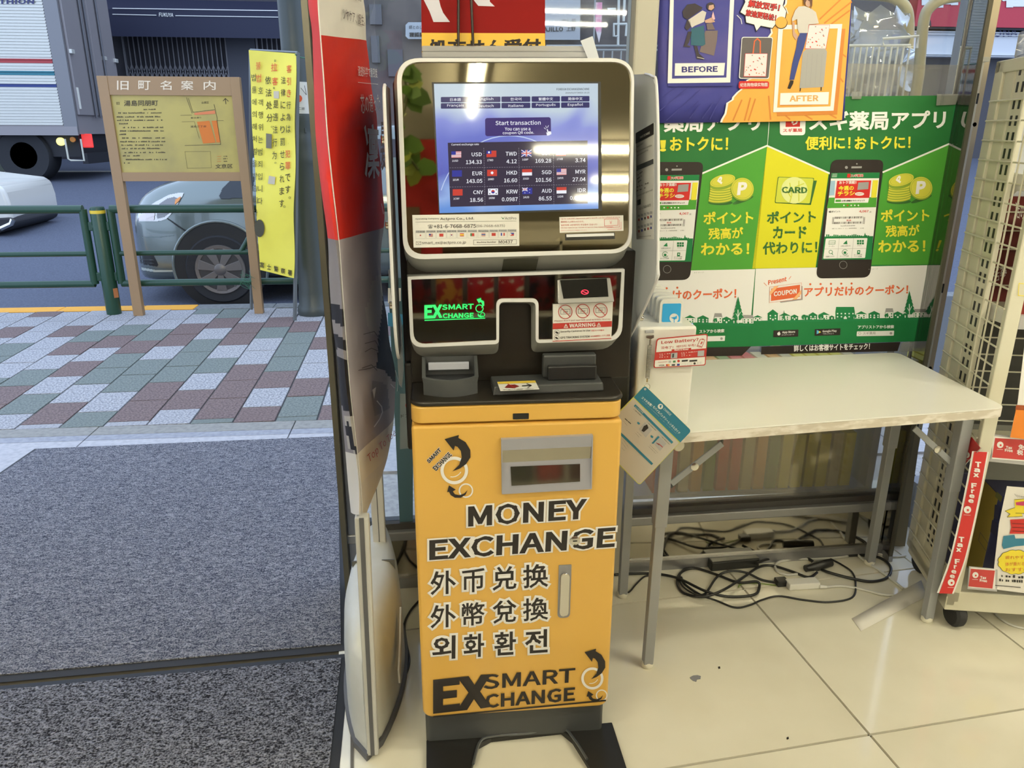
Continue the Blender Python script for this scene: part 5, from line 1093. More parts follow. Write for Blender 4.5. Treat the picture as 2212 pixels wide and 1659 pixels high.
lp.poly([qp(*p) for p in ((285,800),(790,790),(792,780),(272,790))], P_p2, 5); lp.poly([qp(*p) for p in ((272,788),(782,784),(795,654),(276,658))], P_wh, 6); lp.txt('BEFORE', qp(345,754), qp(718,748), 62/4.809, P_nv, 7, .035)
# printed traveller bending over a suitcase
K_d = mat('print_dark_clothes', I(52,44,46), .5); K_w = mat('print_white_shirt', I(196,186,164), .5); K_s = mat('print_skin', I(186,146,116), .5); K_g = mat('print_skirt_teal', I(44,86,92), .5); K_c = mat('print_case_brown', I(108,92,84), .5)
def pp(pts, m, l): lp.poly([qp(*p) for p in pts], m, l)
pp([(590,320),(720,318),(712,420),(680,580),(530,540),(560,430)], K_c, 6); pp([(440,300),(575,265),(590,460),(560,480),(440,470)], K_g, 7); pp([(410,210),(560,110),(600,130),(575,230),(480,270),(450,290)], K_w, 8)
pp([(352,120),(400,50),(480,38),(560,80),(540,110),(440,180),(400,205),(360,180)], K_d, 9); lp.disc(qp(645,70), 9, K_d, 9); pp([(625,60),(672,50),(680,85),(650,110),(620,100)], K_s, 10); pp([(580,215),(660,180),(690,230),(640,240),(590,240)], K_s, 9)
pp([(400,210),(430,200),(440,280),(400,320),(375,290)], K_d, 8); pp([(360,485),(372,460),(410,330),(450,330),(420,440),(400,470),(435,480),(430,492)], K_d, 8); pp([(470,475),(505,480),(525,560),(578,605),(572,620),(500,612),(490,560)], K_d, 8); lp.line([qp(505,595), qp(575,612)], 1.2, K_w, 9)
pp([(600,250),(660,240),(690,310),(610,312)], K_c, 8); pp([(670,120),(690,200),(660,220),(655,170)], mat('print_pink', I(220,170,160), .5), 9)
# speech burst
pp([(985,-40),(1000,20),(945,130),(1000,165),(1010,240),(1095,262),(1120,335),(1165,275),(1290,300),(1330,250),(1420,210),(1440,120),(1400,60),(1420,-20),(1300,-60)], P_bk, 5)
pp([(990,-36),(1006,22),(955,128),(1006,160),(1016,234),(1098,256),(1122,320),(1165,268),(1286,292),(1322,246),(1412,206),(1430,120),(1392,60),(1412,-16),(1300,-50)], P_wh, 6)
lp.txt('解放双手！', qp(1030,72), qp(1352,122), 72/4.809, P_rd, 8, .02, .05, K_d, p3=qp(1045,-2)); lp.txt('旅途更轻松！', qp(1004,165), qp(1318,222), 58/4.809, P_rd, 8, .02, .05, K_d, p3=qp(1014,98))
lp.disc(qp(1378,238), 64/4.809, P_bk, 7); lp.disc(qp(1376,234), 60/4.809, P_og, 8); lp.line([qp(920,160), qp(960,200), qp(970,250)], 1.4, P_wh, 5); lp.line([qp(1425,80), qp(1448,140)], 1.6, P_wh, 5)
# bag photo (plain patterned bag) with caption
pp(rpoly([(968,384),(1294,386),(1252,822),(938,818)], [25]*4), P_wh, 5); pp(rpoly([(974,392),(1286,394),(1246,814),(946,810)], [22]*4), mat('print_photo_grey', I(92,84,76), .5), 6)
lp.line([qp(1085,555), qp(1100,430), qp(1130,402), qp(1160,430), qp(1160,550)], 2.6, P_or, 7)
M_bag = mat('print_bag_pink', I(226,206,190), .5)
def bag(x0, y0, x1, y1, sk):
    pp([(x0-4+sk,y0-4),(x1+4+sk,y0-4),(x1+4,y1+6),(x0-4,y1+6)], P_rd, 7); pp([(x0+sk,y0),(x1+sk,y0),(x1,y1),(x0,y1)], M_bag, 8); rn = random.Random(3)
    for k in range(26):
        u, v = rn.random(), rn.random(); x = x0+8+(x1-x0-20)*u+sk*(1-v); y = y0+10+(y1-y0-22)*v; r = rn.uniform(5,9); pp([(x,y-r),(x+r,y),(x,y+r),(x-r,y)], (P_rd, P_or, P_gy)[k % 3], 9)
bag(990, 560, 1215, 792, 16)
pp(rpoly([(940,842),(1255,845),(1250,920),(935,922)], [25]*4), P_rd, 5); lp.txt('纪念购物袋实物图', qp(952,902), qp(1236,898), 40/4.809, P_wh, 6, .01)
# printed woman with a grey suitcase
pp([(1340,1205),(1960,1190),(2045,300),(1990,300),(1920,1150),(1330,1165)], P_o2, 4)
pp([(1295,1165),(1922,1150),(2012,250),(1350,262)], P_wh, 5); pp([(1336,1118),(1888,1105),(1965,296),(1396,306)], P_og, 6)
pp([(1370,1100),(1866,1090),(1866,1080),(1362,1090)], P_o2, 7); pp([(1362,1090),(1864,1085),(1872,956),(1368,968)], P_wh, 8); lp.txt('AFTER', qp(1462,1056), qp(1762,1050), 62/4.809, mat('print_tan', I(214,160,86), .4), 9, .035)
pp([(1640,510),(1835,505),(1852,540),(1815,905),(1565,918),(1600,545)], mat('print_case_grey', I(160,154,136), .4), 8)
for x in (1650,1700,1750,1800): lp.line([qp(x,560), qp(x-25,890)], .6, P_gy, 9)
pp([(1570,915),(1582,915),(1576,950),(1566,950)], P_bk, 8); pp([(1785,905),(1798,905),(1794,945),(1784,945)], P_bk, 8)
pp([(1575,340),(1645,345),(1630,420),(1610,500),(1560,640),(1510,830),(1462,830),(1490,660),(1530,500),(1545,400)], mat('print_denim', I(52,62,108), .4), 9)
pp([(1440,920),(1470,835),(1505,838),(1500,870),(1470,925)], P_bk, 9)
pp([(1555,70),(1620,66),(1690,95),(1735,130),(1765,245),(1720,250),(1660,255),(1650,345),(1560,345),(1545,300),(1540,200),(1490,225),(1485,200),(1520,110)], K_w, 10)
pp([(1490,225),(1515,235),(1515,330),(1550,380),(1530,420),(1495,370)], K_s, 9); pp([(1620,-10),(1690,-10),(1685,40),(1660,80),(1630,60)], K_s, 11); pp([(1600,-60),(1700,-60),(1695,60),(1680,100),(1670,20),(1640,0),(1620,40),(1610,70)], mat('print_brown_hair', I(92,60,40), .5), 12)
bag(1625, 262, 1838, 505, 42)
# ---- red and yellow pharmacy poster high on the glass with two rods
rsh = Sheet(wp(.2, .022, 1.6), pn); qr = zp(820, 0, 3.568)
rp_ = thing('pharmacy_poster', 'red and yellow poster on the glass above the machine', 'poster', tuple(rsh.hit(1040,60)))
obj('sheet', MB().prism([rsh.hit(*p) for p in ((911,122),(1178,118),(1176,-260),(908,-260))], rsh.n*.0006), mat('poster_red', I(128,12,6), .6, spec=.15), rp_)
rr = Print('print', rp_, rsh, .0005, 2)
rr.poly([(911,122),(1178,118),(1177,72),(911,71)], mat('poster_yellow', I(228,176,40), .35), 0)
M_pale = mat('poster_pale', I(204,196,188), .35)
rr.poly([qr(*p) for p in ((325,-60),(340,0),(385,90),(415,170),(542,170),(490,100),(470,50),(458,0),(456,-60))], M_pale, 1); rr.poly([qr(*p) for p in ((715,-20),(728,5),(760,46),(887,50),(850,15),(845,-20))], M_pale, 1)
rr.txt('処方せん受付', qr(372,420), qr(1238,412), 118/3.568, P_bk, 2, .04)
for k, (a_, b_) in enumerate((((604,-60),(603,360)),((698,-60),(716,356)))):
    one('rod', MB().tube([rsh.hit(*qr(*a_))+rsh.n*.02, rsh.hit(*qr(*b_))+rsh.n*.02], .0034, 8), mat('rod_dark', I(56,48,40), .4, metal=.5), 'thin dark vertical rod in front of the red poster, %s' % ('left' if k == 0 else 'right'), 'rod', 'rods before the red poster', smooth=60)
rl = thing('hanger_rail', 'clear ridged plastic rail along the glass just above the machine', 'rail', tuple(rsh.hit(1080,112)))
M_rail = pane_mat('rail_plastic', (.9,.88,.82), 1.2, haze=.9, hazecol=I(236,228,206))
for y0, y1, x1 in ((100,113,1273),(113,126,1268)):
    c4 = [rsh.hit(911,y1), rsh.hit(x1,y1), rsh.hit(x1,y0), rsh.hit(911,y0)]; obj('strip', MB().prism([p+rsh.n*.004 for p in c4], rsh.n*.012), M_rail, rl, bevel=.003)
one('paper_tag', MB().prism([rsh.hit(*p)+rsh.n*.02 for p in ((1266,128),(1290,128),(1276,80),(1250,90))], rsh.n*.001), mat('pale_tag', I(206,204,192), .6), 'small pale paper tag at the right end of the clear rail', 'paper')
# teal notices on the glass left of the machine
one('glass_notice', MB().prism([rsh.hit(*p) for p in ((842,600),(884,600),(888,340),(838,340))], rsh.n*.0006), mat('pale_blue_notice', I(122,146,160), .5), 'pale blue notice on the glass between the banner and the machine', 'notice')
tn = thing('glass_notice', 'teal and white notices on the glass low between the banner and the machine', 'notice', tuple(rsh.hit(868,900)))
obj('sheet', MB().prism([rsh.hit(*p) for p in ((864,1140),(892,1130),(892,600),(838,600))], rsh.n*.0006), mat('dull_teal_notice', I(70,98,98), .4), tn)
tp_ = Print('print', tn, rsh, .0005, 2); tp_.poly([(864,970),(884,968),(884,850),(864,850)], mat('pale_notice', I(128,134,124), .5), 1); tp_.ring((886,875), 9, 2, P_rd, 2); tp_.txt('ドア', (866,902), (884,901), 7, P_bk, 2)
tp_.poly([(838,655),(866,650),(866,622),(838,622)], P_wh, 1); tp_.poly([(866,708),(838,704),(838,675),(880,680)], mat('cyan_arrow', I(70,140,165), .4), 1); tp_.txt('1', (856,700), (862,700), 12, P_bk, 2, .04)
# ================================================================== security gate with its film sleeve
M_gate = mat('gate_greige', I(206,200,172), .42, noise=(14, I(216,210,184), 3, .5, .8)); M_gst = mat('gate_strip', I(84,82,76), .5); M_gsl = mat('gate_pale', I(188,182,160), .45)
sg = thing('security_gate', 'greige anti-theft gate pedestal between the doorway and the machine', 'gate', (-.19, 1.7, 0))
def lens(y0, y1, hw, xc, z, n=14, tip=.012):
    out = []
    for k in range(n+1):
        t = k/n; out.append((xc+tip*.0+hw*sin(pi*t)**.8+ (tip if 0 < t < 1 else 0), y0+(y1-y0)*t, z))
    for k in range(n-1, 0, -1):
        t = k/n; out.append((xc-hw*sin(pi*t)**.8-tip, y0+(y1-y0)*t, z))
    return out
gx_c = -.187
rings = [lens(1.372,2.0,.068,gx_c,.001), lens(1.372,2.0,.068,gx_c,.018)]
obj('base_seal', MB().loft(rings), mat('grey_seal', I(92,90,84), .6), sg, smooth=40)
rings = [lens(1.386,1.99,.060,gx_c,.018), lens(1.388,1.985,.058,gx_c,.15), lens(1.40,1.975,.052,gx_c,.235), lens(1.44,1.965,.043,gx_c,.268), lens(1.50,1.95,.030,gx_c,.286), lens(1.58,1.93,.01,gx_c,.292)]
obj('base', MB().loft(rings), M_gate, sg, smooth=60)
obj('seam', MB().box(gx_c-.0505, gx_c+.056, 1.728, 1.732, .262, .2915), mat('seam_dark', I(90,86,72), .6), sg)
sp_ = [(gx_c+.0700-.0,1.50,.10),(gx_c+.0715,1.56,.135),(gx_c+.0725,1.62,.19),(gx_c+.0725,1.62,.225),(gx_c+.0715,1.56,.175),(gx_c+.069,1.50,.135)]
obj('side_slot', MB().prism([(x-.002,y,z) for x, y, z in sp_], (.004,0,0)), M_gsl, sg, label='pale slanted slot on the side')
def gpost(name, px0, px1, y, zt, m=None):
    P = []
    for (p0, p1) in (px0, px1): P.append((at(p0[0],p0[1],y=y).x, at(p1[0],p1[1],y=y).x, at(p0[0],p0[1],y=y).z))
    return P
b0 = at(792,1618,y=1.376); b1 = at(817,1618,y=1.376); t0 = at(765,1115,y=1.376); t1 = at(796,1115,y=1.376)
tz_ = .60; ex = lambda a, b_, z: a.x+(b_.x-a.x)*(z-a.z)/(b_.z-a.z)
pl_ = lambda z, y, k0, k1: [Vector((ex(b0,t0,z)*(1-k)+ex(b1,t1,z)*k, y, z)) for k in (k0, k1)]
def strip(k0, k1, ya, yb, z0, z1, m, nm, **kw):
    a_, b_ = pl_(z0, ya, k0, k1); c_, d_ = pl_(z1, ya, k0, k1); o_ = Vector((0, yb-ya, 0))
    return obj(nm, MB().box8([a_, b_, b_+o_, a_+o_, c_, d_, d_+o_, c_+o_]), m, sg, **kw)
strip(0, 1, 1.376, 1.400, .012, tz_, M_gsl, 'front_post', bevel=.003); strip(.33, .66, 1.3745, 1.377, .014, tz_, M_gst, 'centre_strip')
p0 = at(806,1178,y=1.82); p1 = at(834,1178,y=1.82)
obj('rear_post', MB().box(p0.x, p1.x, 1.82, 1.845, .285, 1.5), M_gsl, sg, bevel=.003)
obj('rear_line', MB().box((p0.x+p1.x)/2-.001, (p0.x+p1.x)/2+.001, 1.819, 1.8205, .285, 1.5), M_gst, sg)
# film sleeve: one seam, a narrow left facet and a broad right facet
As = at(706,295,y=1.366); Bs = at(826,295,y=1.80); rsd = Vector((Bs.x-As.x, Bs.y-As.y, 0)).normalized(); rsh2 = Sheet(As, Vector((-rsd.y, rsd.x, 0)))
ROWS = [((660,-130),(682,-130),(790,-130)),((665,0),(685.5,0),(796,0)),((674,72),(690.6,76),(802,88)),((678,190),(699,190),(815,200)),((682,295),(706,295),(826,295)),((694,410),(717,400),(835,400)),((708,516),(730.5,521),(838,493)),((711,600),(737,610),(831,590)),((718,700),(743.5,700),(846,700)),((727,760),(749,770),(860,800)),((736,860),(757,862),(862,850)),((746,975),(771,981),(859,905)),((752,1048),(778,1050),(846,985)),((758,1107),(782,1112),(799,1110))]
def rowat(v):
    L, S_, R_ = [], [], []
    P = [[Vector(r[k]) for r in ROWS] for k in range(3)]; n = len(ROWS)-1; i = min(int(v*n), n-1); t = v*n-i; out = []
    for k in range(3):
        p0_, p1_, p2_, p3_ = P[k][max(i-1,0)], P[k][i], P[k][i+1], P[k][min(i+2,n)]
        out.append(.5*((2*p1_)+(p2_-p0_)*t+(2*p0_-5*p1_+4*p2_-p3_)*t*t+(3*p1_-p0_-3*p2_+p3_)*t*t*t))
    return out, v*n
def inside(p, poly):
    c = False; n = len(poly)
    for i in range(n):
        a_, b_ = poly[i], poly[i-1]
        if (a_[1] > p[1]) != (b_[1] > p[1]) and p[0] < (b_[0]-a_[0])*(p[1]-a_[1])/(b_[1]-a_[1])+a_[0]: c = not c
    return c
def film_m(name, c, r=.55): return mat(name, I(*c), r, bump=(14, .3, .006), spec=.15)
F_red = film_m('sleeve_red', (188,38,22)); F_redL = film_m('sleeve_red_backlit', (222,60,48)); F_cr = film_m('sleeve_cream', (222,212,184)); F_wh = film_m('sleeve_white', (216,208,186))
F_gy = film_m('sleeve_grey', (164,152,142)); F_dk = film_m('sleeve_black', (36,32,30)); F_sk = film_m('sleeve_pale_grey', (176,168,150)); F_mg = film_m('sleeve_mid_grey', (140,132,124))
pic = [([(812,600),(826,588),(840,600),(836,690),(830,730),(806,722),(793,700),(792,665),(800,650),(803,615)], F_sk),
       ([(818,735),(836,640),(870,700),(870,830),(850,822),(832,800),(814,795)], F_dk),
       ([(783,735),(815,728),(812,775),(784,770)], F_gy), ([(712,655),(745,668),(747,710),(714,690)], F_dk), ([(722,720),(750,735),(752,760),(726,752)], F_dk),
       ([(728,770),(754,775),(764,900),(740,880)], F_dk), ([(742,900),(764,900),(771,985),(750,965)], F_sk), ([(746,930),(752,900),(770,980),(758,970)], F_dk), ([(806,820),(836,830),(846,880),(810,900)], F_mg)]
mb = MB(); NV, NL, NR = 150, 5, 34; grid = []
for j in range(NV+1):
    (L, S_, R_), rv = rowat(j/NV); line = []
    for i in range(NL+NR+1):
        if i <= NL:
            t = i/NL; q_ = L.lerp(S_, t); p = at(q_.x, q_.y, y=1.44+(1.366-1.44)*t**.7) if i < NL else rsh2.hit(q_.x, q_.y)
            if 0 < i < NL: p = p+Vector((-.004*sin(j*.13)*sin(pi*t), -.004*sin(j*.21+1)*sin(pi*t), 0))
        else:
            t = (i-NL)/NR; q_ = S_.lerp(R_, t); d = .0022*(1+sin(q_.y*.045+3*t)*sin(t*8+q_.y*.012)); p = rsh2.hit(q_.x, q_.y)-rsh2.n*(d*min(1, 4*t)+.03*max(0, t-.75)**2*4)
        mb.v.append(tuple(p)); line.append(q_.copy())
    grid.append(line)
W1 = NL+NR+1
for j in range(NV):
    rv = (j+.5)/NV*(len(ROWS)-1)
    for i in range(W1-1):
        c = (grid[j][i]+grid[j+1][i+1])/2; left = i < NL
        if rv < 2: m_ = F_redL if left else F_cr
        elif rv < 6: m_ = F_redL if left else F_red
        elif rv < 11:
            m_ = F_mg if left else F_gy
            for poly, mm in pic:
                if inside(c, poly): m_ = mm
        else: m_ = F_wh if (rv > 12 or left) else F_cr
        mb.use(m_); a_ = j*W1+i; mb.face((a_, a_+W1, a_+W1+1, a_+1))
sv = thing('banner_sleeve', 'red and grey advertising film sleeve wrapped over the security gate', 'banner', tuple(rsh2.hit(740,400)))
obj('film', mb, None, sv, smooth=50)
obj('seam', MB().tube([rsh2.hit(*rowat(k/60)[0][1])+rsh2.n*.0012 for k in range(61)], .0011, 5), F_wh, sv)
bp = Print('print', sv, rsh2, .0008, 2); S_w = mat('sleeve_ink_white', I(214,206,188), .4); S_k = mat('sleeve_ink_dark', I(60,48,44), .5); S_r = mat('sleeve_ink_red', I(170,44,36), .5)
bp.txt('ツヤケア、誕生。', (738,42), (786,57), 30, S_k, 1, .0, p3=(737,16)); bp.txt('なのに', (752,-2), (778,4), 14, S_k, 1)
bp.txt('浸透科学で髪密度', (771,164), (813,168), 22, S_w, 1, 0, p3=(770,142)); bp.line([(771,178),(814,182)], 1, S_w, 1)
bp.txt('芯の通った', (778,246), (820,240), 40, S_w, 1, 0, p3=(775,204)); bp.txt('凜', (786,388), (818,384), 118, S_w, 1, .02, p3=(783,264)); bp.txt('髪', (819,370), (834,366), 110, mat('sleeve_ink_shade', I(140,110,100), .5), 1, .01)
bp.line([(822,440),(826,462)], 1, S_w, 1)
d_ = Vector((853-796,943-1003))
bp.txt('Top To Toe', (796,1004), (854,944), 26, S_r, 1, .0, p3=(790,984))
bp.poly([(802,842),(810,836),(806,862)], S_w, 1); bp.line([(812,866),(822,878),(824,890),(818,905),(806,922)], 2.2, S_w, 1); bp.line([(842,830),(850,838)], 1.5, S_w, 1); bp.line([(852,800),(858,820),(856,845)], 1.2, S_w, 1)
for p in (((783,722),(806,716),(820,735)),((786,742),(808,736),(816,748)),((786,760),(800,752),(814,758)),((780,795),(800,788),(812,800)),((772,800),(796,796),(812,790))): bp.line(p, 1.4, S_k, 1)
# clear film folder hanging beside the banner
cf = [at(*p, y=1.9) for p in ((838,585),(842,580),(868,700),(872,800),(868,838),(862,830),(856,740),(845,640))]
one('clear_folder', MB().prism(cf, (0,.006,0)), pane_mat('folder_film', (.8,.8,.76), 2, haze=.35, hazecol=I(190,184,166)), 'sagging clear plastic folder between the banner and the machine', 'folder')
# ================================================================== street side
M_tan = mat('sign_tan', E(146,122,98), .5); M_tand = mat('sign_tan_dark', E(112,92,72), .6)
SY = 5.83; ssn = Sheet((0,SY-.022,0), (0,-1,0))
ts = thing('town_sign', 'tan framed old town name sign board with a yellowed map panel', 'sign', (-1.8,SY,0))
def sx(px, py): return at(px, py, y=SY-.022).x
def sz(py, px=360): return at(px, py, y=SY-.022).z
xl0, xl1, xr0, xr1 = (sx(209.7,164.6)+sx(287,685))/2, (sx(231,164.6)+sx(309,685))/2, (sx(498,167)+sx(548.5,680))/2, (sx(518,167)+sx(567.5,680))/2
for a_, b_ in ((xl0,xl1),(xr0,xr1)): obj('post', MB().box(a_, b_, SY-.022, SY+.03, 0, sz(165)), M_tan, ts, bevel=.002)
obj('top_board', MB().box(xl1, xr0, SY-.018, SY+.026, sz(206), sz(165)), M_tan, ts, bevel=.001); obj('lower_rail', MB().box(xl1, xr0, SY-.018, SY+.026, sz(391.5), sz(372.5)), M_tan, ts, bevel=.001)
mpn = obj('map_panel', MB().box(xl1, xr0, SY-.004, SY+.02, sz(372.5), sz(206)), mat('aged_yellow_panel', E(170,160,96), .35, noise=(4, E(150,142,92), 4, .4, .7)), ts)
qm = zp(230, 190, 7.373); tw = Print('lettering', ts, Sheet((0,SY-.018,0), (0,-1,0)), .001, 1); T_w = mat('sign_white', E(212,205,200), .5); T_k = mat('sign_ink', E(52,46,38), .6); T_o = mat('sign_orange', E(196,112,40), .6); T_o2 = mat('sign_salmon', E(200,120,84), .6)
for ch, x0, x1 in (('旧',253,278),('町',299,325),('名',346,371),('案',391,418),('内',440,466)): tw.txt(ch, (x0,194), (x1,194.5), 20, T_w, 1, .01)
tm_ = Print('print', mpn, Sheet((0,SY-.004,0), (0,-1,0)), .001, 1)
tm_.txt('旧', qm(160,268), qm(208,267), 46/7.37, T_k, 1); tm_.txt('湯島同朋町', qm(280,290), qm(820,284), 92/7.37, T_k, 1, .01)
tm_.dashes(qm(570,352), qm(820,348), 2.6, T_k, 1, seed=2)
for k, (x0, x1, y) in enumerate(((190,880,408),(165,885,470),(170,895,525),(180,380,580),(228,905,640),(200,915,695),(210,320,750),(250,930,808),(222,940,865),(240,945,920),(245,850,975),(288,960,1038),(262,530,1090),(310,975,1150),(280,400,1205))): tm_.dashes(qm(x0,y), qm(x1,y-3), 3.0, T_k, 1, seed=k+20)
tm_.poly([qm(*p) for p in ((1398,398),(1728,358),(1735,412),(1405,432))], T_o2, 1); tm_.poly([qm(*p) for p in ((1442,540),(1640,522),(1740,870),(1540,885))], T_o, 1); tm_.poly([qm(*p) for p in ((1675,522),(1765,520),(1812,865),(1755,870))], T_o, 1)
tm_.line([qm(1275,155), qm(1365,405)], .8, T_k, 1); tm_.line([qm(1305,165), qm(1378,388), qm(1725,345)], .8, T_k, 1); tm_.line([qm(1715,262), qm(1765,490), qm(1760,520), qm(1820,900)], .9, T_k, 1); tm_.line([qm(1180,436), qm(1360,430)], .6, T_k, 1); tm_.line([qm(1200,540), qm(1400,535), qm(1480,800)], .5, T_k, 1); tm_.line([qm(1760,520), qm(1865,520)], .6, T_k, 1); tm_.line([qm(1250,915), qm(1820,900)], .8, T_k, 1)
tm_.txt('台東区', qm(1515,252), qm(1632,248), 5, T_k, 1); tm_.txt('春日通り', qm(1342,490), qm(1510,484), 3.5, T_k, 1); tm_.txt('湯島三丁目', qm(1338,632), qm(1585,628), 4.4, T_k, 2)
tm_.line([qm(1860,205), qm(1895,168), qm(1942,212)], 1.3, T_k, 1); tm_.line([qm(1893,168), qm(1903,255)], 1.3, T_k, 1); tm_.txt('文京区', qm(1735,1285), qm(2010,1276), 70/7.37, T_k, 1, .01)
tm_.line([qm(1250,1012), qm(1655,1008), qm(1672,1270), qm(1288,1280)], .4, T_k, 1, closed=True)
for k in range(3): tm_.line([qm(1765,1090+k*40), qm(1825,1088+k*40)], .7, T_o, 1); tm_.dashes(qm(1850,1096+k*40), qm(1930,1094+k*40), 2.4, T_k, 1, seed=k)
# yellow touting banner on its stand
Yb = [at(536,108,y=5.42), at(638,116,y=5.30), at(633,601,y=5.46)]; ysh = sheet3(*Yb); nY = ysh.n
yt = thing('warning_banner', 'yellow anti-touting banner in black and red script on a grey stand', 'banner', tuple(at(637,691,z=0)))
m_ = MB(); 
for j in range(25):
    for i in range(7):
        u, v = i/6, j/24; q_ = Vector((536+24*v, 108+476*v)).lerp(Vector((638.5-5*v, 116+485*v)), u); m_.v.append(tuple(ysh.hit(q_.x+ (2.2*sin(v*15)*(u > .9)), q_.y)-nY*(.006+.006*sin(v*14+u*3))))
for j in range(24):
    for i in range(6): a_ = j*7+i; m_.face((a_, a_+7, a_+8, a_+1))
obj('cloth', m_, mat('banner_yellow', E(226,222,92), .4, noise=(3, E(208,200,80), 3, .5, .8)), yt, smooth=60)
M_st = mat('stand_grey', E(96,104,116), .5)
f1 = at(637,692,z=0); f0 = at(543,668,z=0); tp1 = at(643,114,y=5.31); tp0 = at(541,108,y=5.93)
obj('upright', MB().tube([f1, tp1], .014, 4), M_st, yt); obj('upright', MB().tube([f0, tp0], .012, 4), M_st, yt); obj('top_bar', MB().tube([tp0, tp1], .009, 4), M_st, yt)
yp = Print('lettering', yt, ysh, .0015, 1); Y_k = mat('banner_ink', E(66,60,30), .6); Y_r = mat('banner_red', E(206,84,50), .6)
def zy(x, y): return (530+x/5.53, 100+y/5.53)
def zy2(x, y): return (530+x/5.184, 380+y/5.184)
def colt(t, a_, b_, w, m): yp.col(t, a_, b_, w, m, 1, .006, .72)
colt('불', zy(155,232), zy(155,232), 60/5.53, Y_r) if 0 else yp.txt('불', zy(128,278), zy(185,272), 88/5.53, Y_r, 1)
yp.txt('법', zy(132,430), zy(190,424), 92/5.53, Y_r, 1); yp.txt('법', zy(75,418), zy(128,412), 84/5.53, Y_k, 1)
for k, ch in enumerate('호객행위는범죄입니다'): y = 568+k*147; x = 148+ (8 if k < 5 else 2); yp.txt(ch, zy(x,y), zy(x+55,y-4), 80/5.53, Y_k, 1)
for k, ch in enumerate('률에의해처벌을받습니다'): y = 560+k*147; x = 80+k*1.5; yp.txt(ch, zy(x,y), zy(x+52,y-4), 78/5.53, Y_k, 1)
yp.txt('拉', zy(310,302), zy(382,296), 98/5.53, Y_r, 1, .01); yp.txt('客', zy(322,468), zy(388,462), 95/5.53, Y_r, 1, .01); yp.line([zy(352,160), zy(352,185)], 1, Y_k, 1); yp.line([zy(364,160), zy(364,185)], 1, Y_k, 1); yp.line([zy(338,488), zy(338,508)], 1, Y_k, 1); yp.line([zy(350,490), zy(350,510)], 1, Y_k, 1)
for k, ch in enumerate('是违法行为'): y = 742+k*152; yp.txt(ch, zy(336-k*3,y), zy(396-k*5,y-4), 95/5.53, Y_k, 1, .006)
for k, ch in enumerate('依法处分'): y = 455+k*150; yp.txt(ch, zy(238+k*6,y), zy(308+k*6,y-5), 95/5.53, Y_k, 1, .006)
yp.ring(zy(318,962), 1.7, .6, Y_k, 1, 12); yp.ring(zy(362,1392), 1.7, .6, Y_k, 1, 12)
yp.txt('客', zy(495,318), zy(552,312), 92/5.53, Y_r, 1, .01)
for k, (ch, m) in enumerate((('引',Y_r),('き',Y_r),('行',Y_k),('為',Y_k),('は',Y_k),('、',Y_k))): y = 465+k*142; yp.txt(ch, zy(498-k*2+ (30 if ch == '、' else 0),y), zy((545 if ch != '、' else 520)-k*1,y-3), (90 if ch != '、' else 28)/5.53, m, 1, .006)
for k, (ch, m) in enumerate((('犯',Y_r),('罪',Y_r),('で',Y_k),('す',Y_k))): y = 1330+k*142; yp.txt(ch, zy(480,y), zy(538,y-3), 90/5.53, m, 1, .01)
for k, ch in enumerate('法律により罰せられます'): y = 452+k*147; yp.txt(ch, zy(428-k*2,y), zy(482-k*2,y-3), 88/5.53, Y_k, 1, .006)
yp.ring((626,427), 2, .7, Y_k, 1, 12); yp.ring((614.6,446), 2, .7, Y_k, 1, 12)
for k, ch in enumerate('富士警察署'): yp.txt(ch, zy2(165+k*78,1022+k*22), zy2(212+k*78,1032+k*22), 62/5.184, Y_k, 1, .02)
for pts, m in (([(340,535),(405,535),(405,625),(342,620)], mat('old_tape', E(186,184,180), .6)), ([(250,1040),(318,1050),(315,1220),(250,1215)], mat('bare_patch', E(110,110,104), .6)), ([(285,1545),(362,1560),(352,1650),(272,1640)], MATS['old_tape'])): yp.poly([zy(*p) for p in pts], m, 1)
yp.disc(zy2(162,585), 56/5.184, mat('dark_blot', E(70,68,56), .7), 2, ry=98/5.184)
# lamp column
lc = at(678,680,z=0); M_lmp = mat('lamp_green_black', E(58,66,70), .4)
lm = thing('lamp_column', 'dark green cast street lamp column behind the yellow banner', 'lamp post', (lc.x, lc.y+.05, 0)); LY_ = lc.y+.05
def lz(py): return at(660,py,y=LY_).z
z1, z2, z3, z4, z5 = lz(630), lz(345), lz(330), lz(300), lz(250)
prof = [(.122,0),(.126,.03),(.118,.06),(.108,.075),(.108,z1),(.104,z1+.02),(.099,z2-.05),(.104,z2-.02),(.108,z2+.02),(.098,z3+.02),(.104,z3+.06),(.096,z4+.02),(.094,z5-.10),(.103,z5-.05),(.103,z5),(.087,z5+.005)]
obj('base_sleeve', MB().lathe(prof, (lc.x,LY_,0), 32), M_lmp, lm, smooth=40); obj('pole', MB().lathe([(.086,z5),(.082,3.2)], (lc.x,LY_,0), 28), M_lmp, lm, smooth=40)
for k in range(12):
    a_ = 2*pi*k/12; e = Vector((cos(a_), sin(a_), 0)); q_ = Vector((-sin(a_), cos(a_), 0))
    obj('flute', MB().obox(Vector((lc.x,LY_,(z4+z5)/2-.02))+e*.096, e*.004, q_*.006, Vector((0,0,(z5-z4)/2-.06))), M_lmp, lm, bevel=.003)
zs0, zs1 = lz(246), lz(178); st_ = obj('sticker', MB().lathe([(.0868,zs0),(.0868,zs1)], (lc.x,LY_,0), 28, cap=False), mat('sticker_white', E(200,202,210), .6), lm, smooth=40)
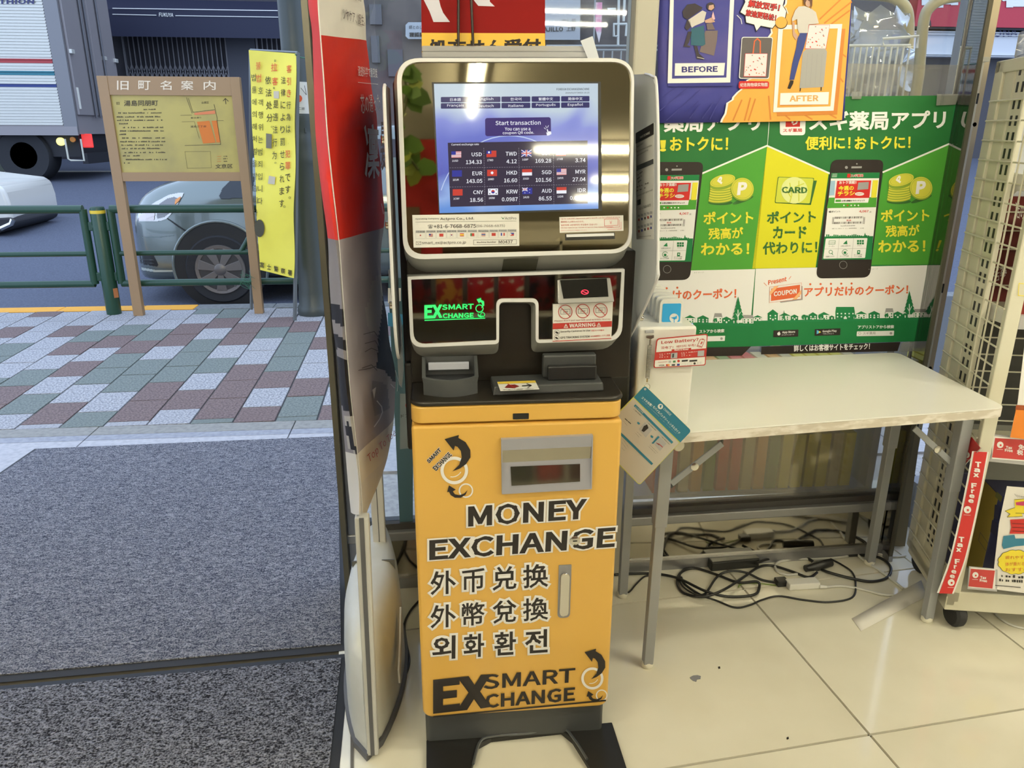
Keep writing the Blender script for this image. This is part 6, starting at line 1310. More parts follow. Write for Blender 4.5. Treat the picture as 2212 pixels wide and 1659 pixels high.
spr = Print('sticker_print', lm, Sheet((lc.x,LY_-.088,0), (0,-1,0)), .001, 1); spr.disc((645,213), 8, Y_r, 1); spr.txt('二瀬', (643,237), (658,238), 6, T_k, 1); spr.line([(650,190),(662,205),(658,185)], 1, T_k, 1)
# green guard rails
M_grn2 = mat('rail_green', E(30,66,54), .32); GY = 5.905
def gz(py, px=200): return at(px, py, y=GY).z
gp_ = at(242,680,z=0)
gpost_ = thing('guard_post', 'green round guard rail post with a yellow and white cap band', 'post', (gp_.x, GY, 0)); zt_ = gz(447)
obj('post', MB().lathe([(.052,0),(.052,zt_-.02),(.045,zt_),(.0001,zt_+.004)], (gp_.x,GY,0), 20), M_grn2, gpost_, smooth=40)
obj('band', MB().lathe([(.0528,zt_-.045),(.0528,zt_-.022)], (gp_.x,GY,0), 20, cap=False), mat('band_yellow', E(214,190,60), .5), gpost_, smooth=40)
obj('rust_patch', MB().obox(Vector((gp_.x+.045,GY-.028,gz(632))), Vector((.012,.010,0)), Vector((.003,-.003,0)), Vector((0,0,.035))), mat('rust', E(170,110,70), .8), gpost_)
def rail(x0, x1, lab_, capl, capr):
    t = thing('guard_rail', lab_, 'railing', ((x0+x1)/2, GY, gz(548)), 'green guard rails')
    zt, zm, zb_ = gz(452), gz(548), gz(613)
    obj('top_rail', MB().tube([(x0,GY,zt),(x1,GY,zt)], .030, 14), M_grn2, t, smooth=40); obj('middle_rail', MB().tube([(x0,GY,zm),(x1,GY,zm)], .019, 12), M_grn2, t, smooth=40); obj('bottom_rail', MB().tube([(x0,GY,zb_),(x1,GY,zb_)], .026, 12), M_grn2, t, smooth=40)
    if capl: obj('end_post', MB().tube([(x0,GY,zt),(x0,GY,zb_)], .028, 12), M_grn2, t, smooth=40)
    if capr: obj('end_post', MB().tube([(x1,GY,zt),(x1,GY,zb_)], .028, 12), M_grn2, t, smooth=40)
    for z in (gz(488), gz(597)):
        s = -1 if capl else 1; xx = x0 if capl else x1; obj('hinge', MB().box(min(xx,xx+s*.10), max(xx,xx+s*.10), GY-.012, GY+.012, z-.035, z+.03), M_grn2, t, bevel=.006); obj('bolt', MB().lathe([(.014,-.02),(.014,.02)], (xx+s*.07,GY-.016,z), 8, 'y'), M_grn2, t)
    return t
rail(at(0,450,y=GY).x-2.2, at(178,450,y=GY).x, 'green guard rail panel left of the banded post', 0, 1)
t = rail(at(238,450,y=GY).x, 1.4, 'green guard rail panel right of the banded post', 1, 0)
a_ = at(519,546,y=GY); b_ = at(538,512,y=GY); obj('brace', MB().tube([a_, a_+(b_-a_)*3], .018, 10), M_grn2, t, smooth=40)
for k in range(4):
    c = at(534,600,y=5.8); rn = random.Random(k); pts = [c+Vector((rn.uniform(-.05,.06), -.05+rn.uniform(0,.03), rn.uniform(-.09,.07))) for _ in range(6)]
    if k == 0: tt = thing('twine', 'tangle of thin green twine tied round the right sign post', 'twine', tuple(c))
    obj('strand', MB().tube(spline(pts, 6), .0012, 4), mat('green_twine', E(50,110,92), .6), tt)
one('twine', MB().tube([at(638,118,y=5.28), at(650,124,y=5.5), at(662,126,y=5.62)], .004, 5), MATS['green_twine'], 'short green tie from the banner top to the lamp column', 'twine')
# ---------------- silver hatchback at the kerb
RS_ = lambda y: -.12  # road height near the kerb
YN = 6.74; YC = 7.58; RZ = -.12
M_car = mat('car_silver_blue', E(116,130,142), .22, metal=.55, coat=.6); M_cg = mat('car_glass', (.02,.025,.03), .06); M_tyre = mat('tyre', (.02,.02,.022), .75)
M_hub = mat('hubcap_grey', E(112,112,122), .35, metal=.4); M_lmpg = mat('headlight', E(190,196,214), .1, metal=.6)
cr = thing('hatchback_car', 'silver-blue hatchback parked beyond the guard rail, nose to the left', 'car', (-.7, YC, RZ))
xw = at(478,588,y=YN).x; zw = at(478,588,y=YN).z; xn = at(284,540,y=YN+.25).x
def sec(x, hw, zb, zs, zt, ty, n=7):  # hw half width at belt, zs shoulder height, zt top height, ty half width of the flat top
    R = []
    pts = [(-hw*.93, zb), (-hw, zb+.10), (-hw*1.0, (zb+zs)/2), (-hw*.985, zs-.05), (-hw*.95, zs), (-ty, zt-.03), (-ty*.85, zt), (0, zt+.012)]
    R = [(x, YC+y, z) for y, z in pts] + [(x, YC-y, z) for y, z in reversed(pts[:-1])]
    return R
Z = RZ
body = [sec(xn, .42, Z+.20, Z+.56, Z+.66, .38), sec(xn+.05, .62, Z+.16, Z+.66, Z+.78, .54), sec(xn+.14, .76, Z+.15, Z+.76, Z+.90, .64), sec(xn+.30, .83, Z+.15, Z+.86, Z+1.0, .68), sec(xn+.62, .84, Z+.17, Z+.89, Z+1.07, .69), sec(xn+1.1, .845, Z+.17, Z+.91, Z+1.22, .66),
        sec(xn+1.6, .845, Z+.17, Z+.95, Z+1.36, .60), sec(xn+2.0, .845, Z+.17, Z+.96, Z+1.48, .57), sec(xn+2.8, .845, Z+.17, Z+.98, Z+1.50, .56), sec(xn+3.5, .83, Z+.18, Z+.98, Z+1.40, .54), sec(xn+3.85, .76, Z+.25, Z+.95, Z+1.05, .58), sec(xn+3.92, .70, Z+.30, Z+.70, Z+.80, .55)]
cb = obj('body', MB().loft([list(reversed(r)) for r in body]), M_car, cr, smooth=50)
cb.modifiers.new('sub', 'SUBSURF').levels = 1; cb.modifiers['sub'].render_levels = 2
def wheel(x):
    z = RZ+.30; w = obj('wheel', MB().lathe([(.20,0),(.275,-.01),(.298,.02),(.298,.16),(.275,.185)], (x,YN-.012,z), 40, 'y'), M_tyre, cr, smooth=40)
    h = MB(); h.lathe([(.0001,-.016),(.045,-.016),(.05,-.012)], (x,YN-.012,z), 24, 'y'); 
    obj('cap_disc', MB().lathe([(.0001,.012),(.19,.012),(.20,-.006),(.206,-.004)], (x,YN-.012,z), 40, 'y'), mat('hub_dark', E(60,60,66), .5), w, smooth=40)
    obj('hub', h, M_hub, w, smooth=40); obj('rim_ring', MB().lathe([(.178,-.008),(.206,-.012),(.21,0),(.178,.004)], (x,YN-.012,z), 40, 'y', cap=False), M_hub, w, smooth=40)
    for k in range(7):
        a_ = 2*pi*k/7+.2; e = Vector((cos(a_),0,sin(a_))); q_ = Vector((-sin(a_),0,cos(a_))); c = Vector((x,YN-.012,z))
        obj('spoke', MB().prism([c+e*.04+q_*.022, c+e*.182+q_*.045, c+e*.182-q_*.045, c+e*.04-q_*.022], (0,-.012,0)), M_hub, w, bevel=.004)
    return w
arch = MATS['black_plastic']
for x in (xw, xw+2.45):
    obj('wheel_arch', MB().lathe([(.0001,0),(.375,0),(.38,.02)], (x,YN-.004,RZ+.315), 40, 'y'), arch, cr, smooth=40)
    obj('arch_lip', MB().tube([(x+.388*cos(pi*(k/24*1.16-.08)), YN+.002, RZ+.315+.388*sin(pi*(k/24*1.16-.08))) for k in range(25)], .014, 8), M_car, cr, smooth=60)
    wheel(x)
cs_ = Sheet((0,YN-.01,0), (0,-1,0)); qc3 = zp(260, 360, 5.53)
from mathutils.bvhtree import BVHTree
bpy.context.view_layer.update(); _cb = cb.evaluated_get(bpy.context.evaluated_depsgraph_get()); _bv = BVHTree.FromPolygons([cb.matrix_world @ v.co for v in _cb.data.vertices], [tuple(p.vertices) for p in _cb.data.polygons])
def skin(nm, pts, m, off=.006, cell=1.1, parent=None):     # a thin shaped panel that follows the curved body
    pp_ = [qc3(*p[:2]) for p in pts]; x0, x1 = min(p[0] for p in pp_), max(p[0] for p in pp_); y0, y1 = min(p[1] for p in pp_), max(p[1] for p in pp_)
    nx, ny = int((x1-x0)/cell)+2, int((y1-y0)/cell)+2; mb = MB(); idx = {}
    def V(i, j):
        if (i, j) not in idx:
            d = ray(x0+i*cell, y0+j*cell).normalized(); h = _bv.ray_cast(CO, d); idx[(i, j)] = None
            if h[0] is not None and h[3] < 12: idx[(i, j)] = len(mb.v); mb.v.append(tuple(h[0]-d*off))
        return idx[(i, j)]
    for j in range(ny):
        for i in range(nx):
            if inside((x0+(i+.5)*cell, y0+(j+.5)*cell), pp_):
                q_ = [V(i,j), V(i,j+1), V(i+1,j+1), V(i+1,j)]
                if None not in q_: mb.face(q_)
    if mb.f: return obj(nm, mb, m, parent or cr, smooth=60)
def onbody(pts, d=.0): return [at(*qc3(*p[:2]), y=p[2]) for p in pts]
HLP = [(165,655),(185,600),(215,560),(300,500),(420,420),(580,335),(700,312),(755,315),(745,345),(690,440),(610,560),(550,625),(480,648),(350,655)]
hl = skin('headlight', HLP, M_lmpg, .008)
hlp = hl if hl else cr
skin('headlight_inner', [(430,520),(470,440),(560,380),(640,360),(690,380),(650,470),(600,540),(520,600),(440,620)], mat('lamp_inner', E(120,124,140), .15, metal=.7), .013, parent=hlp)
skin('lens', [(215,640),(225,590),(300,540),(400,500),(410,560),(400,640)], mat('lamp_lens', E(206,204,226), .08, metal=.3), .013, parent=hlp)
skin('indicator', [(655,395),(725,350),(705,400),(650,455)], mat('indicator_amber', E(220,150,90), .2), .016, parent=hlp)
skin('fog_grille', [(190,1085),(260,1165),(440,1195),(450,1170),(395,1060),(200,1055)], arch, .006)
for k_, yy in enumerate((1100, 1140)): skin('grille_slat', [(215,yy),(400,yy+10),(402,yy+18),(215,yy+8)], M_td_ if 0 else mat('slat_grey', E(70,76,84), .4), .012)
skin('side_window', [(1180,350),(1200,385),(1450,372),(1560,368),(1600,120),(1430,100),(1300,180),(1220,260)], M_cg, .008, 1.6)
skin('panel_gap', [(545,615),(560,612),(690,700),(825,790),(812,800),(675,710)], arch, .005)
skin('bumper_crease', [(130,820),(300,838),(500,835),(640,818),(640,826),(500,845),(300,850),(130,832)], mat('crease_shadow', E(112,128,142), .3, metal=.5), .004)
skin('bumper_lip', [(180,1150),(260,1205),(430,1235),(640,1232),(655,1260),(430,1262),(250,1235)], mat('lip_light', E(190,204,214), .15, metal=.3), .010)
obj('side_glass', MB().prism([(xw+.55,YN+.075,Z+1.0),(xw+1.75,YN+.075,Z+1.02),(xw+1.65,YN+.21,Z+1.36),(xw+.85,YN+.21,Z+1.36)], (0,.03,0)), M_cg, cr)
# ---------------- road, truck, white car, buildings across
rz17 = at(50,385,y=17).z; rsl = (rz17+.12)/(17-7.2)
def rdz(y): return -.12 + max(0, y-7.2)*rsl
bpy.data.objects.remove(bpy.data.objects['road']); bpy.data.objects.remove(bpy.data.objects['road_marking'])
struct('road', MB().loft([[(-60,y,z-.3),(60,y,z-.3),(60,y,z),(-60,y,z)] for y, z in ((6.15,-.12),(7.2,-.12),(40,rdz(40)))]), M_asph)
yl = next(y/10 for y in range(100,400) if at(250,372,y=y/10).z <= rdz(y/10)) if at(250,372,y=10).z > rdz(10) else 18
struct('road_marking', MB().box8([(-40,yl,rdz(yl)+.003),(10,yl,rdz(yl)+.003),(10,yl+.22,rdz(yl+.22)+.003),(-40,yl+.22,rdz(yl+.22)+.003),(-40,yl,rdz(yl)+.008),(10,yl,rdz(yl)+.008),(10,yl+.22,rdz(yl+.22)+.008),(-40,yl+.22,rdz(yl+.22)+.008)]), mat('road_paint', E(215,220,235), .6))
TY = 16.2; tr_ = thing('box_truck', 'silver box truck with a ribbed side, seen from its rear corner', 'truck', (at(100,385,y=TY).x, TY+1.1, rdz(TY)))
M_tr = mat('truck_silver', E(140,140,156), .45, metal=.2); M_rib = mat('truck_rib', E(196,202,214), .3, metal=.3); M_td = mat('truck_dark', (.015,.015,.018), .6)
xc0 = at(152,180,y=TY).x; zbx = at(150,290,y=TY).z; ztx = 4.6; xl_ = xc0-5.6; wd = 2.35
obj('box_body', MB().box(xl_, xc0, TY, TY+wd, zbx, ztx), M_tr, tr_)
obj('corner_post', MB().box(xc0-.24, xc0+.006, TY-.02, TY+.03, zbx, ztx), mat('corner_grey', E(118,122,138), .4, metal=.3), tr_)
qt = zp(0, 0, 3.948); zr = [at(90,y,y=TY).z for y in (283,0)]
m_ = MB(); n = 44; z0 = zbx+.16; pit = (at(90,0,y=TY).z-at(90,283,y=TY).z)/43.5; prof = []
z = z0
while z < ztx-.05: prof += [(TY-.002,z),(TY-.022,z+pit*.1),(TY-.022,z+pit*.42),(TY-.002,z+pit*.5)]; z += pit
for (y, z) in prof: m_.v += [(xl_,y,z),(xc0-.25,y,z)]
for k in range(len(prof)-1):
    zc = (prof[k][1]+prof[k+1][1])/2; pyc = proj_y = None
    m_.use(M_rib); 
    for (pa, pb, nm, cc) in ((127,137,'truck_red',(170,60,70)),(154,163,'truck_teal',(40,120,150)),(181,190,'truck_blue',(40,60,140))):
        if at(100,pb,y=TY).z <= zc <= at(100,pa,y=TY).z: m_.use(mat(nm, E(*cc), .4))
    m_.face((2*k, 2*k+1, 2*k+3, 2*k+2))
obj('ribbed_side', m_, None, tr_)
obj('sill_rail', MB().box(xl_, xc0, TY-.03, TY+.02, zbx-.02, zbx+.14), M_tr, tr_)
for f in (.0, .5): obj('rear_door', MB().box(xc0+.002, xc0+.05, TY+.06+f*(wd-.12), TY+.06+(f+.49)*(wd-.12), zbx+.35, ztx-.05), M_tr, tr_, bevel=.01)
for k, y in enumerate((TY+.75, TY+.95, TY+1.55)): obj('lock_rod', MB().tube([(xc0+.08,y,zbx+.3),(xc0+.08,y,ztx-.1)], .022, 8), mat('rod_grey', E(96,100,116), .4, metal=.4), tr_, smooth=60)
for y in (TY+.10, TY+1.6, TY+2.2): obj('door_hinge', MB().box(xc0+.04, xc0+.10, y-.05, y+.09, at(150,115,y=TY).z, at(150,105,y=TY).z), M_rib, tr_, bevel=.01)
obj('reflector_strip', MB().box(xc0+.05, xc0+.06, TY+.10, TY+.17, at(165,235,y=TY).z, at(165,188,y=TY).z), mat('strip_white', E(215,220,230), .4), tr_)
ts_ = Print('lettering', tr_, Sheet((0,TY-.025,0), (0,-1,0)), .004, 1); ts_.txt('THION', qt(-10,36), qt(292,34), 42/3.948, mat('truck_navy', E(50,54,110), .5), 1, .03)
obj('chassis', MB().box(xl_+.2, xc0-.1, TY+.2, TY+wd-.2, zbx-.42, zbx-.02), M_td, tr_)
obj('rear_step', MB().box(xc0-.05, xc0+.05, TY+.1, TY+wd-.1, zbx-.55, zbx-.35), M_td, tr_)
fr = [at(*qt(*p), y=TY-.03) for p in ((553,1185),(583,1355),(605,1368),(718,1370),(688,1185))]
obj('side_guard', MB().tube(fr, .018, 8), mat('guard_white', E(190,196,200), .4), tr_)
p = at(*qt(507,1208), y=TY+.02); obj('marker_lamp', MB().lathe([(.075,0),(.075,-.05),(.05,-.07),(.0001,-.07)], (p.x,TY+.1,p.z), 16, 'y'), mat('lit_amber', (.4,.35,.1), .4, emit=(.9,.85,.25), es=1.6), tr_, smooth=40)
p = at(*qt(608,1190), y=TY+.02); obj('side_marker', MB().lathe([(.05,0),(.05,-.03),(.0001,-.03)], (p.x,TY+.1,p.z), 12, 'y'), mat('amber_marker', E(200,130,40), .4), tr_)
p = at(*qt(750,1200), y=TY+.3); obj('tail_lamp', MB().box(p.x-.10, p.x+.10, TY+.25, TY+.30, p.z-.13, p.z+.13), mat('lit_tail', (.4,.02,.02), .4, emit=(1,.06,.05), es=.7), tr_, bevel=.02)
for wx, r_ in ((at(45,340,y=TY).x, .50), (at(45,340,y=TY).x-3.6, .48)):
    w = obj('wheel', MB().lathe([(.25,0),(r_-.03,-.02),(r_,.03),(r_,.45),(r_-.03,.5)], (wx,TY+.12,rdz(TY)+r_), 32, 'y'), M_tyre, tr_, smooth=40); obj('hub', MB().lathe([(.0001,.02),(.2,.02),(.25,0)], (wx,TY+.12,rdz(TY)+r_), 20, 'y'), mat('hub_dark', E(60,60,66), .5), w)
obj('mud_flap', MB().box8([at(*qt(*p), y=y) for y in (TY+.3,) for p in ((0,1200),(60,1210),(100,1440),(0,1470))]+[at(*qt(*p), y=y) for y in (TY+.36,) for p in ((0,1200),(60,1210),(100,1440),(0,1470))]), mat('flap_olive', E(72,80,76), .7), tr_)
wc = thing('white_car', 'white car corner entering at the left edge below the truck', 'car', tuple(at(-120,500,y=10.6)))
qx = lambda x, y: at(x/2.37, y/2.37, y=10.3)
ring0 = [at(*p, y=10.3) for p in ((-300,470),(0,500),(14,500),(26,488),(27,478),(20,440),(8,408),(-10,398),(-120,385),(-300,375))]; ring1 = [p+Vector((-.15,1.6,0)) for p in ring0]
obj('body', MB().loft([ring0, ring1]), mat('car_white', E(205,210,222), .25, coat=.5), wc, smooth=40, bevel=.05, seg=3)
ring0 = [at(*p, y=10.27) for p in ((-300,560),(0,503),(18,496),(29,489),(31,480),(20,470),(-300,488))]; obj('bumper', MB().prism(ring0, (0,1.2,0)), M_td, wc, bevel=.02)
obj('lamp_trim', MB().tube([at(2,494,y=10.25), at(24,484,y=10.25), at(28,474,y=10.25)], .03, 6), M_chr, wc)
w = at(-60,520,y=10.4); obj('wheel', MB().lathe([(.20,0),(.3,-.02),(.31,.03),(.31,.2)], (w.x,10.34,rdz(10.4)+.31), 24, 'y'), M_tyre, wc)
# buildings across the street
BY = 21.5; zg = rdz(BY)
def bx0(px, py=80): return at(px, py, y=BY).x
def bzz(py, px=400): return at(px, py, y=BY).z
M_bd = mat('facade_dark', E(56,56,68), .7, noise=(2, E(44,44,56), 3, .4, .7)); M_bg = mat('facade_brown_grey', E(110,104,108), .8, noise=(1.5, E(88,84,90), 4, .4, .7)); M_bw = mat('facade_white', E(196,206,232), .6); M_navy = mat('awning_navy', E(24,28,60), .6)
b1 = thing('shop_building', 'dark shop front across the street with folding gates under a navy awning', 'building', (bx0(420),BY+2,zg))
X_a, X_b = bx0(-500), bx0(700)
obj('wall', MB().box(X_a, X_b, BY, BY+8, zg-.5, 9.5), M_bd, b1)
obj('awning', MB().box8([(bx0(200),BY-1.0,bzz(47)-.45),(bx0(655),BY-1.0,bzz(47)-.45),(bx0(655),BY,bzz(47)-.0),(bx0(200),BY,bzz(47)),(bx0(200),BY-1.0,bzz(10)-.25),(bx0(655),BY-1.0,bzz(10)-.25),(bx0(655),BY,bzz(0)),(bx0(200),BY,bzz(0))]), M_navy, b1)
aw = Print('lettering', b1, Sheet((0,BY-1.0,0), (0,-1,0)), .01, 1); A_w = mat('awning_white', E(214,222,240), .6)
aw.line([(244,18),(660,24)], 1.8, A_w, 1); aw.line([(244,31),(338,33)], 1.6, A_w, 1); aw.line([(380,34),(655,38)], 1.6, A_w, 1); aw.txt('FUKUYA', (344,36), (375,37), 8.5, A_w, 1, .02); aw.txt('FUKUYA', (655,42), (686,43), 8.5, A_w, 1, .02)
def lattice(x0, x1, y0, y1):
    f = obj('folding_gate', MB().box(bx0(x0)-.03, bx0(x0), BY-.12, BY-.04, bzz(y1), bzz(y0)), mat('gate_metal', E(128,132,150), .5, metal=.3), b1)
    m = MB(); X0_, X1_ = bx0(x0), bx0(x1); Z0_, Z1_ = bzz(y1)-1.2, bzz(y0); n = int((x1-x0)/10); dx = (X1_-X0_)/n
    for k in range(n+1): m.box(X0_+k*dx-.012, X0_+k*dx+.012, BY-.10, BY-.08, Z0_, Z1_)
    for k in range(n):
        z = Z1_-.75
        while z > Z0_+.7:
            for s in (0, 1): a_ = Vector((X0_+(k+s)*dx, BY-.09, z)); b_ = Vector((X0_+(k+1-s)*dx, BY-.09, z-.32)); d = (b_-a_)/2; q_ = Vector((-d.z,0,d.x)).normalized()*.009; m.obox((a_+b_)/2, d, Vector((0,.006,0)), q_)
            z -= .32 if True else 0
            if z < Z1_-1.5 and z > Z1_-2.2: z -= .35
    obj('lattice', m, MATS['gate_metal'], f, kind='stuff'); obj('header', MB().box(X0_-.05, X1_+.05, BY-.15, BY-.02, Z1_, Z1_+.1), M_td, b1); obj('side_frame', MB().box(X1_, X1_+.07, BY-.13, BY-.02, Z0_, Z1_), MATS['gate_metal'], b1)
lattice(268, 487, 70, 165); lattice(556, 640, 70, 165)
obj('pier', MB().box(bx0(490), bx0(552), BY-.16, BY, zg, bzz(66)), mat('pier_grey', E(70,74,92), .6), b1)
b2 = thing('street_building', 'brown-grey building across the street behind the red poster', 'building', (bx0(1080),BY+2,zg))
obj('wall', MB().box(bx0(700), bx0(1420), BY+.2, BY+8, zg-.5, 9.5), M_bg, b2)
for x0, x1, y0, y1 in ((800,826,0,45),(800,818,70,130),(835,868,100,160),(1180,1262,90,200)): obj('window', MB().box(bx0(x0), bx0(x1), BY+.12, BY+.22, bzz(y1), bzz(y0)), mat('window_blue_grey', E(92,92,104), .3), b2)
sgn = obj('sign_board', MB().prism([at(*p, y=BY-.1) for p in ((882,84),(876,78),(876,54),(882,48),(930,48),(930,84))], (0,.1,0)), mat('sign_pale_blue', E(176,186,208), .5), b2)
pS = Print('lettering', sgn, Sheet((0,BY-.1,0), (0,-1,0)), .01, 1); pS.txt('師とのし', (884,63), (912,63), 8, MATS['sign_ink'], 1); pS.txt('狸狐猫', (884,80), (916,80), 10, MATS['sign_ink'], 1, .03)
sg2 = obj('sign_board', MB().prism([at(*p, y=BY-.1) for p in ((1140,86),(1253,86),(1254,-30),(1140,-30))], (0,.1,0)), mat('sign_pale_grey', E(164,170,188), .5), b2)
pS = Print('lettering', sg2, Sheet((0,BY-.1,0), (0,-1,0)), .01, 1); pS.txt('AJILLO', (1174,69), (1216,68), 10, MATS['sign_ink'], 1, .03); pS.txt('上野', (1223,68), (1243,67), 11, MATS['sign_ink'], 1, .01); pS.txt('めし処', (1214,50), (1244,49), 9, MATS['sign_ink'], 1)
for pts in (((1337,-20),(1335,100)),((1350,-20),(1347,46)),((1312,20),(1330,20)),((1354,52),(1326,52),(1326,78),(1336,78)),((1354,52),(1352,78)),): obj('drain_pipe', MB().tube([at(*p, y=BY-.05) for p in pts], .035, 8), mat('pipe_white', E(200,206,216), .5), b2, smooth=60)
fgt = thing('shop_flag', 'narrow pink and white shop flag across the street', 'flag', tuple(at(1284,60,y=19))); fgp = at(1284,60,y=19); obj('pole', MB().tube([(fgp.x,19.02,rdz(19)),(fgp.x,19.02,5.2)], .02, 6), MATS['barrier_grey'] if 'barrier_grey' in MATS else mat('barrier_grey', E(150,156,168), .5), fgt)
obj('cloth', MB().prism([at(*p, y=19) for p in ((1287,5),(1301,5),(1299,70),(1294,92),(1286,60))], (0,.02,0)), mat('flag_pink', E(210,140,180), .6, noise=(3, E(214,208,224), 3, .45, .55)), fgt)
bf = thing('barrier', 'pale grey low barrier fence outside behind the machine', 'fence', tuple(at(1320,120,y=5.9)))
for y in (99, 108): obj('rail', MB().tube([at(1180,y,y=8.9), at(1420,y,y=8.9)], .012, 6), mat('barrier_grey', E(150,156,168), .5), bf)
for k in range(12): x = 1190+k*19; pb0 = at(x,108,y=8.9); obj('bar', MB().tube([pb0, (pb0.x,8.9,rdz(8.9) if k in (0,11,6) else 1.0)], .009, 6), MATS['barrier_grey'], bf)
b3 = thing('sign_building', 'white and red fronted building across the street at the right', 'building', (bx0(2030),BY+2,zg))
obj('wall', MB().box(bx0(1420), bx0(2900), BY+.2, BY+8, zg-.5, 9.5), mat('facade_dark_grey', E(70,70,82), .7), b3)  # wall in one even dark grey
obj('fascia', MB().box(bx0(1840), bx0(2500), BY-.1, BY+.2, bzz(103), bzz(42)), M_bw, b3)
for y in (44, 50, 97, 101): obj('moulding', MB().box(bx0(1840), bx0(2500), BY-.18, BY-.1, bzz(y+1.5), bzz(y)), M_bw, b3)
rb_ = obj('red_sign', MB().box(bx0(1958), bx0(2500), BY-.3, BY+.1, bzz(34), bzz(-60)), mat('sign_red', E(176,44,66), .5), b3)
obj('sign_trim', MB().box(bx0(1958), bx0(2500), BY-.25, BY+.1, bzz(39), bzz(34)), M_td, b3)  # dark trim strip along the lower edge of the red sign
pS = Print('lettering', rb_, Sheet((0,BY-.3,0), (0,-1,0)), .01, 1); pS.txt('串一番', (1990,17), (2250,16), 44, A_w, 1, .05)
obj('timber_slats', MB().box(bx0(1895), bx0(1950), BY-.1, BY+.15, bzz(38), bzz(14)), mat('timber', E(120,76,70), .7), b3)
pS = Print('lettering', b3, Sheet((0,BY-.1,0), (0,-1,0)), .01, 1); pS.txt('DONA', (2130,81), (2197,79), 18, mat('fascia_navy', E(60,64,120), .5), 1, .02)
for x in (1893, 2003):
    p = at(x,44,y=BY-.35); t = thing('spot_lamp', 'warm wall lamp on the white fascia, %s one' % ('left' if x < 1950 else 'right'), 'lamp', tuple(p), 'fascia lamps'); obj('shade', MB().lathe([(.08,0),(.12,-.14)], tuple(p), 12), M_td, t); obj('bulb', MB().lathe([(.0001,-.10),(.07,-.12),(.07,-.16),(.0001,-.18)], tuple(p), 12), mat('lit_warm', (1,.7,.3), .5, emit=(1,.62,.22), es=25), t)
sgp = thing('road_sign', 'round blue pedestrian sign on a pole across the road', 'sign', tuple(at(1935,90,y=15)))
c = at(1935,88,y=15); obj('disc', MB().lathe([(.0001,0),(.115,0),(.115,.02)], tuple(c), 24, 'y'), mat('sign_blue', E(50,104,196), .4), sgp); obj('pole', MB().tube([(c.x,15.05,c.z+.1),(c.x,15.05,rdz(15))], .03, 8), MATS['barrier_grey'], sgp)
pS = Print('emblem', sgp, Sheet(c+Vector((0,-.003,0)), (0,-1,0)), .003, 1); pS.poly([(1932,84),(1938,84),(1940,92),(1937,98),(1935,92),(1932,98),(1930,92)], A_w, 1); pS.disc((1935,81), 1.8, A_w, 1)
# roll cages and basket just outside the glass, right
M_cage = mat('cage_cream', E(186,184,170), .4, noise=(9, E(150,140,122), 3, .62, .7))
def cage(pts, y, lab_):
    t = thing('roll_cage', lab_, 'trolley', tuple(at(pts[0][0], 400, y=y)), 'roll cages outside the glass'); P = [at(*p, y=y) for p in pts]
    P = [Vector((P[0].x, P[0].y, .12))]+P[0:1]+spline(P, 7)[1:]+[Vector((P[-1].x, P[-1].y, .12))]
    obj('frame', MB().tube(P, .017, 10), M_cage, t, smooth=60)
    for s in (0, -1): obj('caster', MB().lathe([(.0001,-.018),(.05,-.018),(.055,0),(.05,.018),(.0001,.018)], (P[s].x, P[s].y, .056), 16, 'y'), M_tyre, t, smooth=40)
    for k in range(5): z = .3+k*.2; obj('wire', MB().tube([(P[0].x,y,z),(P[-1].x,y,z)], .004, 5), M_cage, t)
    return t
cage([(1742,160),(1735,60),(1750,0),(1790,-12),(1900,-10),(1942,3),(1963,40),(1958,160)], 2.62, 'cream tubular roll cage behind the luggage poster, left one')
cage([(1985,160),(1995,50),(2010,15),(2045,-4),(2105,-8),(2125,10),(2125,60),(2110,160)], 2.50, 'cream tubular roll cage just left of the grey pillar')
bk_ = thing('wire_basket', 'white wire basket hanging on the roll cage beside the luggage poster', 'basket', tuple(at(1900,130,y=2.45)))
y = 2.45
for k, (dy_, dz_) in enumerate(((0,0),(.28,0),(0,-.22),(.28,-.22))): a_, b_ = at(1780,99,y=y), at(1966,98,y=y); obj('rim', MB().tube([a_+Vector((0,dy_,dz_)), b_+Vector((0,dy_,dz_))], .0045, 6), M_white, bk_)
a_, b_ = at(1780,99,y=y), at(1966,98,y=y)
for p in (a_, b_): obj('rim', MB().tube([p, p+Vector((0,.28,0))], .0045, 6), M_white, bk_)
for k in range(15):
    p = a_.lerp(b_, k/14)
    for dy_ in (0, .28): obj('wire', MB().tube([p+Vector((0,dy_,0)), p+Vector((0,dy_,-.22))], .0032, 6), M_white, bk_)
obj('handle', MB().tube([at(*p, y=y-.02) for p in ((1908,98),(1905,84),(1984,78),(1980,104))], .0045, 6), M_white, bk_)
cbg = MB(); rn = random.Random(4); ctr = at(1885,112,y=y+.14)
for j in range(9):
    for i in range(14): a_ = 2*pi*i/14; r = .11*(1-.06*j)*(1+.25*sin(i*2.3+j)); cbg.v.append((ctr.x+r*1.5*cos(a_), ctr.y+r*.8*sin(a_), ctr.z-.12+.03*j+.015*sin(i*3+j*2)))
for j in range(8):
    for i in range(14): cbg.face((j*14+i, j*14+(i+1) % 14, (j+1)*14+(i+1) % 14, (j+1)*14+i))
one('plastic_bag', cbg, pane_mat('crinkled_film', (.86,.86,.84), 3, haze=.35), 'crinkled clear plastic bag lying in the white wire basket', 'bag', smooth=50)
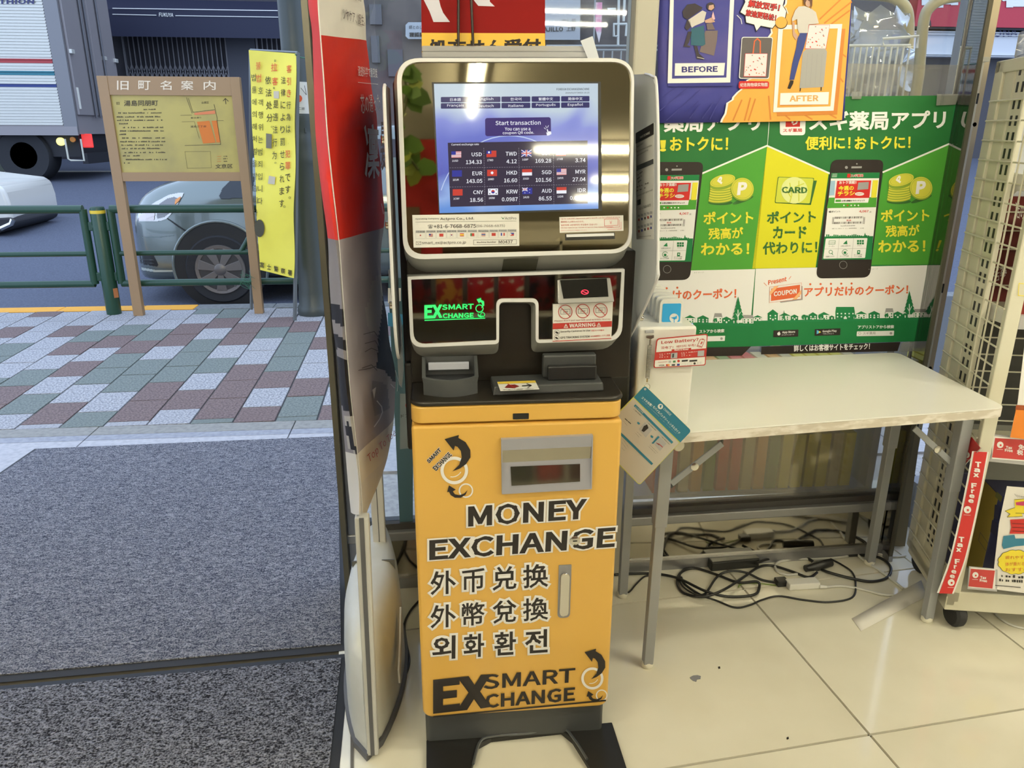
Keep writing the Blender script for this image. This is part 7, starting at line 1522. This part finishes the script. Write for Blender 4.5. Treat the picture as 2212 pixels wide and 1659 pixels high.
# goods blurred behind the frosted glass
stk = thing('stock_shelf', 'grey stock shelf behind the frosted lower glass', 'shelf', (1.0, 2.42, 0))
for z in (.19, .435): obj('board', MB().box(.58, 1.42, 2.22, 2.40, z-.012, z), mat('stock_board', I(150,150,146), .5), stk)
for x in (.58, 1.42): obj('upright', MB().box(x-.012, x+.012, 2.22, 2.40, 0, .70), mat('stock_board', I(150,150,146), .5), stk)
G1 = [mat('pack_red', E(214,60,50), .5), mat('pack_amber', E(222,160,60), .5), mat('pack_green', E(120,150,60), .5), mat('pack_cream', E(216,206,170), .5), mat('pack_yellow', E(236,220,50), .5)]
pks = {}
for mi, m in enumerate(G1): q = MB().box(0,.034,0,.14,0,.19); q.mats = [m]; pks[mi] = q.mesh('pack')
ordn = ('first','second','third','fourth','fifth','sixth','seventh','eighth','ninth','tenth','eleventh','twelfth','thirteenth','fourteenth','fifteenth','sixteenth')
for r_, z in ((0,.191),(1,.436)):
    for k in range(16):
        rnd = (k*7+r_*3) % 5; mi = (0,1,0,2,3)[rnd] if k < 10 else (4,4,4,3,4)[rnd]
        o = link(bpy.data.objects.new('product_pack', pks[mi])); o.location = (.68+k*.043, 2.235, z)
        tag(o, '%s product pack blurred behind the frosted glass, %s from left in the %s row' % (('red','amber','green','cream','yellow')[mi], ordn[k], ('lower','upper')[r_]), 'pack', 'packs behind the frosted glass')
# ================================================================== wire-sided display rack at the right
RF = at(2043,1300,y=1.705); RF = Vector((RF.x, RF.y, 0)); ru = Vector((.978,-.208,0)); rb = at(1965,1137,y=2.03); RB = Vector((rb.x, rb.y, 0)); rv = (RB-RF).normalized(); RD = (RB-RF).length
def rk(u, v, z): return RF+ru*u+rv*v+Vector((0,0,z))
rck = thing('display_rack', 'cream wire-sided display rack on casters at the right edge', 'rack', tuple(RF))
def rbox(nm, u0, u1, v0, v1, z0, z1, m, par_=None, **k): return obj(nm, MB().box8([rk(u0,v0,z0),rk(u1,v0,z0),rk(u1,v1,z0),rk(u0,v1,z0),rk(u0,v0,z1),rk(u1,v0,z1),rk(u1,v1,z1),rk(u0,v1,z1)]), m, par_ or rck, **k)
RZ0, RZ1 = .13, at(2153,133,y=RB.y).z; RW = .88
rbox('front_post', 0, .034, 0, .022, .09, RZ1, M_cream, bevel=.003)
rbox('rear_post', 0, .022, RD-.050, RD, RZ0-.04, RZ1, M_cream, bevel=.003)
rbox('rear_post', .004, .014, RD-.115, RD-.056, RZ0-.04, RZ1-.02, M_cream, bevel=.004)
sp2 = rbox('slotted_post', .004, .018, RD-.185, RD-.125, RZ0, RZ1-.02, M_cream)
sm = MB().box(-.0005, .0005, -.005, .005, 0, .024); sm.mats = [M_black]; sme = sm.mesh('slot')
for k in range(34):
    for dv in (-.170, -.141):
        o = link(bpy.data.objects.new('slot', sme)); p = rk(.0035, RD+dv, .17+k*.039); o.matrix_world = Matrix.Translation(p) @ Matrix.Rotation(math.atan2(rv.y, rv.x)-pi/2, 4, 'Z'); par(o, sp2)
rbox('top_frame', 0, .024, 0, RD, RZ1-.03, RZ1, M_cream, bevel=.002); rbox('top_frame', 0, RW, RD-.02, RD, RZ1-.03, RZ1, M_cream, bevel=.002)
rbox('bottom_frame', 0, .024, 0, RD, RZ0-.05, RZ0-.02, M_cream, bevel=.002)
wm = MB().tube([(0,0,0),(0,1,0)], .0024, 6); wm.mats = [M_cream]; wme = wm.mesh('wire', 60)
def wire(a_, b_):
    o = link(bpy.data.objects.new('wire', wme)); d = b_-a_; L = d.length; q_ = d.to_track_quat('Y', 'Z').to_matrix().to_4x4()
    o.matrix_world = Matrix.Translation(a_) @ q_ @ Matrix.Diagonal((1, L, 1, 1)); par(o, rck)
z = RZ0+.01
while z < RZ1-.05: wire(rk(-.003, .01, z), rk(-.003, RD-.01, z)); z += .0485
for v in (.045, .083, .121): wire(rk(-.006, v, RZ0-.03), rk(-.006, v, RZ1-.03))
# back grid and dark backing, shelves with price rails
rbox('back_panel', .03, RW, RD-.012, RD-.006, .50, .86, mat('rack_backing', I(46,44,36), .5)); rbox('back_panel', .03, RW, RD-.012, RD-.006, .86, 1.16, mat('rack_backing_red', I(104,28,22), .5)); rbox('back_panel', .03, RW, RD-.012, RD-.006, 1.16, RZ1-.03, mat('wrapped_white', I(190,188,176), .4)); rbox('back_panel', .03, RW, RD-.012, RD-.006, .13, .50, mat('rack_grey_back', I(120,116,98), .5))
z = .52
while z < 1.15: wire(rk(.03, RD-.03, z), rk(RW, RD-.03, z)); z += .05
for k in range(9): wire(rk(.06+k*.1, RD-.026, .50), rk(.06+k*.1, RD-.026, 1.15))
rbox('bottom_shelf', .0, RW, .0, RD-.02, .065, .125, M_cream, bevel=.003)
rbox('middle_shelf', .03, RW, .04, RD-.1, .505, .515, M_cream)
rbox('upper_shelf', .045, RW, .05, RD-.06, .868, .880, M_cream); 
br = [(RD-.09,.80),(RD-.05,.80),(RD-.05,.90),(.06,.895),(.06,.862),(RD-.17,.855)]
for z_ in (0, .33): obj('bracket', MB().prism([rk(.035, v, z+z_) for v, z in br], ru*.006), M_white, rck, bevel=.002)
rbox('upper_shelf', .045, RW, .05, RD-.06, 1.195, 1.205, M_cream)
rbox('price_rail', .05, RW, .035, .05, .860, .895, M_rail); 
for (u, v) in ((.045,.03),(.045,RD-.03),(RW-.05,.03)):
    c = rk(u, v, 0); obj('caster', MB().lathe([(.0001,-.016),(.030,-.016),(.036,-.009),(.036,.009),(.030,.016),(.0001,.016)], (c.x,c.y,.0365), 20, 'x'), M_tyre, rck, smooth=40); obj('caster_fork', MB().box(c.x-.02, c.x+.02, c.y-.02, c.y+.02, .055, .075), M_black, rck, bevel=.004)
fs_ = Sheet(rk(0,-.002,0), -rv); side_s = Sheet(rk(-.001,0,0), -ru)
T_red = mat('tax_red', I(196,42,36), .35); T_pl = mat('rail_red_dull', I(188,60,52), .4); T_wh = mat('tax_white', I(230,222,198), .4)
def emblem(P, c, r): P.disc(c, r, T_wh, 3, 16); P.disc((c[0]+r*.1, c[1]+r*.1), r*.35, T_red, 4, 5); P.line([(c[0]-r,c[1]+r*1.4),(c[0]+r*.8,c[1]+r*1.5)], .8, T_wh, 3)
# tax free rail cards
def card(c4, sh, lab_, words, d=.01):
    t = thing('rail_card', lab_, 'card', tuple(sh.hit(*c4[0])), 'tax free cards'); obj('holder', MB().prism([sh.hit(*p)+sh.n*.002 for p in c4], sh.n*.003), M_rail, t); return t
qt1 = zp(2080, 930, 4.254)
f2 = Sheet(rk(0,.03,0), -rv)
t = card([(2133,995),(2300,1012),(2300,952),(2136,936)], f2, 'red tax free card in the clear rail of the middle shelf', 1); P = Print('print', t, f2, .0006, 11)
P.poly([qt1(*p) for p in ((255,250),(700,285),(700,70),(262,42))], T_wh, 1); P.poly([qt1(*p) for p in ((257,236),(700,272),(700,85),(285,58))], T_pl, 2); emblem(P, qt1(330,120), 30/4.25); P.txt('Tax', qt1(382,158), qt1(440,162), 28/4.25, T_wh, 3, .04); P.txt('Free', qt1(372,182), qt1(445,188), 26/4.25, T_wh, 3, .04); P.txt('免', qt1(495,164), qt1(550,168), 50/4.25, T_wh, 3, .03); P.txt('税', qt1(483,212), qt1(540,218), 48/4.25, T_wh, 3, .03)
t = card([(2088,1270),(2152,1276),(2154,1228),(2092,1222)], fs_, 'red tax free card in the clear rail of the bottom shelf', 1); P = Print('print', t, fs_, .0006, 9)
P.poly([qt1(*p) for p in ((38,1430),(290,1450),(290,1262),(62,1245))], T_wh, 1); P.poly([qt1(*p) for p in ((42,1420),(262,1440),(285,1275),(64,1258))], T_pl, 2); emblem(P, qt1(105,1315), 28/4.25); P.txt('Tax', qt1(148,1350), qt1(205,1354), 26/4.25, T_wh, 3, .04); P.txt('Free', qt1(145,1375), qt1(212,1382), 24/4.25, T_wh, 3, .04)
# long red ribbon hanging from the rail
rbp = [(2118,975),(2108,1030),(2096,1090),(2083,1150),(2068,1210),(2052,1255),(2042,1281)]; wdt = [17.5,17.5,17.5,17.5,17.5,17,16]
fs3 = Sheet(rk(0,-.012,0), -rv)
m_ = MB(); cen = [fs3.hit(*p) for p in rbp]; rbn = thing('tax_ribbon', 'long red tax free ribbon hanging down the front post of the rack', 'ribbon', tuple(cen[0]))
PP = spline([Vector((p[0],p[1],0)) for p in rbp], 5); NN = len(PP)
def rq(k, s, w): p = PP[k]; t_ = (PP[min(k+1,NN-1)]-PP[max(k-1,0)]).normalized(); return (p.x+t_.y*-1*s*w*-1, p.y-t_.x*s*w*.35)
for k in range(NN): w_ = 18; m_.v += [tuple(fs3.hit(PP[k].x-w_, PP[k].y-.5)), tuple(fs3.hit(PP[k].x+w_, PP[k].y+1.5))]
for k in range(NN-1): m_.face((2*k, 2*k+2, 2*k+3, 2*k+1))
obj('ribbon', m_, T_wh, rbn, solid=.0006); P = Print('print', rbn, fs3, .0006, 1.5)
for k in range(NN-1): P.poly([(PP[k].x-14,PP[k].y), (PP[k+1].x-14,PP[k+1].y), (PP[k+1].x+14,PP[k+1].y+1), (PP[k].x+14,PP[k].y+1)], T_red, 1)
def vword(t, c, lean, h, w0):   # upright letters stacked along the ribbon
    y = c[1]; x = c[0]
    for ch in t: hh = h*(1.25 if ch in 'TF' else .9); ww = w0*(.62 if ch == 'r' else 1); P.txt(ch, (x-ww/2,y+hh), (x+ww/2,y+hh+1), hh, T_wh, 3, .05); y += hh+2.2; x += (hh+2.2)*lean
vword('Tax', (2112,996), -.17, 9.5, 13); vword('Free', (2103,1042), -.19, 9.2, 12); vword('Tax', (2076,1158), -.24, 9.2, 12); vword('Free', (2067,1206), -.32, 8.8, 11)
emblem(P, (2089,1100), 8); emblem(P, (2054,1257), 7.5)
tw_ = thing('tax_ribbon', 'second red ribbon, bent away behind the front post above the long one', 'ribbon', tuple(side_s.hit(2090,980)))
r4 = [side_s.hit(*p) for p in ((2103,944),(2122,968),(2090,1000),(2072,1030),(2070,1000),(2085,965))]; obj('ribbon', MB().prism([p-ru*.004 for p in r4], -ru*.001), T_red, tw_)
P = Print('print', tw_, Sheet(side_s.o-ru*.005, side_s.n), .0006, 1); emblem(P, (2090,983), 7); P.line([(2121,968),(2089,1001),(2071,1031)], 2, T_wh, 2)
# handwritten price sheet, goods
hs4 = Sheet(rk(0,-.006,0), -rv); hp_ = thing('handwritten_sheet', 'white handwritten price sheet with yellow cloud and red lettering on the bottom shelf', 'sheet', tuple(hs4.hit(2190,1160)))
obj('paper', MB().prism([hs4.hit(*p) for p in ((2142,1272),(2320,1295),(2320,1062),(2175,1050),(2158,1130))], hs4.n*.0006), mat('sheet_paper', I(224,214,188), .5), hp_)
P = Print('print', hp_, hs4, .0006, 2); C_y = mat('marker_yellow', I(230,205,50), .5); C_r = mat('marker_red', I(190,44,34), .5); C_t = mat('marker_teal', I(50,116,130), .5)
def q1(pts): return [qt1(*p) for p in pts]
P.poly(q1([(470,630),(700,612),(700,760),(480,755)]), C_y, 2); P.poly(q1([(382,735),(470,705),(540,760),(545,785),(402,792),(430,762)]), C_y, 1); P.line(q1([(470,630),(700,612)]), .8, M_ink, 3); P.line(q1([(480,755),(700,762)]), .8, M_ink, 3); P.line(q1([(382,735),(470,705)]), .7, M_ink, 3); P.line(q1([(382,735),(430,762),(402,792),(545,785)]), .7, M_ink, 3)
P.poly(q1([(480,655),(600,640),(600,690),(485,680)]), mat('marker_pink', I(190,60,90), .5), 4); P.poly(q1([(430,815),(560,808),(700,830),(700,945),(425,945),(440,890)]), C_r, 2)
for yy in (850, 885, 918): P.line(q1([(450,yy),(600,yy+6)]), 1, M_ink, 3)
P.poly(q1([(370,965),(470,955),(480,990),(700,985),(700,1040),(480,1060),(370,1085),(355,1050)]), C_t, 2)
cl = []
for k in range(40): a_ = 2*pi*k/40; r = 1+.08*abs(sin(a_*6)); cl.append((480+155*r*cos(a_), 1205+108*r*sin(a_)))
P.poly(q1(cl), M_ink, 1.5); P.poly(q1([(480+(x-480)*.975, 1205+(y-1205)*.97) for x, y in cl]), C_y, 2)
for yy, t_ in ((1150,'疲れやすい'),(1210,'体が重だるい'),(1262,'おすすめ')): P.txt(t_, qt1(385,yy+28), qt1(600,yy+24), 32/4.25, mat('marker_orange', I(200,100,50), .5), 3)
for yy in (1340,1380): P.dashes(qt1(330,yy), qt1(560,yy+16), 6, M_ink, 2, seed=yy)
P.line(q1([(295,1418),(525,1438)]), 1.4, M_ink, 2)
for k in range(5): P.line(q1([(470+k*20,580+k*6),(505+k*18,612)]), .5, M_ink, 2)
G_nv = mat('box_navy', I(44,44,66), .4); G_yl = mat('box_gold', I(150,128,48), .45); G_rb = mat('box_dark_red', I(128,40,28), .35); G_rd2 = mat('box_red', I(180,36,26), .35)
def goods(nm, u0, u1, v0, v1, z0, z1, m, lab_, side=None, front=None, skew=0):
    t = thing(nm, lab_, 'box', tuple(rk(u0,v0,z0)), 'boxes on the rack'); rbox('carton', u0, u1, v0, v1, z0, z1, m, t, bevel=.0015)
    if side: rbox('side_panel', u0-.0008, u0, v0+.001, v1-.001, z0+.002, z1-.002, side, t)
    return t
t = goods('supplement_box', .10, .22, .05, .15, .126, .40, G_nv, 'big navy and gold box on the bottom shelf behind the handwritten sheet', G_yl)
sh = Sheet(rk(.099,0,0), -ru); P = Print('print', t, sh, .0006, 2); P.poly(q1([(300,680),(345,690),(330,820),(290,800)]), G_nv, 1); P.poly(q1([(275,820),(320,850),(310,970),(258,930)]), G_nv, 1); P.line(q1([(165,935),(245,1050),(225,1115),(150,1010)]), .8, G_nv, 1, closed=True); P.poly(q1([(320,560),(370,610),(355,660),(300,605)]), mat('box_olive', I(96,92,40), .5), 1)
t = goods('supplement_box', .035, .085, .14, .25, .126, .24, G_nv, 'small navy box at the back of the bottom shelf'); t = goods('supplement_box', .035, .085, .14, .25, .241, .33, G_nv, 'small navy box with gold lettering, second in the stack on the bottom shelf'); t = goods('supplement_box', .035, .085, .14, .25, .331, .42, G_nv, 'small navy box on top of the stack on the bottom shelf')
t = goods('ginseng_box', .075, .155, .10, .18, .881, 1.13, G_rb, 'tall dark red box with white script behind the wire side', None)
sh = Sheet(rk(.0745,0,0), -ru); P = Print('print', t, sh, .0006, 1); P.txt('活蔘', (2146,612), (2176,598), 26, T_wh, 1, .01)
t = goods('ginseng_box', .17, .25, .05, .13, .881, 1.14, G_rb, 'dark red box beside the first one, further right', None); sh = Sheet(rk(0,.0495,0), -rv); P = Print('print', t, sh, .0006, 1); P.txt('活の', (2193,470), (2212,476), 34, T_wh, 1)
t = goods('ginseng_box', .20, .30, -.0, .04, .881, 1.02, G_rd2, 'bright red box with gold lettering at the shelf edge', None); P = Print('print', t, Sheet(rk(0,-.0005,0), -rv), .0006, 1); P.line([(2201,612),(2230,614),(2228,640),(2199,638)], 1.5, C_y, 1, closed=True)
t = thing('shelf_poster', 'white and orange poster standing on the middle shelf', 'poster', tuple(rk(.2,.02,.6))); s5 = Sheet(rk(0,.012,0), -rv)
obj('sheet', MB().prism([s5.hit(*p) for p in ((2181,944),(2330,962),(2330,745),(2214,735),(2198,870))], s5.n*.001), T_wh, t); P = Print('print', t, s5, .0006, 3); P.poly([(2181,944),(2330,962),(2330,890),(2194,882)], mat('poster_orange', I(224,128,40), .4), 1); P.poly([(2192,884),(2330,892),(2330,880),(2194,874)], mat('poster_brown', I(150,70,30), .4), 2)
one('white_cable', MB().tube(spline([at(2138,1312,z=.004), at(2160,1335,z=.004), at(2185,1350,z=.004), at(2230,1362,z=.004)], 6), .0035, 7), M_cw2, 'white cable curling out from under the rack at the right edge', 'cable', smooth=60)
# carton lying on top of the rack and things beyond it
t = thing('carton', 'plain tan carton on top of the display rack at the right edge', 'box', tuple(rk(.12,.2,RZ1))); rbox('carton', .10, .40, .12, .30, RZ1+.002, RZ1+.26, mat('carton_tan', I(206,172,130), .6), t, bevel=.002)
t = thing('wrapped_pack', 'pack in clear film on top of the rack beside the tan carton', 'pack', tuple(rk(.03,.25,RZ1))); rbox('film', .03, .095, .16, .32, RZ1+.002, RZ1+.07, pane_mat('wrap_film', (.9,.9,.9), 3, haze=.5), t, bevel=.01)
# grey pillar and a cream frame modelled in place of the rack's reflection
pm_ = MB(); p0, p1 = at(2119,0,y=2.25), at(2163,0,y=2.25); struct('trim_3', pm_.box(p0.x, p1.x, 2.25, 2.32, 0, 2.6), mat('pillar_grey', E(178,172,160), .6), label='pale grey square pillar outside the corner')
one('door_edge', MB().box(p0.x-.02, p0.x+.03, 2.235, 2.25, 0, 1.02), M_black, 'black edge strip low beside the cream end frame, outside the corner', 'strip')
ef = thing('rack_reflection', 'second cream wire end frame standing outside the corner glass', 'rack', tuple(at(2112,600,y=2.17)))
e0, e1 = at(2099,133,y=2.17), at(2128,131,y=2.17); zt2 = e0.z
obj('plate', MB().box(e0.x, e1.x, 2.17, 2.185, .05, zt2), M_cream, ef, bevel=.002); obj('cap', MB().box(e0.x-.004, e1.x+.01, 2.165, 2.2, zt2, zt2+.012), M_cream, ef)
for k in range(26): z = zt2-.06-k*.0535; obj('rung', MB().tube([(e0.x-.004,2.166,z),(e0.x+.03,2.166,z)], .0022, 6), M_cream, ef)
obj('groove', MB().box(e0.x+.010, e0.x+.014, 2.168, 2.1705, .06, zt2-.02), mat('groove', I(150,140,100), .6), ef)
for z in (zt2-.11, .86, .42): obj('slot', MB().box(e0.x+.034, e0.x+.039, 2.1685, 2.1705, z, z+.028), M_black, ef)
for z in (zt2-.165, .62): obj('hole', MB().lathe([(.0001,0),(.006,0)], (e0.x+.042, 2.1688, z), 14, 'y'), M_black, ef)
# leaning cardboard behind the corner under the table
one('cardboard', MB().prism([at(*p, y=2.14) for p in ((1962,925),(1990,925),(1955,1180),(1918,1180))], (0,.01,0)), mat('cardboard', I(112,98,66), .7), 'folded cardboard leaning outside the corner glass under the table', 'cardboard')
# ================================================================== what the mirrors show: the shop behind the viewer
sh_ = thing('snack_shelf', 'snack shelf behind the viewer, seen mirrored in the machine', 'shelf', (.3, -1.0, 0))
for z in (.12, .45, .78, 1.11, 1.40): obj('board', MB().box(-.35, 1.6, -1.15, -.80, z-.015, z), M_cream, sh_)
obj('back', MB().box(-.35, 1.6, -1.17, -1.15, 0, 1.42), M_cream, sh_); 
for x in (-.36, .587, 1.6): obj('upright', MB().box(x, x+.012, -1.17, -.80, 0, 1.42), M_cream, sh_)
bagc = [mat('bag_red', I(176,26,24), .3, noise=(22, I(210,190,150), 2, .56, .62)), mat('bag_dark_red', I(96,14,18), .3, noise=(16, I(30,10,12), 2, .45, .55)), mat('bag_black_green', I(30,34,20), .3, noise=(20, I(130,140,40), 2, .55, .6)), mat('bag_yellow_red', I(180,120,40), .35, noise=(16, I(150,30,24), 2, .45, .5)), mat('bag_brown', I(60,30,24), .4, noise=(20, I(140,60,50), 2, .5, .55))]
def bagmesh(m):
    b = MB(); nx, nz = 6, 7
    for s in (1, -1):
        base = len(b.v)
        for j in range(nz):
            for i in range(nx): u, v = i/(nx-1), j/(nz-1); d = .022*(sin(pi*u)**.6)*(sin(pi*v)**.5); b.v.append((-.065+.13*u, s*d, .18*v))
        for j in range(nz-1):
            for i in range(nx-1): a_ = base+j*nx+i; q_ = (a_, a_+1, a_+nx+1, a_+nx); b.face(q_ if s < 0 else q_[::-1])
    b.mats = [m]; return b.mesh('snack_bag', 60)
bms = [bagmesh(m) for m in bagc]; rn = random.Random(9); lvls = (.121,.451,.781,1.111)
cn = ('red','dark red','black and green','yellow','brown')
for r_, z in enumerate(lvls):
    for k in range(12):
        mi = rn.choices(range(5), (5,3,1.5,1.5,1))[0]; o = link(bpy.data.objects.new('snack_bag', bms[mi])); o.location = (-.26+k*.155, -.84+rn.uniform(-.02,.02), z); o.rotation_euler = (0,0,rn.uniform(-.1,.1))
        tag(o, '%s snack bag, %s from the doorway on the %s board' % (cn[mi], ordn[k], ('lowest','second','third','top')[r_]), 'snack bag', 'snack bags on the mirrored shelf')
one('display_board', MB().box(-.62, .02, -.72, -.70, 1.05, 1.86), mat('board_red', I(170,30,24), .5), 'tall red display board with brown patch, seen mirrored at the left of the screen', 'board')
one('display_patch', MB().box(-.36, -.08, -.698, -.690, 1.15, 1.55), mat('board_brown', I(110,84,52), .6), 'brown panel on the red display board, seen mirrored', 'board')
hpnt = thing('hanging_plant', 'green leafy vine hanging from the ceiling behind the viewer, seen mirrored', 'plant', (-.2, -.6, 2.6)); vn = spline([(-.22,-.6,2.66),(-.20,-.58,2.3),(-.12,-.6,2.05),(-.16,-.62,1.85),(-.08,-.6,1.7)], 10)
obj('stem', MB().tube(vn, .006, 6), mat('stem_olive', I(96,100,50), .6), hpnt); rn = random.Random(2); lf = mat('leaf_green', I(96,130,44), .45); lf2 = mat('leaf_lime', I(160,170,60), .45)
for k in range(46):
    p = vn[rn.randrange(len(vn))]; a_ = rn.uniform(0, 2*pi); e = Vector((cos(a_), .4*sin(a_), rn.uniform(-.8,.2))).normalized(); q_ = e.cross(Vector((0,1,0))).normalized(); L = rn.uniform(.07,.13); w_ = L*.36
    b = MB(); b.poly([p, p+e*L*.3+q_*w_, p+e*L*.7+q_*w_*.8, p+e*L, p+e*L*.7-q_*w_*.8, p+e*L*.3-q_*w_]); obj('leaf', b, lf if k % 3 else lf2, hpnt, solid=.001)
for nm, m in MATS.items():
    if nm.startswith('print_'):
        b = m.node_tree.nodes['Principled BSDF']; b.inputs['Roughness'].default_value = .5; b.inputs['Specular IOR Level'].default_value = .25
build_prints()
